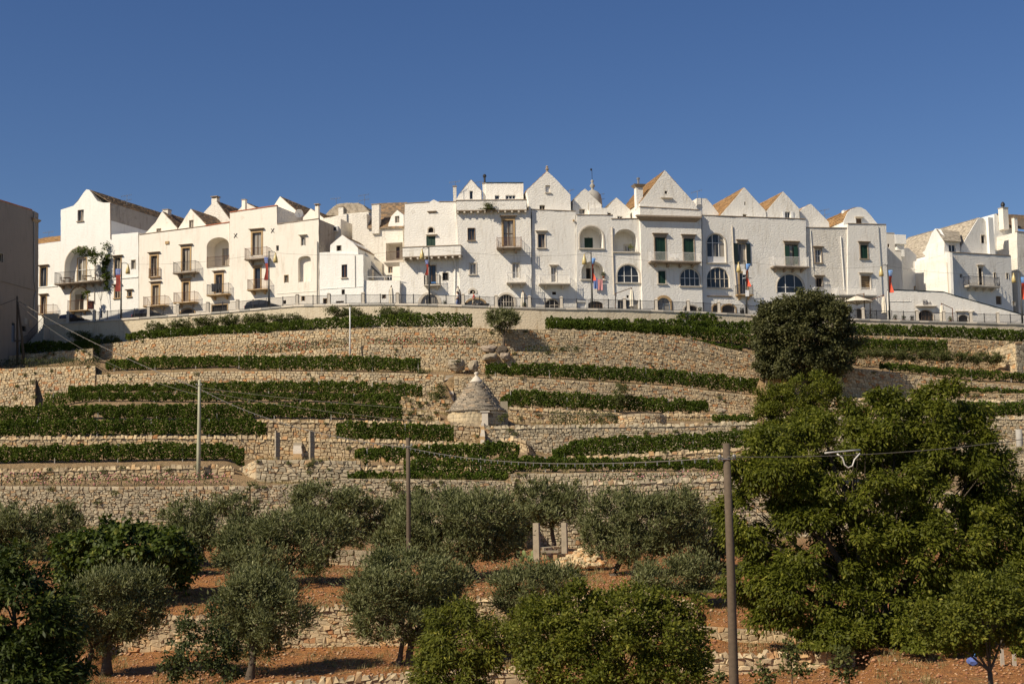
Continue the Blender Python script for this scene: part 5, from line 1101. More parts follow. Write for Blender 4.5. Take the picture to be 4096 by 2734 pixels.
OL = [
 ('olive tree cut by the left edge in front of the tall rubble wall',(60,88),[(60,2110,130,110),(110,2200,100,90),(-60,2150,120,120)],{}),
 ('slim olive tree beside the left edge pair, in front of the rubble wall',(260,90),[(250,2090,90,90),(280,2180,80,90)],{}),
 ('olive tree with a thick gnarled trunk behind the fig tree',(810,84),[(750,2060,110,80),(760,2160,110,90),(830,2110,60,70)],dict(trunks=[(810,2.2)])),
 ('small round olive tree touching the rubble wall left of the enclosure',(945,92),[(945,2035,82,62),(960,2110,80,60)],{}),
 ('broad olive tree above red soil, left of the middle pole',(1155,76),[(1000,2150,140,90),(1150,2110,130,70),(1290,2150,120,110),(1120,2230,230,85),(920,2200,70,80)],{}),
 ('dark ragged olive tree against the rough wall under the enclosure',(1300,94),[(1290,2000,150,70),(1420,2010,80,60),(1260,2080,120,70),(1430,2120,60,80)],{}),
 ('twin trunked olive tree in front of the fig tree',(350,58),[(450,2430,190,120),(330,2480,90,110),(560,2440,100,120),(400,2560,120,70),(480,2340,150,60)],dict(trunks=[(350,.7),(440,1.0)])),
 ('leaning olive tree rising over the leafy climber, beside the golden wall',(1000,58.5),[(1030,2400,140,110),(940,2440,90,100),(1100,2450,100,120),(1020,2540,130,80),(1070,2340,100,60)],{}),
 ('biggest olive tree with one straight dark trunk, centre of the orchard',(1903,78),[(1800,2070,240,120),(1950,2060,150,110),(1650,2120,140,130),(1980,2170,130,80),(1820,2180,220,75),(1560,2160,60,70)],dict(trunks=[(1903,1.25)],fork=.2)),
 ('multi trunked olive tree in front of the middle pole foot',(1640,59.5),[(1630,2330,210,120),(1500,2420,110,130),(1760,2360,110,100),(1640,2480,200,90),(1780,2470,90,70),(1560,2240,90,40)],dict(trunks=[(1590,.7),(1640,1.0),(1690,.7)])),
 ('dark olive tree behind the two lower gate posts',(2215,97.5),[(2150,2000,100,80),(2280,2010,90,80),(2200,2060,120,45)],{}),
 ('wide olive tree right of the gate posts and stone heap',(2455,80),[(2460,2060,145,110),(2375,2130,55,85),(2600,2090,140,120),(2540,2180,170,80),(2720,2060,110,110),(2760,2150,90,100)],dict(trunks=[(2455,1.1),(2520,.8)])),
 ('loose olive tree behind the plum and pear leaves, centre front',(2130,62),[(2130,2350,140,90),(2230,2320,100,60),(2080,2410,80,70)],{}),
 ('grey olive tree right of the fig tree, low over the red soil',(690,80),[(660,2190,110,90),(720,2250,90,60)],{}),
 ('low olive tree behind the middle pole, in front of the rough wall',(1560,96),[(1520,2080,110,90),(1610,2060,90,80)],{}),
 ('small olive tree between the gate posts and the biggest olive',(2060,100),[(2080,2080,80,80),(2030,2120,70,60)],{}),
 ('pale olive tree under the walnut edge, left of the tall pole',(2850,84),[(2830,2130,100,110),(2880,2220,90,80)],{}),
 ('olive tree half hidden left of the tall pole',(2680,70),[(2660,2320,130,80),(2760,2300,100,90),(2780,2420,90,60)],{}),
]
for lb, b_, cr_, kw in OL: tree('olive_tree', lb, 'tree', b_, cr_, 'olive', G_OL, **kw)
tree('olive_tree', 'young pruned olive tree on the upper terrace before the plaster wall', 'tree', (2018,147.2), [(2012,1285,62,46),(1975,1268,36,30),(2048,1272,36,36)], 'olive', G_OL, fork=.1)
tree('fig_tree', 'spreading fig tree with large dark leaves left of the orchard', 'tree', (560,72), [(480,2200,270,110),(330,2260,150,110),(650,2230,150,100),(500,2300,280,70),(430,2110,40,40),(560,2130,100,50)], 'fig')
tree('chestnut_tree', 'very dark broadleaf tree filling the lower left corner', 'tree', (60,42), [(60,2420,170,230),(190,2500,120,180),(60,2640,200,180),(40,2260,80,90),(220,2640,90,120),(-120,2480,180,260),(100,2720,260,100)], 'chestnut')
tree('climber_shrub', 'leafy climbing shrub in front of the leaning olive tree', 'shrub', (800,52), [(800,2600,140,110),(700,2660,60,90),(900,2640,80,100),(760,2480,45,45),(850,2450,35,55)], 'rose', shell=.2)
tree('peach_tree', 'bright green peach tree with long leaves at the bottom edge', 'tree', (1830,46), [(1830,2560,140,140),(1760,2640,110,110),(1930,2580,90,140),(1800,2470,90,70),(1890,2430,60,40),(1820,2700,190,90)], 'peach')
tree('plum_tree', 'thin plum tree between the peach and the pear tree', 'tree', (2130,52), [(2080,2500,70,80),(2120,2600,75,75),(2150,2440,90,80)], 'pear', shell=.3)
tree('pear_tree', 'large bright pear tree at the bottom edge beside the tall pole', 'tree', (2480,44), [(2400,2560,220,150),(2600,2520,200,150),(2300,2470,130,110),(2500,2430,170,90),(2700,2600,110,120),(2430,2690,260,90),(2770,2480,60,90),(2240,2620,180,120),(2640,2680,180,90),(2130,2540,90,110),(2330,2370,60,50)], 'pear')
tree('pear_tree', 'pear tree with a dark bare trunk in the lower right corner', 'tree', (3985,45), [(3950,2430,150,110),(3830,2490,130,80),(4060,2400,130,130),(3900,2360,110,70),(3770,2560,60,40),(4020,2520,150,50),(3790,2590,55,40),(3900,2580,70,45),(4070,2560,70,60),(3700,2480,60,60)], 'pear', fork=.3)
tree('walnut_tree', 'giant walnut tree covering the right side', 'tree', (3560,60), [(3300,1760,230,120),(3580,1720,250,130),(3800,1790,190,120),(3110,1860,190,170),(3400,1900,340,190),(3740,1960,320,200),(3960,1960,120,170),(3050,2060,170,170),(3300,2150,330,200),(3700,2200,340,200),(3970,2170,130,180),(3010,2270,130,130),(3250,2370,270,120),(3550,2420,300,110),(3400,2520,200,50),(3600,1610,70,40),(3450,1660,110,50),(3790,1600,55,90),(3890,1650,60,60),(4070,2060,110,200),(4060,2300,110,160),(3650,2500,230,60),(3850,2400,170,110),(3150,2440,150,80),(3480,2060,280,170,.6),(3560,2290,280,140,.6),(3850,2080,150,120,.4),(3200,1980,160,120,.5),(3520,1590,45,30),(3690,1570,40,35),(3600,2570,200,45,-2.5),(3790,2565,150,50,-2.5),(3330,2550,150,55,-2)], 'walnut', trunks=[(3560,1.0),(3480,.7)], fork=.15, shell=.6)
tree('walnut_tree', 'second leafy tree cut by the right edge beside the giant walnut', 'tree', (4260,64), [(4160,2020,110,130),(4230,2200,170,190),(4150,2350,110,130),(4320,2050,160,170),(4300,2380,180,140)], 'laurel', fork=.2)
tree('laurel_tree', 'dense dark laurel tree between the holm oak and the walnut', 'tree', (3230,112), [(3230,1565,130,75),(3140,1650,120,110),(3310,1640,110,100),(3200,1730,170,80),(3075,1600,60,70)], 'laurel')
tree('holm_oak', 'large round holm oak standing before the town', 'tree', (3215,138.7), [(3210,1340,190,150),(3125,1290,110,100),(3295,1290,115,105),(3210,1225,120,68),(3335,1400,85,110),(3095,1400,85,80),(3220,1470,140,60),(3120,1470,90,50)], 'holm', fork=.1)
tree('sapling', 'slim sapling standing in the vine row right of the hut', 'tree', (2490,135.2), [(2487,1572,38,36),(2470,1598,26,22)], 'shrub', fork=.05)
for i, (u_, Y0_, lb) in enumerate([(3170,52,'young tree with thin leaves at the bottom, right of the tall pole'),(3370,50,'spindly young tree before the shaded wall'),(2880,50,'low sprouting bush at the foot of the tall pole'),(3060,48,'small leafy bush on the red soil, bottom right of the pole')]):
    v_ = (2600,2620,2700,2690)[i]; r_ = (60,55,40,55)[i]
    tree('fruit_sapling', lb, 'shrub', (u_, Y0_), [(u_,v_,r_*.5,r_),(u_+16,v_+70,r_*.8,r_*.5),(u_-22,v_+50,r_*.5,r_*.6)], 'shrub', shell=.05)
G_SH = 'shrubs against the plaster road wall'
for i, (u_, v_, r_) in enumerate([(310,1330,38),(375,1345,45),(450,1352,30),(620,1296,42),(712,1284,46),(808,1272,48),(905,1268,46),(1005,1262,50),(1100,1262,40),(1175,1262,30),(1335,1232,40),(1410,1236,34),(1545,1236,42),(1610,1240,36)]):
    tree('climbing_rose', ('rambling rose bush at the shaded end of the road wall','rambling rose bush beside the left end of the top vine row','loose rose bush before the road wall, left of the top vine row')[i] if i < 3 else 'rambling rose bush showing above the topmost vine row, %s from its left end' % ('first','second','third','fourth','fifth','sixth','seventh','eighth','ninth','tenth','eleventh')[i-3], 'shrub', (u_, 152.4), [(u_,v_+10,r_*1.3,20),(u_+24,v_+24,r_*1.2,22)], 'shrub', G_SH, shell=.1)
for i, u_ in enumerate(range(3425, 4000, 62)):
    tree('bare_bush', 'bare stemmed bush before the golden wall, %s from the holm oak' % ('first','second','third','fourth','fifth','sixth','seventh','eighth','ninth','tenth')[i], 'shrub', (u_, 144.4), [(u_,1404+i*2.5,40,20),(u_-14,1418+i*2.5,26,16),(u_+18,1416+i*2.5,26,16)], 'shrub', 'bare stemmed bushes in front of the golden wall', fork=.02, trunks=[(u_-8,1.0),(u_+2,1.0),(u_+9,1.0)], shell=.2)
Yh = facY(430)-1.0
tree('climbing_vine', 'green climbing vine on the front of the arched white house', 'climber', (408,0), [(335,1006,50,22,0),(378,1030,30,28,0),(421,1012,20,52,.6),(423,1085,18,55,.6),(430,1140,15,24,.6),(344,1176,20,16,0)], 'vine', None, Y=Yh, z=1262, dr=.3, fork=.1)
tree('parapet_plant', 'wild caper plant hanging on the corbelled roof terrace', 'plant', (1945,0), [(1945,832,30,18,0),(1960,848,22,14,0)], 'shrub', None, Y=facY(1945)-.75, z=838, dr=.4)
tree('ivy', 'ivy spilling over the road wall left of the holm oak', 'climber', (2790,153.6), [(2780,1264,90,16,0),(2840,1272,50,14,0),(2720,1258,25,12,0)], 'vine', dr=.2, shell=.1)
for lb, u_, v_, Y_, r_ in (('green bush beside the narrow stair left of the hut',1757,1568,134.0,42),('oleander with yellow flowers before the hut drum',2018,1668,125.2,20),('rose bush with pink blooms right of the hut roof',2052,1590,137.2,34),('round bush growing out of the wall under the boulders',1690,1488,141.8,20),('bush on the wall below the enclosure corner',1010,1950,108.6,22),('dark bush rooted in the rough wall beside the middle pole',1670,1955,107.6,26),('small bush rooted in the rough wall left of the middle pole',1585,1950,107.6,24),('grey shrub on the lawn left of the lower gate',2070,2180,92.0,50)):
    tree('bush', lb, 'shrub', (u_, Y_), [(u_, v_, r_, r_*.8)], 'shrub' if 'grey' not in lb else 'olive', None, shell=.2, **({} if ground_z(u_, Y_) < at(u_, v_, YY(u_, Y_)).z-.1 else dict(Y=YY(u_, Y_), z=v_+10)))
# ------------------------------------------------------------------ stone things on the hill
def ashlar(label, pts, size, mat, nparts, coping=0, name='dry_stone_wall', group=None, cat='wall'):
    """pts: (u, v_top, v_bottom, Y)"""
    n = 60; t = np.linspace(0, len(pts)-1, n); idx = np.arange(len(pts))
    us, vt, vb, ys = (np.interp(t, idx, [p[i] for p in pts]) for i in range(4))
    return stone_wall(name, label, [at(u, v, y) for u, v, y in zip(us, vt, ys)], [at(u, v, y).z for u, v, y in zip(us, vb, ys)], mat, size, nparts, coping, group, cat, proud=(.0,.03))
y_ = YY(1024, 111.0)
ashlar('sunlit slanting side of the square stone enclosure', [(936,1882,1912,y_+5),(1023,1837,1912,y_+.1)], (.5,.24), MAT['stone'], 90)
yb = YY(4061, 143.0)
ashlar('pale sunlit flank of the stone bastion at the right edge', [(3955,1403,1486,yb+7),(4060,1367,1492,yb+.1)], (.5,.3), MAT['stone'], 90)
ashlar('shaded front of the stone bastion at the right edge', [(4061,1366,1490,yb),(4420,1374,1510,yb+5)], (.5,.3), MAT['stonegrey'], 40)
ashlar('curved end wall beside the hut path with leaning coping', [(2003,1752,1790,YY(2003,122.5)),(2060,1745,1795,YY(2060,121)),(2110,1762,1806,YY(2110,120.6)),(2142,1800,1818,YY(2142,121.5))], (.4,.26), MAT['stonegold'], 30, 1)
ashlar('small retaining stones between the lower gate posts', [(2168,2188,2215,88.6),(2262,2180,2205,89.5)], (.5,.28), MAT['stonegrey'], 20)

def trullo():
    Y = YY(1905, 128.0); s = ppm(Y); c = at(1908, 1690, Y); Rb = 118/s; zb = at(1908, 1646, Y).z-c.z; zt = at(1893, 1502, Y).z-c.z; zc = at(1893, 1529, Y).z-c.z
    root = empty('stone_hut', c, 0, 'conical dry stone hut with a whitewashed tip among the terraces', 'hut')
    prof = lambda f: Rb*((1-f)**.86)*(1-.06*math.sin(f*math.pi))      # f 0 eave .. 1 apex
    m = MB(); m.lathe([(Rb*.94,-1.2),(Rb*.95,zb+.05),(prof(.5)*.93,zb+(zt-zb)*.5),(.05,zt-.1)], (0,0,0), 32); m.build('core', MAT['soilwall'], root)
    H = zc-zb; nr = 27; st = []
    for r in range(nr):
        z0 = zb+H*r/nr; hh = H/nr; f = (z0-zb)/(zt-zb); rad = prof(f)+(.14 if r == 0 else .0)+rng.uniform(-.01,.02); a = rng.random()
        while True:
            da = rng.uniform(.26, .62)/max(rad, .3); a2 = a+da*.97; V = []
            j = rng.uniform(-.05, .08); hz = hh*rng.uniform(.95, 1.25); tz = rng.uniform(-.015, .015)
            for z_, ro in ((z0+tz, rad+j), (z0+hz+tz, rad+j-.035)):
                for an, rr in ((a, ro), ((a+a2)/2, ro+.01), (a2, ro), (a2, rad-.35), (a, rad-.35)): V.append((rr*math.sin(an), -rr*math.cos(an), z_))
            st.append((da*rad*(1 if math.cos((a+a2)/2) > .1 else .01), V, [(0,1,6,5),(1,2,7,6),(2,3,8,7),(4,0,5,9),(5,6,7,8,9),(4,3,2,1,0)])); a = a2+da*.03
            if a > 2*math.pi+.4: break
    st.sort(key=lambda t: -t[0])
    for _, V, Fc in st[:260]:
        cc = Vector(V[0]); mesh_obj('stone_slab', [tuple(Vector(v)-cc) for v in V], Fc, MAT['slab'], root, cc, cols=[rng.uniform(.0,.97)]*len(V))
    VV = []; FF = []; CC = []
    for _, V, Fc in st[260:]:
        o = len(VV); VV += V; FF += [tuple(i+o for i in f) for f in Fc]; CC += [rng.uniform(.1,.97)]*len(V)
    tag(mesh_obj('small_slabs', VV, FF, MAT['slab'], root, cols=CC), kind='stuff')
    f1 = (zc-zb)/(zt-zb); m = MB(); m.lathe([(prof(f1)+.03, zc-.03),(prof(f1)*.8, zc+(zt-zc)*.3),(prof(f1)*.42, zc+(zt-zc)*.75),(.12,zt-.02),(.1,zt+.05),(.2,zt+.16),(.18,zt+.28),(.03,zt+.36)], (0,0,0), 20); m.build('whitewashed_tip', MAT['limestone'], root, smooth=True)
    # drum masonry
    rows = 6; VV = []; hz = zb+.9
    for r in range(rows):
        z0 = -.9+hz*r/rows; a = rng.random()
        while a < 2*math.pi+.2:
            da = rng.uniform(.3, .62)/Rb; V = []; ro = Rb*.97+rng.uniform(.0,.05); e = a+da*.96; z1 = z0+hz/rows*.95
            for z_ in (z0, z1):
                for an, rr in ((a, ro), ((a+e)/2, ro+.03), (e, ro), (e, Rb*.8), (a, Rb*.8)): V.append((rr*math.sin(an), -rr*math.cos(an), z_))
            if math.cos(a) > -.2:
                cc = Vector(V[0]); mesh_obj('drum_stone', [tuple(Vector(v)-cc) for v in V], [(0,1,6,5),(1,2,7,6),(2,3,8,7),(4,0,5,9),(5,6,7,8,9)], MAT['stone'], root, cc, cols=[rng.uniform(.2,.8)]*10)
            a += da
    m = MB(); x0 = (1930-1908)/s; m.box(x0,-Rb-.16,-1.1,x0+.55,-Rb*.9,zb-.25); d = m.build('door_slab', MAT['limestone'], root); m = MB(); m.box(x0-.12,-Rb-.22,zb-.247,x0+.7,-Rb*.9,zb-.12); m.build('lintel', MAT['limestone'], d)
    m = MB(); m.box((2003-1908)/s,-.9,-1.0,(2032-1908)/s,.8,at(2015,1607,Y).z-c.z); m.build('buttress', MAT['stonegrey'], root)
trullo()
def pillar(label, u0, u1, vt, vb, Y0, nb, mat='rockstone', yaw=.78, dp=.45):
    Y = YY(u0, Y0); s = ppm(Y); p = at((u0+u1)/2, vb, Y); w_ = (u1-u0)/s/1.32/2; H = (vb-vt)/s
    root = empty('gate_pillar', p, yaw, label, 'pillar', 'stone gate pillars'); root['kind'] = 'thing'; z = -.25
    for i in range(nb):
        h_ = (H+.25)/nb; m = MB(); j = rng.uniform(-.012,.012); m.taper(-w_+j,-w_*dp,z,w_+j,w_*dp,z+h_-.012,.012); m.build('block' if nb > 1 else 'shaft', MAT[mat], root); z += h_
    if nb > 1:
        m = MB(); m.taper(-w_*1.02,-w_*dp*1.02,z,-w_*.3,w_*dp*1.02,z+.1,.02); m.build('broken_top', MAT[mat], root)
pillar('left stone block pillar of the upper terrace gate', 1095, 1123, 1727, 1834, 114.6, 6)
pillar('right stone block pillar of the upper terrace gate', 1232, 1262, 1728, 1836, 114.6, 6)
pillar('left monolith post of the lower orchard gate', 2131, 2164, 2092, 2228, 87.0, 1, 'rockstone', -.35, .8)
pillar('right monolith post of the lower orchard gate', 2245, 2274, 2090, 2196, 89.0, 1, 'rockstone', -.35, .8)
def steps(name, label, u0, u1, v0, v1, Y0, Y1, n, mat='rockstone'):
    a = at(u0, v0, YY(u0, Y0)); root = empty(name, a, 0, label, 'stair')
    for i in range(n):
        f0 = i/n; f1 = (i+1)/n; Ya = YY(u0, Y0+(Y1-Y0)*f0); v = v0+(v1-v0)*f1
        p, q = at(u0, v, Ya), at(u1, v, Ya); zl = at(u0, v0+(v1-v0)*f0, Ya).z-.3
        m = MB(); j0, j1 = rng.uniform(-.05,.05), rng.uniform(-.05,.05); m.taper(p.x-a.x+j0, p.y-a.y, zl-a.z, q.x-a.x+j1, YY(u0, Y1)-a.y+.2, p.z-a.z, .035); m.build('step', MAT[rng.choice((mat, 'limestone', 'ochre'))], root)
steps('stone_stair', 'narrow stone stair between two terrace walls left of the hut tip', 1779, 1814, 1602, 1500, 139.8, 142.6, 8)
steps('stone_stair', 'pale stone steps between the upper gate pillars', 1172, 1207, 1836, 1758, 118.2, 119.7, 7)
steps('stone_stair', 'orange stone steps of the hut path in the wall gap', 1921, 1939, 1785, 1690, 121.5, 125.5, 7, 'ochre')
def rock(label, u, v, Y0, ru, rv, mat='rockstone', dr=.8):
    Y = YY(u, Y0); s = ppm(Y); p = at(u, v, Y); bm = bmesh.new(); bmesh.ops.create_icosphere(bm, subdivisions=3, radius=1.0); o3 = Vector((rng.random()*9, rng.random()*9, 0))
    for q in bm.verts:
        n3 = q.co.normalized(); k = 1+.28*noise.noise(n3*1.3+o3)+.12*noise.noise(n3*3.2+o3); b = Vector((round(n3.x*1.5)/1.5, round(n3.y*1.5)/1.5, round(n3.z*1.5)/1.5))
        w3 = (n3*.75+b*.3)*k; q.co = Vector((w3.x*ru/s, w3.y*max(ru,rv)/s*dr, w3.z*rv/s))
    me = bpy.data.meshes.new('boulder'); bm.to_mesh(me); bm.free(); me.materials.append(MAT[mat])
    return tag(link(bpy.data.objects.new('boulder', me), None, p), label, 'boulder', 'boulders by the olive terrace')
rock('larger pale boulder with a fern beside the white tip of the hut', 1828, 1460, 145.2, 38, 27)
rock('smaller pale boulder right of the fern boulder', 1894, 1463, 145.2, 21, 26)
rock('flat boulder under the roots of the young olive tree', 1960, 1428, 146.0, 32, 16)
rock('dark round boulder beside the olive roots', 2020, 1425, 146.0, 22, 16, 'brownstone')
rock('jagged dark rock left of the olive roots', 1955, 1395, 146.6, 32, 16, 'brownstone')
rock('twisted root stump rock under the young olive', 2008, 1403, 146.4, 24, 20, 'bark')
rock('pale rock at the end of the sapling vine row', 2885, 1642, 138.0, 22, 11)
tree('fern', 'green fern hanging on the larger boulder', 'plant', (1828,0), [(1828,1447,20,12,0),(1822,1460,12,10,0)], 'rose', None, Y=YY(1828,145.2)-1.0, z=1448, dr=.4)
m = MB(); p = at(2200, 2208, 86.5); m.box(-.55,-.2,.22,.5,.25,.36); bn = m.build('stone_bench', MAT['rockstone'], None, p-Vector((0,0,.25))); tag(bn, 'low stone bench slab between the lower gate posts', 'bench')
for x in (-.35,.3): m = MB(); m.taper(x-.13,-.14,-.15,x+.13,.2,.218,.02); m.build('bench_foot', MAT['ochre'], bn)
def pears():
    p = place(2120, 87.5); root = empty('prickly_pear', p, 0, 'prickly pear cactus beside the left lower gate post', 'cactus')
    for x, y, z, a, sz in ((-.5,0,.3,.2,.2),(-.35,.1,.62,-.2,.17),(0,0,.28,-.3,.2),(.2,.05,.6,.3,.2),(.35,-.1,.92,.1,.17),(-.7,0,.6,-.3,.15),(.1,-.2,.25,.6,.18)):
        m = MB(); m.tube([(0,0,-sz*1.2),(0,0,-sz*.8),(0,0,0),(0,0,sz*.7),(0,0,sz*1.05)], [.03,sz*.6,sz*.85,sz*.65,.05], 10)
        m.V = [(vx, vy*.2, vz) for vx, vy, vz in m.V]; o = m.build('pad', MAT['cactus'], root, (x, y, z), True); o.rotation_euler = (rng.uniform(-.2,.2), a, rng.uniform(-.6,.6))
MAT['cactus'] = plain('cactus_green', (.16,.20,.06), .6)
pears()
def mound():
    Y = YY(2570, 128.4); s = ppm(Y); c = at(2570, 1690, Y); rr = 96/s; A = np.linspace(-1.5, 1.5, 40)
    P = [Vector((c.x+rr*math.sin(a), c.y-rr*.7*math.cos(a), c.z+.62+.15*math.cos(a))) for a in A]
    r = stone_wall('round_stone_bed', 'round low stone bed heaped with dry brushwood right of the shrub strip', P, [c.z-.1]*40, MAT['stone'], (.34,.2), 60, 0, None, 'stone bed')
    m = MB(); O = r.location
    for i in range(260):
        a = rng.uniform(-1.5,1.5); q = rr*rng.random()**.6*.8; x, y = c.x+q*math.sin(a)-O.x, c.y-q*.7*math.cos(a)-O.y; z = c.z+.72+.3*(1-q/rr)*rng.random()-O.z; d = Vector((rng.uniform(-1,1), rng.uniform(-.4,.4), rng.uniform(-.1,.15)))*.5
        m.tube([Vector((x,y,z))-d, Vector((x,y,z))+d], .013, 3, False)
    tag(m.build('brushwood', MAT['polewood'], r), kind='stuff')
mound()
def heap():
    Y = 84.0; c = at(2330, 2262, Y); root = empty('stone_heap', c, 0, 'heaped stone pile beside the lower gate posts', 'stone heap'); sp = ppm(Y); k = 0
    while k < 230:
        u = rng.uniform(2236, 2412); g = (u-2236)/176; hmax = (.25+.75*min(1, g*1.5))*1.25*(1 if g < .85 else (1-g)/.15+.15)*.95; t = rng.random(); yy = -1.5*(1-t)+rng.uniform(-.1,.1); z = hmax*t*.95
        q = at(u, 2262, Y+yy*.6); r_ = rng.uniform(.09, .2)*(1.5 if z < .3 else 1); bm = bmesh.new(); bmesh.ops.create_icosphere(bm, subdivisions=1, radius=1)
        for w3 in bm.verts: w3.co = Vector((w3.co.x*r_*1.3, w3.co.y*r_, w3.co.z*r_*.75))*rng.uniform(.8, 1.15)
        me = bpy.data.meshes.new('stone'); bm.to_mesh(me); bm.free(); me.materials.append(MAT['stonegold'])
        at_ = me.attributes.new('rnd', 'FLOAT', 'POINT'); at_.data.foreach_set('value', np.full(len(me.vertices), rng.random(), 'f'))
        o = link(bpy.data.objects.new('stone', me), root, (q.x-c.x, q.y-c.y, z+.05)); o.rotation_euler = (rng.uniform(-.4,.4), rng.uniform(-.4,.4), rng.random()*3); k += 1
heap()
# loose stones and clods on the red soil
def clods():
    n = 15000; V = []; T = []; C = []; base = np.array([(1,0,0),(-1,0,0),(0,1,0),(0,-1,0),(0,0,1),(0,0,-.6)]); tri = np.array([(0,2,4),(2,1,4),(1,3,4),(3,0,4),(2,0,5),(1,2,5),(3,1,5),(0,3,5)])
    for i in range(n):
        u = rng.uniform(-100, 4200); Y0 = 46+52*rng.random()**1.2; p = place_fast(u, Y0); r_ = rng.uniform(.03, .075)*(1.7 if rng.random() < .06 else 1)
        V.append(base*NR.uniform(.6, 1.3, (6, 3))*r_*np.array([1.3,1.1,.7])+np.array([p[0], p[1], p[2]+r_*.2])); T.append(tri+6*i); C += [rng.random()]*6
    tag(np_mesh('soil_stones', np.concatenate(V), np.concatenate(T), MAT['clod'], None, np.array(C)), 'loose stones and clods scattered over the red soil', 'stones', kind='stuff')
_pc = {}
def place_fast(u, Y0):
    k = int(round(u/40))*40
    if k not in _pc: _pc[k] = column(k)
    p = _pc[k]; Y = YY(u, Y0); d = ray(u, 2400); return d.x*Y/d.y, Y, float(np.interp(Y0, [a for a, b in p], [b for a, b in p]))
MAT['straw'] = leafmat('straw', (.16,.12,.05), (.32,.25,.11), (.46,.38,.20), .2)
MAT['clod'] = stonemat('soil_stone', [(0,(.30,.11,.05)),(.5,(.46,.22,.10)),(.8,(.48,.28,.14)),(1,(.52,.38,.23))])
clods()
def grass(label, n, fu, fy, hgt, mat, name='dry_grass'):
    k = 0; B = np.empty((n, 3)); 
    while k < n:
        u = fu(); Y0 = fy(u); x, y, z = place_fast(u, Y0); m_ = min(n-k, rng.randint(5, 16))
        B[k:k+m_] = np.array([x, y, z])+NR.normal(0, .14, (m_, 3))*np.array([1, 1, 0]); k += m_
    d = NR.normal(0, .35, (n, 3)); d[:, 2] = 1; h_ = hgt*NR.uniform(.5, 1.3, n)[:, None]; w_ = NR.normal(0, 1, (n, 3)); w_[:, 2] = 0; w_ = unit(w_)*.011*(1+hgt)
    V = np.stack([B-w_, B+w_, B+d*h_], 1).reshape(-1, 3); T = np.arange(3*n).reshape(-1, 3)
    tag(np_mesh(name, V, T, MAT[mat], None, np.repeat(NR.random(n), 3)), label, 'grass', kind='stuff')
def patchy(u, y): return noise.noise(Vector((u*.004, y*.12, 3)))
def fy1(u):
    for _ in range(12):
        y = 46+50*rng.random()
        if patchy(u, y) > .05: return y
    return y
grass('dry grass tufts and weeds between the orchard trees', 26000, lambda: rng.uniform(-100, 4200), fy1, .22, 'straw')
_wl = [w_ for w_ in WALLS.values() if w_[0] > 100]
def fu2(): global _cw; _cw = rng.choice(_wl); return rng.uniform(max(_cw[1], -100), min(_cw[2], 4200))
def fy2(u): return _cw[0]+(.5+rng.random()*.8 if rng.random() < .5 else -.15-rng.random()*.9)
grass('dry grass along the tops and feet of the terrace walls', 30000, fu2, fy2, .3, 'straw', 'wall_grass')
grass('fresh green weeds scattered under the orchard trees', 9000, lambda: rng.uniform(-100, 4200), fy1, .16, 'shrub', 'green_weeds')
def wall_weeds():
    Cs = []; Ds = []
    for i in range(190):
        w_ = rng.choice(_wl); u = rng.uniform(max(w_[1], 0), min(w_[2], 4096)); f = rng.random()**1.5; Y = YY(u, w_[0])-.12; a_, b_ = pl(w_[3], u), pl(w_[4], u); c = np.array(at(u, a_+(b_-a_)*f*.8, Y)); r_ = rng.uniform(.12, .34); n = int(30+160*r_)
        d = unit(NR.normal(0, 1, (n, 3))); Cs.append(c+d*(NR.random(n)**.5)[:, None]*r_*np.array([1.3, .5, .8])); Ds.append(d+np.array([0, -.2, -.2]))
    C = np.concatenate(Cs); D = np.concatenate(Ds); n = len(C)
    tag(leaf_mesh('wall_weeds', C, D+NR.normal(0, .4, (n, 3)), unit(D+np.array([0, -.5, .6])), .12, .06, NR.random(n), MAT['shrub'], None, (0, 0, 0)), 'small weeds sprouting from the joints of the terrace walls', 'weeds', kind='stuff')
wall_weeds()
# ------------------------------------------------------------------ poles, cables
def pole(label, u, vtop, Y0, r0, r1, mat, vbase=None, name='utility_pole', fit=True):
    b = place(u, Y0) if vbase is None else at(u, vbase, YY(u, Y0)); t = at(u, vtop, b.y); H = t.z-b.z; root = empty(name, b, 0, label, 'pole'); m = MB()
    m.tube([(0,0,-.5),(0,0,H*.3),(.02,0,H*.6),(.01,0,H)], [r1, r1*.95, (r0+r1)/2, r0], 10); m.build('shaft', MAT[mat], root, smooth=True)
    if fit:
        m = MB(); m.tube([(-.25,-r0,H-.45),(.25,-r0,H-.45)], .025, 6); m.lathe([(.05,0),(.06,.06),(.03,.1)], (.2,-r0,H-.42), 8); m.lathe([(.05,0),(.06,.06),(.03,.1)], (-.2,-r0,H-.42), 8); m.build('insulator_bracket', MAT['metal'], root)
    return b, H
pole('brown wooden pole in the centre of the orchard', 1636, 1750, 73.0, .10, .125, 'polewood')
P2 = pole('tall brown wooden pole in front of the walnut tree', 2948, 1771, 40.0, .10, .14, 'polewood')
pole('greenish concrete pole among the vine rows at the left', 794, 1518, 112.0, .10, .17, 'polecon')
pole('slim white post with a small panel on the upper terrace', 1400, 1228, 145.4, .055, .07, 'plastic', 1420, 'lamp_post', False)
pole('grey concrete post at the right edge beside the lower walls', 4082, 1716, 126.0, .28, .3, 'concrete', 1850, 'concrete_post', False)
b = place(70, 145.2); Ht = at(66, 1184, b.y).z-b.z; root = empty('twin_utility_pole', b, 0, 'pair of wooden poles leaning together at the left edge', 'pole')
m = MB(); m.tube([(0,0,-.4),(-.1,0,Ht*.5),(-.2,0,Ht)], [.14,.12,.1], 9); m.build('shaft', MAT['polewood'], root, smooth=True)
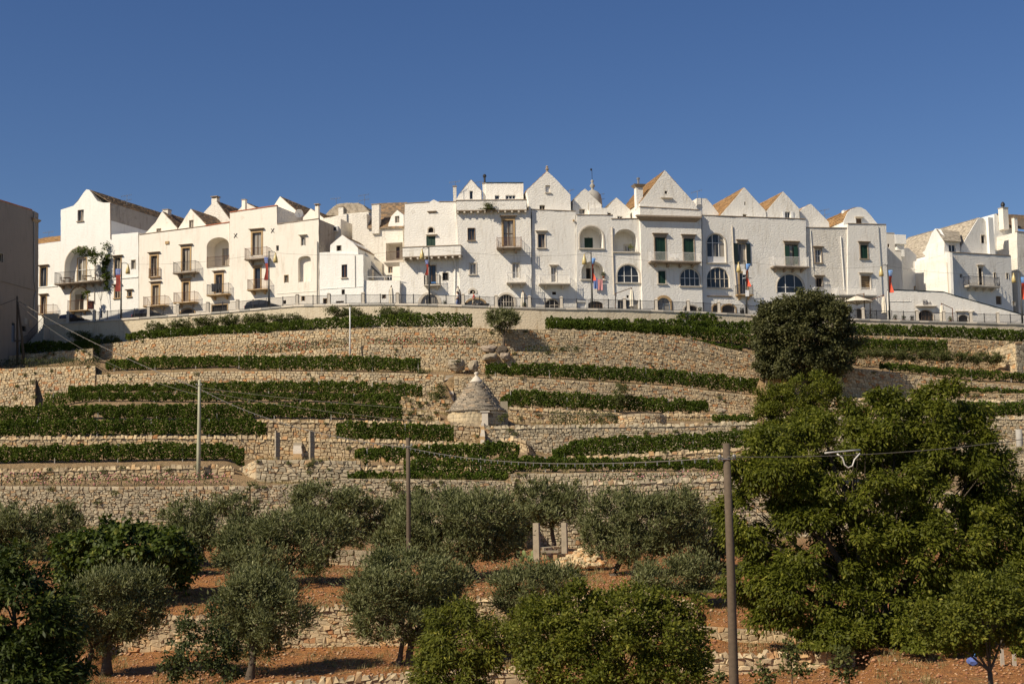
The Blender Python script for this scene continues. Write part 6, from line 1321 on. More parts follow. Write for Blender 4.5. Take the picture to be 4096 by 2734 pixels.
m = MB(); m.tube([(1.0,-.6,-.4),(.42,-.3,Ht*.5),(-.12,-.12,Ht*.93)], [.15,.13,.1], 9); m.build('prop', MAT['polewood'], root, smooth=True)
m = MB(); m.box(-.25,-.42,Ht*.33,.75,-.3,Ht*.33+.14); m.build('cross_brace', MAT['polewood'], root)
def cable(label, A, B, sag, r, mat='cable', clips=0, n=24, name='overhead_cable'):
    A, B = Vector(A), Vector(B); pts = [A.lerp(B, i/n)-Vector((0,0,sag*4*(i/n)*(1-i/n))) for i in range(n+1)]; O = (A+B)/2
    m = MB(); m.tube([p-O for p in pts], r, 6); o = m.build(name, MAT[mat], None, O, True); tag(o, label, 'cable', 'overhead cables')
    for i in range(clips):
        f = (i+.5)/clips*n; k = int(f); p = pts[k].lerp(pts[k+1], f-k)-O; m = MB(); m.box(p.x-.015,p.y-.03,p.z-.11,p.x+.015,p.y+.03,p.z+.02); m.build('clip', MAT['metal'], o)
    return o
pA, pB, pC, pD = at(62,1196,YY(66,145.2)), at(804,1557,YY(794,112)-.2), at(1634,1790,YY(1636,73)-.2), at(2918,1826,39.8)
cable('thick pale cable from the twin pole down to the concrete pole', pA, pB, .5, .028, 'cable', 30)
cable('thinner cable from the twin pole to the concrete pole', pA-Vector((0,0,.3)), pB-Vector((0,0,.5)), 1.3, .015)
cable('thick cable from the concrete pole to the orchard pole', pB, pC, .7, .024, 'cable', 30)
cable('thick cable from the orchard pole to the tall pole', pC, pD, .45, .018, 'cable', 40)
cable('thin wire from the concrete pole across the vines towards the right, upper', pB+Vector((0,0,.15)), at(3000,1652,90), .8, .012)
cable('thin wire from the concrete pole across the vines towards the right, lower', pB-Vector((0,0,.1)), at(3000,1700,90), 1.2, .012)
cable('dark cable leaving the twin pole at the left edge', pA, at(-300,1290,150), .4, .04)
cable('cable from the tall pole to the right edge before the walnut crown', pD, at(4300,1722,46), .25, .013)
sl0, sl1 = at(3300,1811,41.5), at(3440,1798,42.2)
cable('pale sleeve on the cable in front of the walnut crown', sl0, sl1, .0, .028, 'cablepale', 0, 4, 'cable_sleeve')
m = MB(); L = [at(3300+u_, 1812+v_, 41.6) for u_, v_ in ((48,2),(70,18),(78,45),(92,58),(110,50),(118,25),(140,0))]; O = L[3]
m.tube([p-O for p in L], .022, 7); tag(m.build('cable_loop', MAT['cablepale'], None, O, True), 'white looped slack cable hanging before the walnut crown', 'cable')
# ------------------------------------------------------------------ road railing
def rwp(u, dy=.15): p = at(u, pl(RWTOP, u), YY(u, 154.0)); return Vector((p.x, p.y+dy, p.z))
def railing():
    us = [270,375,480,593,710,830,949,1073,1188,1315,1452,1590,1717,1852,1985,2118,2246,2370,2499,2626,2754,2877,2990,3110,3230,3345,3454,3563,3671,3778,3886,3994,4095,4200]
    lamps = {480,1073,1717,2370,2990,3563,4095}
    root = empty('road_railing', rwp(2118), 0, 'black iron railing with white stone posts along the road edge', 'railing'); O = root.location
    for i, u in enumerate(us):
        p = rwp(u)-O
        if u not in lamps:
            m = MB(); m.box(-.17,-.17,0,.17,.17,.22); m.box(-.145,-.145,.22,.145,.145,1.14); m.box(-.19,-.19,1.14,.19,.19,1.22); m.taper(-.17,-.17,1.22,.17,.17,1.33,.14); m.build('stone_post', MAT['limestone'], root, p)
        if i+1 < len(us):
            q = rwp(us[i+1])-O
            for f0, f1 in ((0, .5), (.5, 1)):
                a, b = p.lerp(q, f0), p.lerp(q, f1); d = (b-a).normalized(); gap = .2
                a2 = a+d*(gap if f0 == 0 else .02); b2 = b-d*(gap if f1 == 1 else .02); m = MB(); c = (a2+b2)/2
                for z in (.1, 1.0): m.tube([a2-c+Vector((0,0,z)), b2-c+Vector((0,0,z))], .024, 4)
                k = max(3, int((b2-a2).length/.125))
                for j in range(k+1): x = a2.lerp(b2, j/k)-c; m.tube([x+Vector((0,0,.1)), x+Vector((0,0,1.0))], .017, 4, False)
                for x in (a2, b2): m.tube([x-c, x-c+Vector((0,0,1.1))], .042, 5)
                m.build('railing_panel', MAT['iron'], root, c)
railing()
RX = Matrix.Rotation(R(90), 4, 'X')
def lamp(u, vtop, side, bs, top, bot, wave, dark=False, camd='', bw=.52):
    p = rwp(u, .35); H = at(u, vtop, p.y).z-p.z
    root = empty('street_lamp', p, 0, 'street lamp with amber shade, '+camd, 'street lamp', 'street lamps along the road')
    m = MB(); m.tube([(0,0,-.1),(0,0,H*.35),(0,0,H)], [.12,.095,.06], 8); m.build('pole', MAT['lamppole'], root, smooth=True)
    m = MB(); m.tube([(0,0,H-.15),(side*.3,0,H-.02),(side*.62,-.02,H-.12),(side*.75,-.02,H-.3)], .035, 6); m.build('arm', MAT['lamppole'], root)
    m = MB(); m.lathe([(.06,0),(.1,-.25),(.2,-.5),(.26,-.85),(.28,-1.15),(.02,-1.16)], (side*.75,-.02,H-.22), 12); m.build('lamp_shade', MAT['amber'], root, smooth=True)
    for z in (top, bot): m = MB(); m.tube([(0,0,z-p.z),(bs*bw,0,z-p.z)], .018, 5); m.build('banner_arm', MAT['metal'], root)
    # banner
    r = empty('banner', p+Vector((bs*.08,-.02,0)), 0, 'blue and red festival banner on the lamp '+camd, 'banner', 'festival banners on the lamps')
    n = 14; z1, z0 = top-p.z, bot-p.z; fb = .27
    def pt(fx, fz):
        w_ = bw*(1-wave*math.sin(math.pi*min(1, max(0, fz)))**1.5); return (bs*fx*w_, -.10*math.sin(fx*2.5+fz*5)-.05*math.sin(fz*7), z1+(z0-z1)*fz)
    for nm, fa, fbb, mt in (('blue_panel', 0, fb, 'bluedk' if dark else 'blue'), ('red_panel', fb, 1, 'redshade' if dark else 'red')):  # dark: same cloth with its shade painted into both panel colours
        V = [pt(i/3, fa+(fbb-fa)*j/n) for j in range(n+1) for i in range(4)]; mesh_obj(nm, V, [(j*4+i, j*4+i+1, j*4+i+5, j*4+i+4) for j in range(n) for i in range(3)], MAT[mt], r, smooth=True)
    wh = bw*(1-wave)
    for i in range(3): x, y, z = pt(.5, .05+.08*i); text('VIVA!', .17*min(1, wh/.42+.2), MAT['plastic'], r, Matrix.Translation((x, y-.05, z)) @ RX)
    x, y, z = pt(.45, .6); text('VIVA!', .34*max(.4, wh/.5), MAT['ink'], r, Matrix.Translation((x, -.19, z)) @ Matrix.Rotation(R(-90), 4, 'Y') @ RX)
LP = [(480,1049,1,-1,1075,1165,.05,True,'leftmost, before the arched house',.6),(1073,1003,1,-1,1028,1120,.35,True,'before the house with iron crosses',.45),(1717,987,-1,-1,1040,1100,.55,True,'before the corbelled terrace house',.4),
      (2370,1008,-1,1,1032,1122,.75,False,'before the loggia house',.42),(2990,1040,-1,1,1055,1146,.7,False,'left of the holm oak, with white cameras',.5),(3563,1057,-1,1,1080,1170,.35,False,'between the holm oak and the ramp wall',.5),(4095,1083,-1,1,1108,1197,.1,False,'at the right edge',.6)]
for u, vt, sd, bs, t0, t1, wv, dk, cd, bw in LP:
    Y = rwp(u, .35).y; lamp(u, vt, sd, bs, at(u, t0, Y).z, at(u, t1, Y).z, wv, dk, cd, bw)
for i in range(len(LP)-1):
    a, b = [rwp(LP[j][0], .35) for j in (i, i+1)]; a.z = at(LP[i][0], LP[i][1]+6, a.y).z; b.z = at(LP[i+1][0], LP[i+1][1]+6, b.y).z
    cable('thin wire between street lamps, span %s' % ('one','two','three','four','five','six')[i], a, b, .5, .012)
p = rwp(2990, .3); s_ = ppm(p.y)
m = MB(); m.box(-.2,-.05,-.35,.2,.0,.35); o = m.build('notice_board', MAT['plastic'], None, Vector((at(2988,1173,p.y).x, p.y-.1, at(2988,1173,p.y).z))); tag(o, 'small white notice board on the lamp left of the holm oak', 'sign')
m = MB(); m.tube([(-.13,-.055,.2),(-.13,-.065,.2)], .05, 12); m.build('emblem', MAT['bluedk'], o)
for sx in (-1, 1):
    m = MB(); q = at(2988+sx*9, 1112, p.y-.1); m.tube([(0,0,0),(sx*.22,-.1,-.03)], .055, 7); tag(m.build('camera', MAT['plastic' if sx < 0 else 'iron'], None, q), 'white bullet camera on the lamp left of the holm oak' if sx < 0 else 'dark bullet camera on the lamp left of the holm oak', 'camera')
m = MB(); q = at(2977,1088,p.y); m.box(-.15,-.12,-.3,.15,.12,.3); tag(m.build('junction_box', MAT['whitepaint'], None, q), 'white junction box on the lamp left of the holm oak', 'box')
# ------------------------------------------------------------------ people, cars, street things
def rd(u, Y0=156.3):
    p = at(u, pl(RWTOP, u), YY(u, 154.0)); Y = YY(u, Y0); d = ray(u, 1210); return Vector((d.x*Y/d.y, Y, p.z-.12))
MAT['skin'] = plain('skin', (.42,.24,.15), .6); MAT['hair'] = plain('dark_hair', (.03,.022,.018), .7)
MAT['redshirt'] = plain('red_cotton', (.62,.04,.04), .8); MAT['beige'] = plain('beige_cotton', (.50,.44,.32), .9); MAT['whitecloth'] = plain('white_cotton', (.72,.70,.70), .9)
MAT['bluejean'] = plain('blue_denim', (.14,.20,.42), .9); MAT['black'] = plain('black_fabric', (.012,.012,.014), .8)
def person(u, label, lookx, fig, top, bottom, hat=None, longhair=False, bag=False, knee=False):
    p = rd(u, 155.2); r = empty('person', p, 0, label, 'person'); f = lookx
    Vb, mb, ms, ml = fig
    for nm, me, mt in (('body', mb, MAT['skin']), ('shirt', ms, top), ('shorts' if knee else 'trousers', ml, bottom)):
        me.materials.clear(); me.materials.append(mt); link(bpy.data.objects.new(nm, me), r)
    for i in (17, 21):
        q = Vector(Vb[i]); m = MB(); m.tube([q+Vector((-.13*f,0,.0)), q+Vector((0,0,.01)), q+Vector((.10*f,0,-.01))], [.035,.05,.03], 8); m.build('shoe', MAT['black'], r, smooth=True)
    m = MB(); m.lathe([(.03,-.02),(.10,.0),(.105,.06),(.07,.11),(.01,.125)], (.045*f,0,1.66), 12); m.build('hair', MAT['hair'], r, smooth=True)
    if longhair: m = MB(); m.tube([(-.01*f,0,1.74),(-.06*f,0,1.62),(-.09*f,0,1.45),(-.08*f,0,1.3)], [.06,.105,.09,.03], 10); m.build('long_hair', MAT['hair'], r, smooth=True)
    if hat: m = MB(); m.lathe([(.13,.0),(.115,.06),(.07,.12),(.01,.13)], (.05*f,0,1.70), 12); m.box(.10*f if f > 0 else .1*f-.12,-.07,1.70,.10*f+.12 if f > 0 else .1*f,.07,1.715); m.build('cap', hat, r, smooth=True)
    m = MB(); m.tube([(.125*f,0,1.62),(.165*f,0,1.60),(.13*f,0,1.585)], [.008,.02,.012], 6); m.build('nose', MAT['skin'], r)
    if bag: m = MB(); m.taper(-.02,-.30,.75,.22,-.16,1.02,.03); m.build('handbag', MAT['black'], r)
person(1831, 'person with long dark hair, white top and blue trousers walking behind the railing', -1, FIG[0], MAT['whitecloth'], MAT['bluejean'], None, True, True)
person(1896, 'person in red shirt, beige shorts and pale cap walking behind the railing', -1, FIG[1], MAT['redshirt'], MAT['beige'], MAT['beige'], False, False, True)

MAT['carpaint'] = plain('dark_car_paint', (.012,.014,.018), .18, .3, .05); MAT['tyre'] = plain('tyre_rubber', (.02,.02,.02), .9)
def car(u, label, Y0=157.6, flip=1, L=4.0):
    p = rd(u, Y0); q = rd(u+60, Y0); yaw = math.atan2((q-p).y, (q-p).x); r = empty('parked_car', p, yaw, label, 'car', 'dark cars parked behind the railing')
    k = L/4.0; st = [(-2.0,.55,.62,.70),(-1.92,.80,.90,.80),(-1.75,.88,1.30,.84),(-1.3,.90,1.44,.86),(-.3,.90,1.50,.86),(.35,.90,1.42,.86),(1.05,.92,.96,.86),(1.5,.86,.88,.84),(1.9,.70,.74,.78),(2.0,.50,.55,.70)]
    V = []; n = 8
    for x, zb, zr, w_ in st:
        x *= k*flip; wr = w_-.02-.28*max(0, zr-zb)/.55
        V += [(x,-w_*.96,.25),(x,-w_,.5),(x,-w_,zb),(x,-wr,zr-.02),(x,wr,zr-.02),(x,w_,zb),(x,w_,.5),(x,w_*.96,.25)]
    Fc = [(i*n+j, i*n+(j+1) % n, (i+1)*n+(j+1) % n, (i+1)*n+j) for i in range(len(st)-1) for j in range(n)]+[tuple(range(n)), tuple(range((len(st)-1)*n, len(st)*n))]
    b = mesh_obj('body', V, Fc, MAT['carpaint'], r, smooth=False)
    def pane(nm, i, j, side):
        a = [Vector(V[i*n+(2 if side < 0 else 5)]), Vector(V[j*n+(2 if side < 0 else 5)]), Vector(V[j*n+(3 if side < 0 else 4)]), Vector(V[i*n+(3 if side < 0 else 4)])]; c = sum(a, Vector())/4
        mesh_obj(nm, [tuple(c+(x-c)*.86+Vector((0, side*.012, .004))) for x in a], [(0,1,2,3)], MAT['glass'], r)
    for sd in (-1, 1):
        for i, j in ((2,3),(3,4),(4,5)): pane('side_window', i, j, sd)
    for i, j, nm in ((5,6,'windscreen'),(1,2,'rear_window')):
        a = [Vector(V[i*n+3]), Vector(V[i*n+4]), Vector(V[j*n+4]), Vector(V[j*n+3])]; c = sum(a, Vector())/4; mesh_obj(nm, [tuple(c+(x-c)*.86+Vector((.01*flip,0,.012))) for x in a], [(0,1,2,3)], MAT['glass'], r)
    for x in (-1.25, 1.3):
        for sd in (-1, 1):
            m = MB(); m.tube([(x*k*flip,sd*.70,.31),(x*k*flip,sd*.89,.31)], .31, 16); wl = m.build('wheel', MAT['tyre'], r); m = MB(); m.tube([(x*k*flip,sd*.885,.31),(x*k*flip,sd*.9,.31)], .19, 10); m.build('rim', MAT['metal'], wl)
    for sd in (-1, 1):
        m = MB(); m.box(1.86*k*flip-.06,sd*.62-.12,.60,1.86*k*flip+.06,sd*.62+.12,.72); m.build('headlight', MAT['plastic'], r); m = MB(); m.box(-1.95*k*flip-.05,sd*.68-.08,.65,-1.95*k*flip+.05,sd*.68+.08,.85); m.build('tail_light', MAT['redshirt'], r)
car(600, 'dark hatchback parked right of the leftmost lamp', flip=1); car(1058, 'dark estate car parked at the lamp before the iron cross house', flip=1, L=4.4); car(296, 'dark car half hidden by the railing end under the hanging sign', flip=1)

def umbrella_closed(u, label, H, lean=0, side=1, postm='rust', arm=1.2, Y0=156.4, cm='canvas'):
    p = rd(u, Y0); r = empty('closed_umbrella', p, 0, label, 'umbrella', 'restaurant umbrellas behind the railing')
    m = MB(); n = 16; prof = [(.03,0),(.14,-.15),(.19,-.6),(.24,-1.2),(.22,-1.75),(.30,-1.95),(.10,-2.05)]
    V = [((rr*(1+.25*(k % 2))*math.cos(2*math.pi*k/n)), rr*(1+.25*(k % 2))*math.sin(2*math.pi*k/n), H-.15+z) for rr, z in prof for k in range(n)]
    Fc = [(i*n+k, i*n+(k+1) % n, (i+1)*n+(k+1) % n, (i+1)*n+k) for i in range(len(prof)-1) for k in range(n)]; mesh_obj('folded_canopy', V, Fc, MAT[cm], r)
    m = MB(); m.tube([(side*arm,0,0),(side*arm*.95,0,H-.55)], .055, 8); m.build('post', MAT[postm], r)
    m = MB(); m.tube([(side*arm*.95,0,H-.6),(0,0,H)], .045, 8); m.tube([(0,0,H+.05),(0,0,H-.3)], .06, 8); m.build('arm', MAT[postm], r)
    m = MB(); m.box(side*arm-.4,-.35,0,side*arm+.4,.35,.1); m.build('base', MAT['concrete'], r)
umbrella_closed(1566, 'closed cream umbrella on a dark post left of the third lamp', 2.45, side=-1, postm='wood', arm=.25)
umbrella_closed(1832, 'closed cream umbrella on a dark post above the long haired person', 2.5, side=1, postm='wood', arm=.3)
umbrella_closed(2092, 'closed cream umbrella beside the fan arched door', 2.3, side=1, postm='wood', arm=.35)
umbrella_closed(2528, 'closed white umbrella hanging from a long slanted brown arm', 2.85, side=-1, postm='wood', arm=1.9)
umbrella_closed(3536, 'tall closed white umbrella at the lamp left of the ramp wall', 3.3, side=-1, postm='rust', arm=1.7)
umbrella_closed(3766, 'closed white umbrella on an orange arm right of the small sign', 2.5, side=1, postm='rust', arm=1.3)
def umbrella_open(u, label):
    p = rd(u, 156.6); r = empty('open_umbrella', p, 0, label, 'umbrella', 'restaurant umbrellas behind the railing'); H = 2.35; n = 8; Rr = 1.9
    V = [(0,0,H+.75)]+[(.45*math.cos(2*math.pi*(k+.5)/n), .45*math.sin(2*math.pi*(k+.5)/n), H+.62) for k in range(n)]+[(Rr*math.cos(2*math.pi*(k+.5)/n), Rr*math.sin(2*math.pi*(k+.5)/n), H) for k in range(n)]
    Fc = [(0,1+k,1+(k+1) % n) for k in range(n)]+[(1+k,1+n+k,1+n+(k+1) % n,1+(k+1) % n) for k in range(n)]; mesh_obj('canopy', V, Fc, MAT['canvas'], r)
    for k in range(n): m = MB(); m.tube([(0,0,H-.35),Vector(V[1+n+k])*.62+Vector((0,0,H*.38+.22))], .018, 4); m.tube([V[1+k], Vector(V[1+n+k])-Vector((0,0,.02))], .015, 4); m.build('rib', MAT['wood'], r)
    m = MB(); m.tube([(.75,-.4,0),(.75,-.4,H+1.0)], .06, 8); m.tube([(.75,-.4,H+.9),(0,0,H+.9)], .045, 8); m.tube([(0,0,H+.95),(0,0,H-.4)], .03, 6); m.build('post', MAT['wood'], r)
umbrella_open(3428, 'open cream umbrella with dark ribs right of the holm oak')
def pot(p, label, h=.35, plant='shrub', pm='terracotta', r_=.3):
    r = empty('potted_plant', p, 0, label, 'plant'); m = MB(); m.lathe([(h*.32,0),(h*.45,h*.85),(h*.5,h*.86),(h*.5,h),(h*.4,h*.99)], (0,0,0), 12); m.build('pot', MAT[pm], r, smooth=True)
    n = 260; d = unit(NR.normal(0,1,(n,3))); C = d*(NR.random(n)**.5)[:,None]*r_*np.array([1,1,1.1])+np.array([0,0,h+r_*.8]); leaf_mesh('leaves', C, d+NR.normal(0,.5,(n,3)), unit(d+np.array([0,0,.5])), .10, .06, NR.random(n), MAT[plant], r, (0,0,0))
for u, lb, hh in ((1780,'potted plant beside the clover house garage',.35),(2098,'pot with a green plant beside the fan arched door',.4),(2800,'small pot at the low arches of the long house',.35),(3578,'first planter bush right of the lamp at the ramp wall',.45),(3612,'second planter bush right of the lamp at the ramp wall',.45),(3645,'third planter bush right of the lamp at the ramp wall',.45),(3798,'yellow flowering pot beside the orange umbrella arm',.45)):
    pot(rd(u, 156.0), lb, hh, 'pear' if 'yellow' in lb else 'rose')
pot(rd(3480,157.0), 'tall climbing plant beside the open umbrella', .5, 'vine', 'terracotta', .7)
m = MB(); p = rd(2985,155.6); m.lathe([(.2,0),(.24,.7),(.26,.72),(.2,.85),(.05,.9)], (0,0,0), 12); bn = m.build('litter_bin', MAT['iron'], None, p+Vector((-.5,0,0)), True); tag(bn, 'black litter bin behind the railing at the camera lamp', 'bin'); m = MB(); m.box(-.25,-.25,.95,.25,.25,1.0); m.build('bin_roof', MAT['iron'], bn)
for u in (1858,1924,1946):
    m = MB(); m.box(-.3,-.3,0,.3,.3,.06); p = rd(u,155.9); o = m.build('dark_stool_table', MAT['black'], None, p+Vector((0,0,.55))); tag(o, {1858:'low dark planter box left of the red shirt person',1924:'dark wicker seat right of the red shirt person, nearer one',1946:'dark wicker seat right of the red shirt person, farther one'}[u], 'seat', 'dark seats behind the railing')
    m = MB(); m.box(-.28,-.28,-.55,.28,.28,-.003); m.build('seat_box', MAT['black'], o)
def chair(P, yaw, label, m_, group, s=1.0):
    r = empty('chair', P, yaw, label, 'chair', group); r.scale = (s, s, s); m = MB(); m.box(-.21,-.2,.43,.21,.2,.47); m.build('seat', m_, r); m = MB()
    for z in (.6,.72,.84): m.box(-.2,.19,z,.2,.22,z+.06)
    m.build('backrest', m_, r)
    for x in (-.19,.19):
        m = MB(); m.tube([(x,-.18,0),(x,-.18,.43)], .022, 5); m.build('leg', m_, r); m = MB(); m.tube([(x,.2,0),(x,.2,.92)], .022, 5); m.build('leg', m_, r)
def table(P, label, m_, group, w_=.8):
    r = empty('table', P, 0, label, 'table', group); m = MB(); m.box(-w_/2,-.35,.70,w_/2,.35,.75); m.build('table_top', m_, r)
    for x in (-w_/2+.05, w_/2-.05):
        for y in (-.3,.3): m = MB(); m.tube([(x,y,0),(x,y,.70)], .025, 5); m.build('leg', m_, r)
hb = House('x', 1, 150, 557); bpy.data.objects.remove(hb.root)
def onbal(x, y, sb): return hb.w(x, y, sb)
gB = 'balcony furniture of the arched house'
zs = hb.w(640, 998, -1.1).z
for x, lb in ((560,'left dark table on the arched house balcony'),(735,'right dark table on the arched house balcony')): P = hb.w(x, 990, -.55); P.z = zs; table(P, lb, MAT['wood'], gB)
for x, yw, lb in ((520,1.4,'dark chair left of the left balcony table'),(598,-1.4,'dark chair right of the left balcony table'),(705,1.4,'dark chair left of the right balcony table'),(785,-1.4,'dark chair right of the right balcony table')): P = hb.w(x, 990, -.55); P.z = zs; chair(P, yw, lb, MAT['wood'], gB)
hg = House('x', 4, 2558.5, 2811, off=-.55); bpy.data.objects.remove(hg.root); z2 = hg.w(1470, 824, -1.1).z
for x, lb in ((1440,'white plastic chair, left one on the green shutter balcony'),(1480,'white plastic chair, right one on the green shutter balcony')): P = hg.w(x, 815, -.5); P.z = z2; chair(P, .2, lb, MAT['plastic'], 'white chairs on the green shutter balcony')
# laundry and towels
def cloth(F3, x0, x1, y0, y1, sb, m_, label, name='towel'):
    A, B, C, D = F3.w(x0,y0,sb), F3.w(x1,y0,sb), F3.w(x1,y1,sb), F3.w(x0,y1,sb); n = 10; O = (A+C)/2; V = []; Fc = []
    for t_ in (0, .02):
        for i in range(n+1):
            for j in range(5): f, g = i/n, j/4; P = A.lerp(B, f).lerp(D.lerp(C, f), g)+Vector((0, .05*math.sin(f*9+g*2)*g-.02+t_, .02*math.sin(f*13))); V.append(tuple(P-O))
    k = (n+1)*5; Fc = [(b+i*5+j, b+(i+1)*5+j, b+(i+1)*5+j+1, b+i*5+j+1) for b in (0, k) for i in range(n) for j in range(4)]
    return tag(mesh_obj(name, V, Fc, m_, None, O, True), label, 'laundry', 'laundry hung on the balconies')
h2 = House('x', 1, 557.5, 918.5); bpy.data.objects.remove(h2.root); h9 = House('x', 4, 2306.5, 2558, off=-.2); bpy.data.objects.remove(h9.root); h6 = House('x', 3, 1598.5, 1829.5); bpy.data.objects.remove(h6.root)
cloth(h2,1768,1815,1012,1080,-1.0,MAT['black'],'black laundry hung over the balcony under the loggia, left piece'); cloth(h2,1818,1855,1010,1062,-1.0,MAT['black'],'black laundry hung over the balcony under the loggia, right piece')
MAT['stripe'] = MAT['bluejean']
cloth(h9,782,815,965,1055,-.25,MAT['stripe'],'blue striped towel under the middle arched loggia'); cloth(h9,815,858,975,1065,-.25,MAT['petalpink'],'pinkish rug hung under the middle arched loggia')
m = MB(); P = h6.w(700,1010,-.6); m.box(-.25,-.1,0,.25,.1,.18); tag(m.build('blue_box', MAT['blue'], None, P), 'small light blue box on the clover house balcony', 'box')
P = h9.w(865,970,-.05); pot(P, 'red potted plant on the sill of the middle loggia', .3, 'rose')
P = h9.w(1100,742,.2); pot(P, 'bushy potted plant in the right loggia', .2, 'pear', 'concrete', .4)
# hanging restaurant sign
P = hb.w(760,1190,-1.0); m = MB(); m.box(-.38,-.03,-.52,.38,.03,.52); sg = m.build('hanging_sign', MAT['signbrown'] if 'signbrown' in MAT else plain('sign_brown', (.09,.025,.022), .5), None, P); sg.rotation_euler = (0,0,.25); tag(sg, 'dark red brown hanging sign with a round orange emblem by the arched balcony', 'sign')
m = MB(); m.tube([(0,-.031,.18),(0,-.045,.18)], .21, 20); m.build('emblem', plain('sign_orange', (.50,.16,.07), .6), sg); m = MB(); m.tube([(-.38,0,.56),(-.95,.0,.5)], .02, 5); m.build('bracket_arm', MAT['iron'], sg)
text('Belvedere', .17, plain('sign_orange_text', (.42,.13,.08), .6), sg, Matrix.Translation((0,-.034,-.16)) @ RX)
# lettering on the ramp wall
a, z0, b, z1 = RAMP.rect(869,1149,902,1186,-.05); m = MB(); t_ = .035
for q in ((a,z0,b,z0+t_),(a,z1-t_,b,z1),(a,z0+t_,a+t_,z1-t_),(b-t_,z0+t_*1,b,z1-t_)): m.box(q[0],-.09,q[1],q[2],-.05,q[3])
fr = m.build('sign_square', MAT['ink'], RAMP.root); aa, zz = RAMP.q(905,1174,-.06); text('20m', .58, MAT['ink'], RAMP.root, Matrix.Translation((aa,-.06,zz)) @ RX); aa2, zz2 = RAMP.q(930,1168,-.06); text('2', .26, MAT['ink'], RAMP.root, Matrix.Translation((aa2,-.06,zz2)) @ RX)
# antennas, dishes
def antenna(u, vt, vb, label, Y, kind=0):
    b, t_ = at(u, vb, Y), at(u, vt, Y); H = t_.z-b.z; r = empty('antenna', b, rng.uniform(-.4,.4), label, 'antenna', 'roof antennas'); m = MB(); m.tube([(0,0,-1.2),(0,0,H)], .025, 5); m.build('mast', MAT['metal'], r)
    for i, z in enumerate((H-.08, H-.7)[:1+(kind != 1)]):
        m = MB(); m.tube([(-.75,0,z-.1),(.6,0,z+.12)], .016, 4)
        for k in range(7): x = -.7+k*.2; m.tube([(x,-.22,z+.02+x*.16-.02),(x,.22,z+.02+x*.16)], .009, 4); m.tube([(x,0,z-.14+x*.16),(x,0,z+.16+x*.16)], .009, 4)
        m.build('aerial', MAT['metal'], r)
for u, vt, vb, lb, dy, kd in ((507,780,860,'aerial on the dark roof of the arched house',6,0),(195,927,960,'double aerial on the low roof at the left edge',5,0),(1345,792,822,'grid aerial left of the domed roof',14,1),(1458,778,830,'tall aerial right of the domed roof',13,0),(1822,725,745,'arrow aerial on the terrace chimney',1.5,1),(1922,725,790,'dark aerial between gable and white box',4,0),(2280,760,830,'slim aerial at the pointed gable',3,1),(2400,776,830,'aerial right of the dome',8,0),(2790,763,800,'small aerial right of the tallest gable',3,1),(3300,838,875,'aerial beside the white tank',4,0)):
    antenna(u, vt, vb, lb, facY(u)+dy, kd)
def dish(u, v, Y, label, r_=.45):
    p = at(u, v, Y); o = empty('satellite_dish', p, 0, label, 'satellite dish'); m = MB(); n = 20; V = [(0,.12,0)]+[(q*r_*math.cos(2*math.pi*k/n), .12*(1-q*q), q*r_*math.sin(2*math.pi*k/n)) for q in (.5,1) for k in range(n)]
    Fc = [(0,1+k,1+(k+1) % n) for k in range(n)]+[(1+k,1+n+k,1+n+(k+1) % n,1+(k+1) % n) for k in range(n)]; d = mesh_obj('reflector', V, Fc, MAT['plastic'], o, smooth=True); d.rotation_euler = (.35,0,.3)
    m = MB(); m.tube([(0,.1,-.3),(.05,-.45,-.1)], .015, 4); m.box(.0,-.52,-.14,.1,-.42,-.04); m.tube([(0,.15,-.1),(0,.3,-1.0)], .025, 5); m.build('arm', MAT['metal'], o)
dish(1196, 853, facY(1196)+2.5, 'large white satellite dish on the iron cross house roof', .5); dish(2797, 830, facY(2797)+.5, 'white satellite dish beside the tallest gable', .42)
# shaded stair beside the grey building
def left_stair():
    Y = 162.0; a = at(112, 1376, Y); r = empty('side_stair', a, 0, 'concrete stair with black railing in shade beside the grey building', 'stair')
    n = 9; L = []
    for i in range(n):
        p = at(112+(175-112)*i/n, 1376+(1306-1376)*(i+1)/n, Y)-a; q = at(112+(175-112)*(i+1)/n, 1376, Y)-a; m = MB(); m.box(p.x, 0, -2.6, q.x+.02*0, 2.0, p.z); m.build('step', MAT['concrete'], r); L.append(p)
    m = MB()
    for p in L:
        for dx in (0, .11): m.tube([(p.x+dx,-.04,p.z),(p.x+dx,-.04,p.z+1.0+dx*1.1)], .012, 4, False)
    m.tube([L[0]+Vector((0,-.04,1.0)), L[-1]+Vector((.2,-.04,1.2))], .03, 5); m.tube([L[0]+Vector((0,-.04,.1)), L[-1]+Vector((.2,-.04,.25))], .02, 5); m.build('railing', MAT['iron'], r)
    m = MB(); q0, q1 = at(-60,1392,Y-3)-a, at(112,1340,Y)-a
    for z in (0, -.9): m.tube([q0+Vector((0,0,z)), q1+Vector((0,0,z))], .025, 5)
    for i in range(50): x = q0.lerp(q1, i/49); m.tube([x, x-Vector((0,0,.95))], .012, 4, False)
    m.build('handrail', MAT['iron'], r)
    m = MB(); q = at(40,1375,Y)-a; m.box(at(-150,1400,Y).x-a.x, .1, -3, 0, 2.4, at(112,1378,Y).z-a.z-.4); m.build('landing', MAT['concrete'], r)
left_stair()
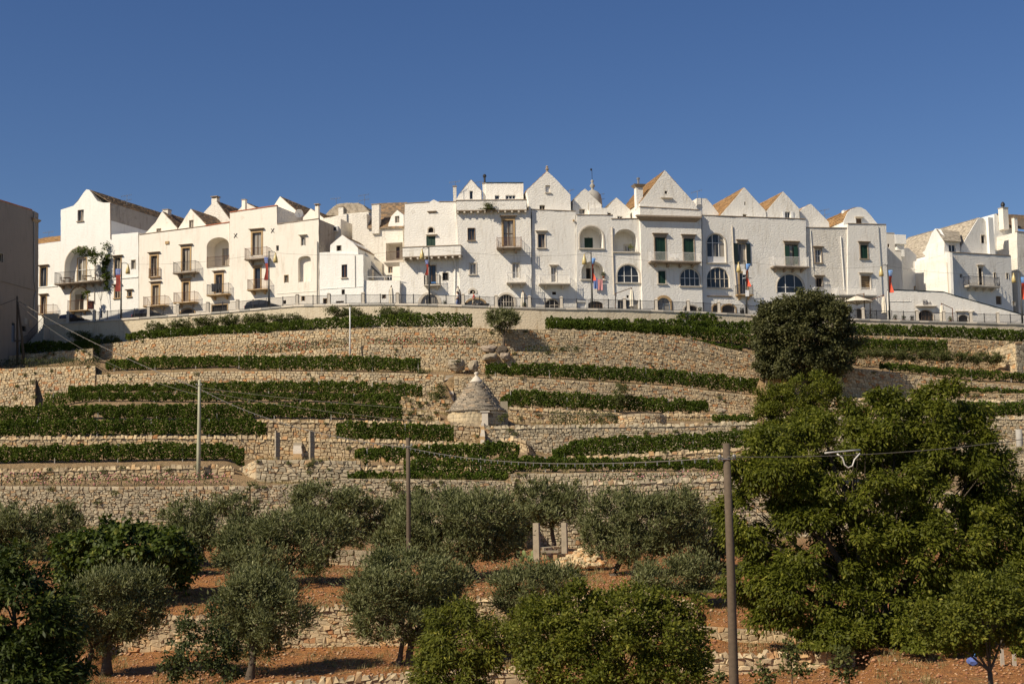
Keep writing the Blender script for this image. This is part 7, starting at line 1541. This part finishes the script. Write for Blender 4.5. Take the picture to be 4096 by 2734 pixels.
m = MB(); p0, p1 = at(174,1254,YY(174,154)), at(232,1292,YY(174,154)); m.box(0,0,-1.2,p1.x-p0.x,.5,0); pw = m.build('parapet_block', MAT['roadwall'], None, p0); tag(pw, 'grey stepped parapet block at the left end of the road wall', 'parapet'); pw['kind'] = 'thing'
m = MB(); p2 = at(262,1264,YY(262,154)); m.box(p1.x-p0.x+.003,.02,-1.3,p2.x-p0.x,.48,p2.z-p0.z-.15); m.build('lower_step', MAT['roadwall'], pw)

# small things in the shade under the walnut
for u, vt, lb in ((4010,2612,'thick pale wooden stake under the pear tree in the lower right corner'),(4058,2632,'thin wooden stake behind the pear tree in the lower right corner')):
    P = place(u, 55.0); H = max(.6, at(u, vt, P.y).z-P.z); r = empty('wooden_stake', P, 0, lb, 'stake'); m = MB(); m.taper(-.07,-.06,-.2,.07,.06,H,.012); m.build('shaft', MAT['palewood'], r)
P = place(3892, 55.0); bm = bmesh.new(); bmesh.ops.create_icosphere(bm, subdivisions=2, radius=.22)
for w3 in bm.verts: w3.co *= 1+.35*noise.noise(w3.co*7); w3.co.z *= .8
me = bpy.data.meshes.new('blue_bag'); bm.to_mesh(me); bm.free(); me.materials.append(MAT['bluedk']); o = link(bpy.data.objects.new('blue_bag', me), None, P+Vector((0,0,.16))); tag(o, 'crumpled blue plastic bag in the shade under the pear tree', 'bag')
m = MB(); m.tube([(.05,0,.15),(.1,-.05,.3),(.0,-.05,.38)], .015, 4); m.build('handle', MAT['blue'], o)
P = place(3668, 62.5); MAT['yellow'] = plain('yellow_machine_paint', (.30,.19,.02), .7)
r = empty('cement_mixer', P, .3, 'small yellow drum machine in deep shade under the walnut tree', 'machine')
m = MB(); m.tube([(-.3,0,.75),(-.15,0,.8),(.15,0,.95),(.35,0,1.05)], [.18,.34,.32,.16], 14); m.build('drum', MAT['yellow'], r, smooth=True)
m = MB(); m.tube([(-.4,-.3,.0),(0,-.25,.8),(.4,-.3,0)], .03, 5); m.tube([(-.4,.3,.0),(0,.25,.8),(.4,.3,0)], .03, 5); m.build('frame', MAT['rust'], r)
for sd in (-1, 1):
    m = MB(); m.tube([(-.45,sd*.3,.2),(-.45,sd*.36,.2)], .2, 14); m.build('wheel', MAT['tyre'], r)
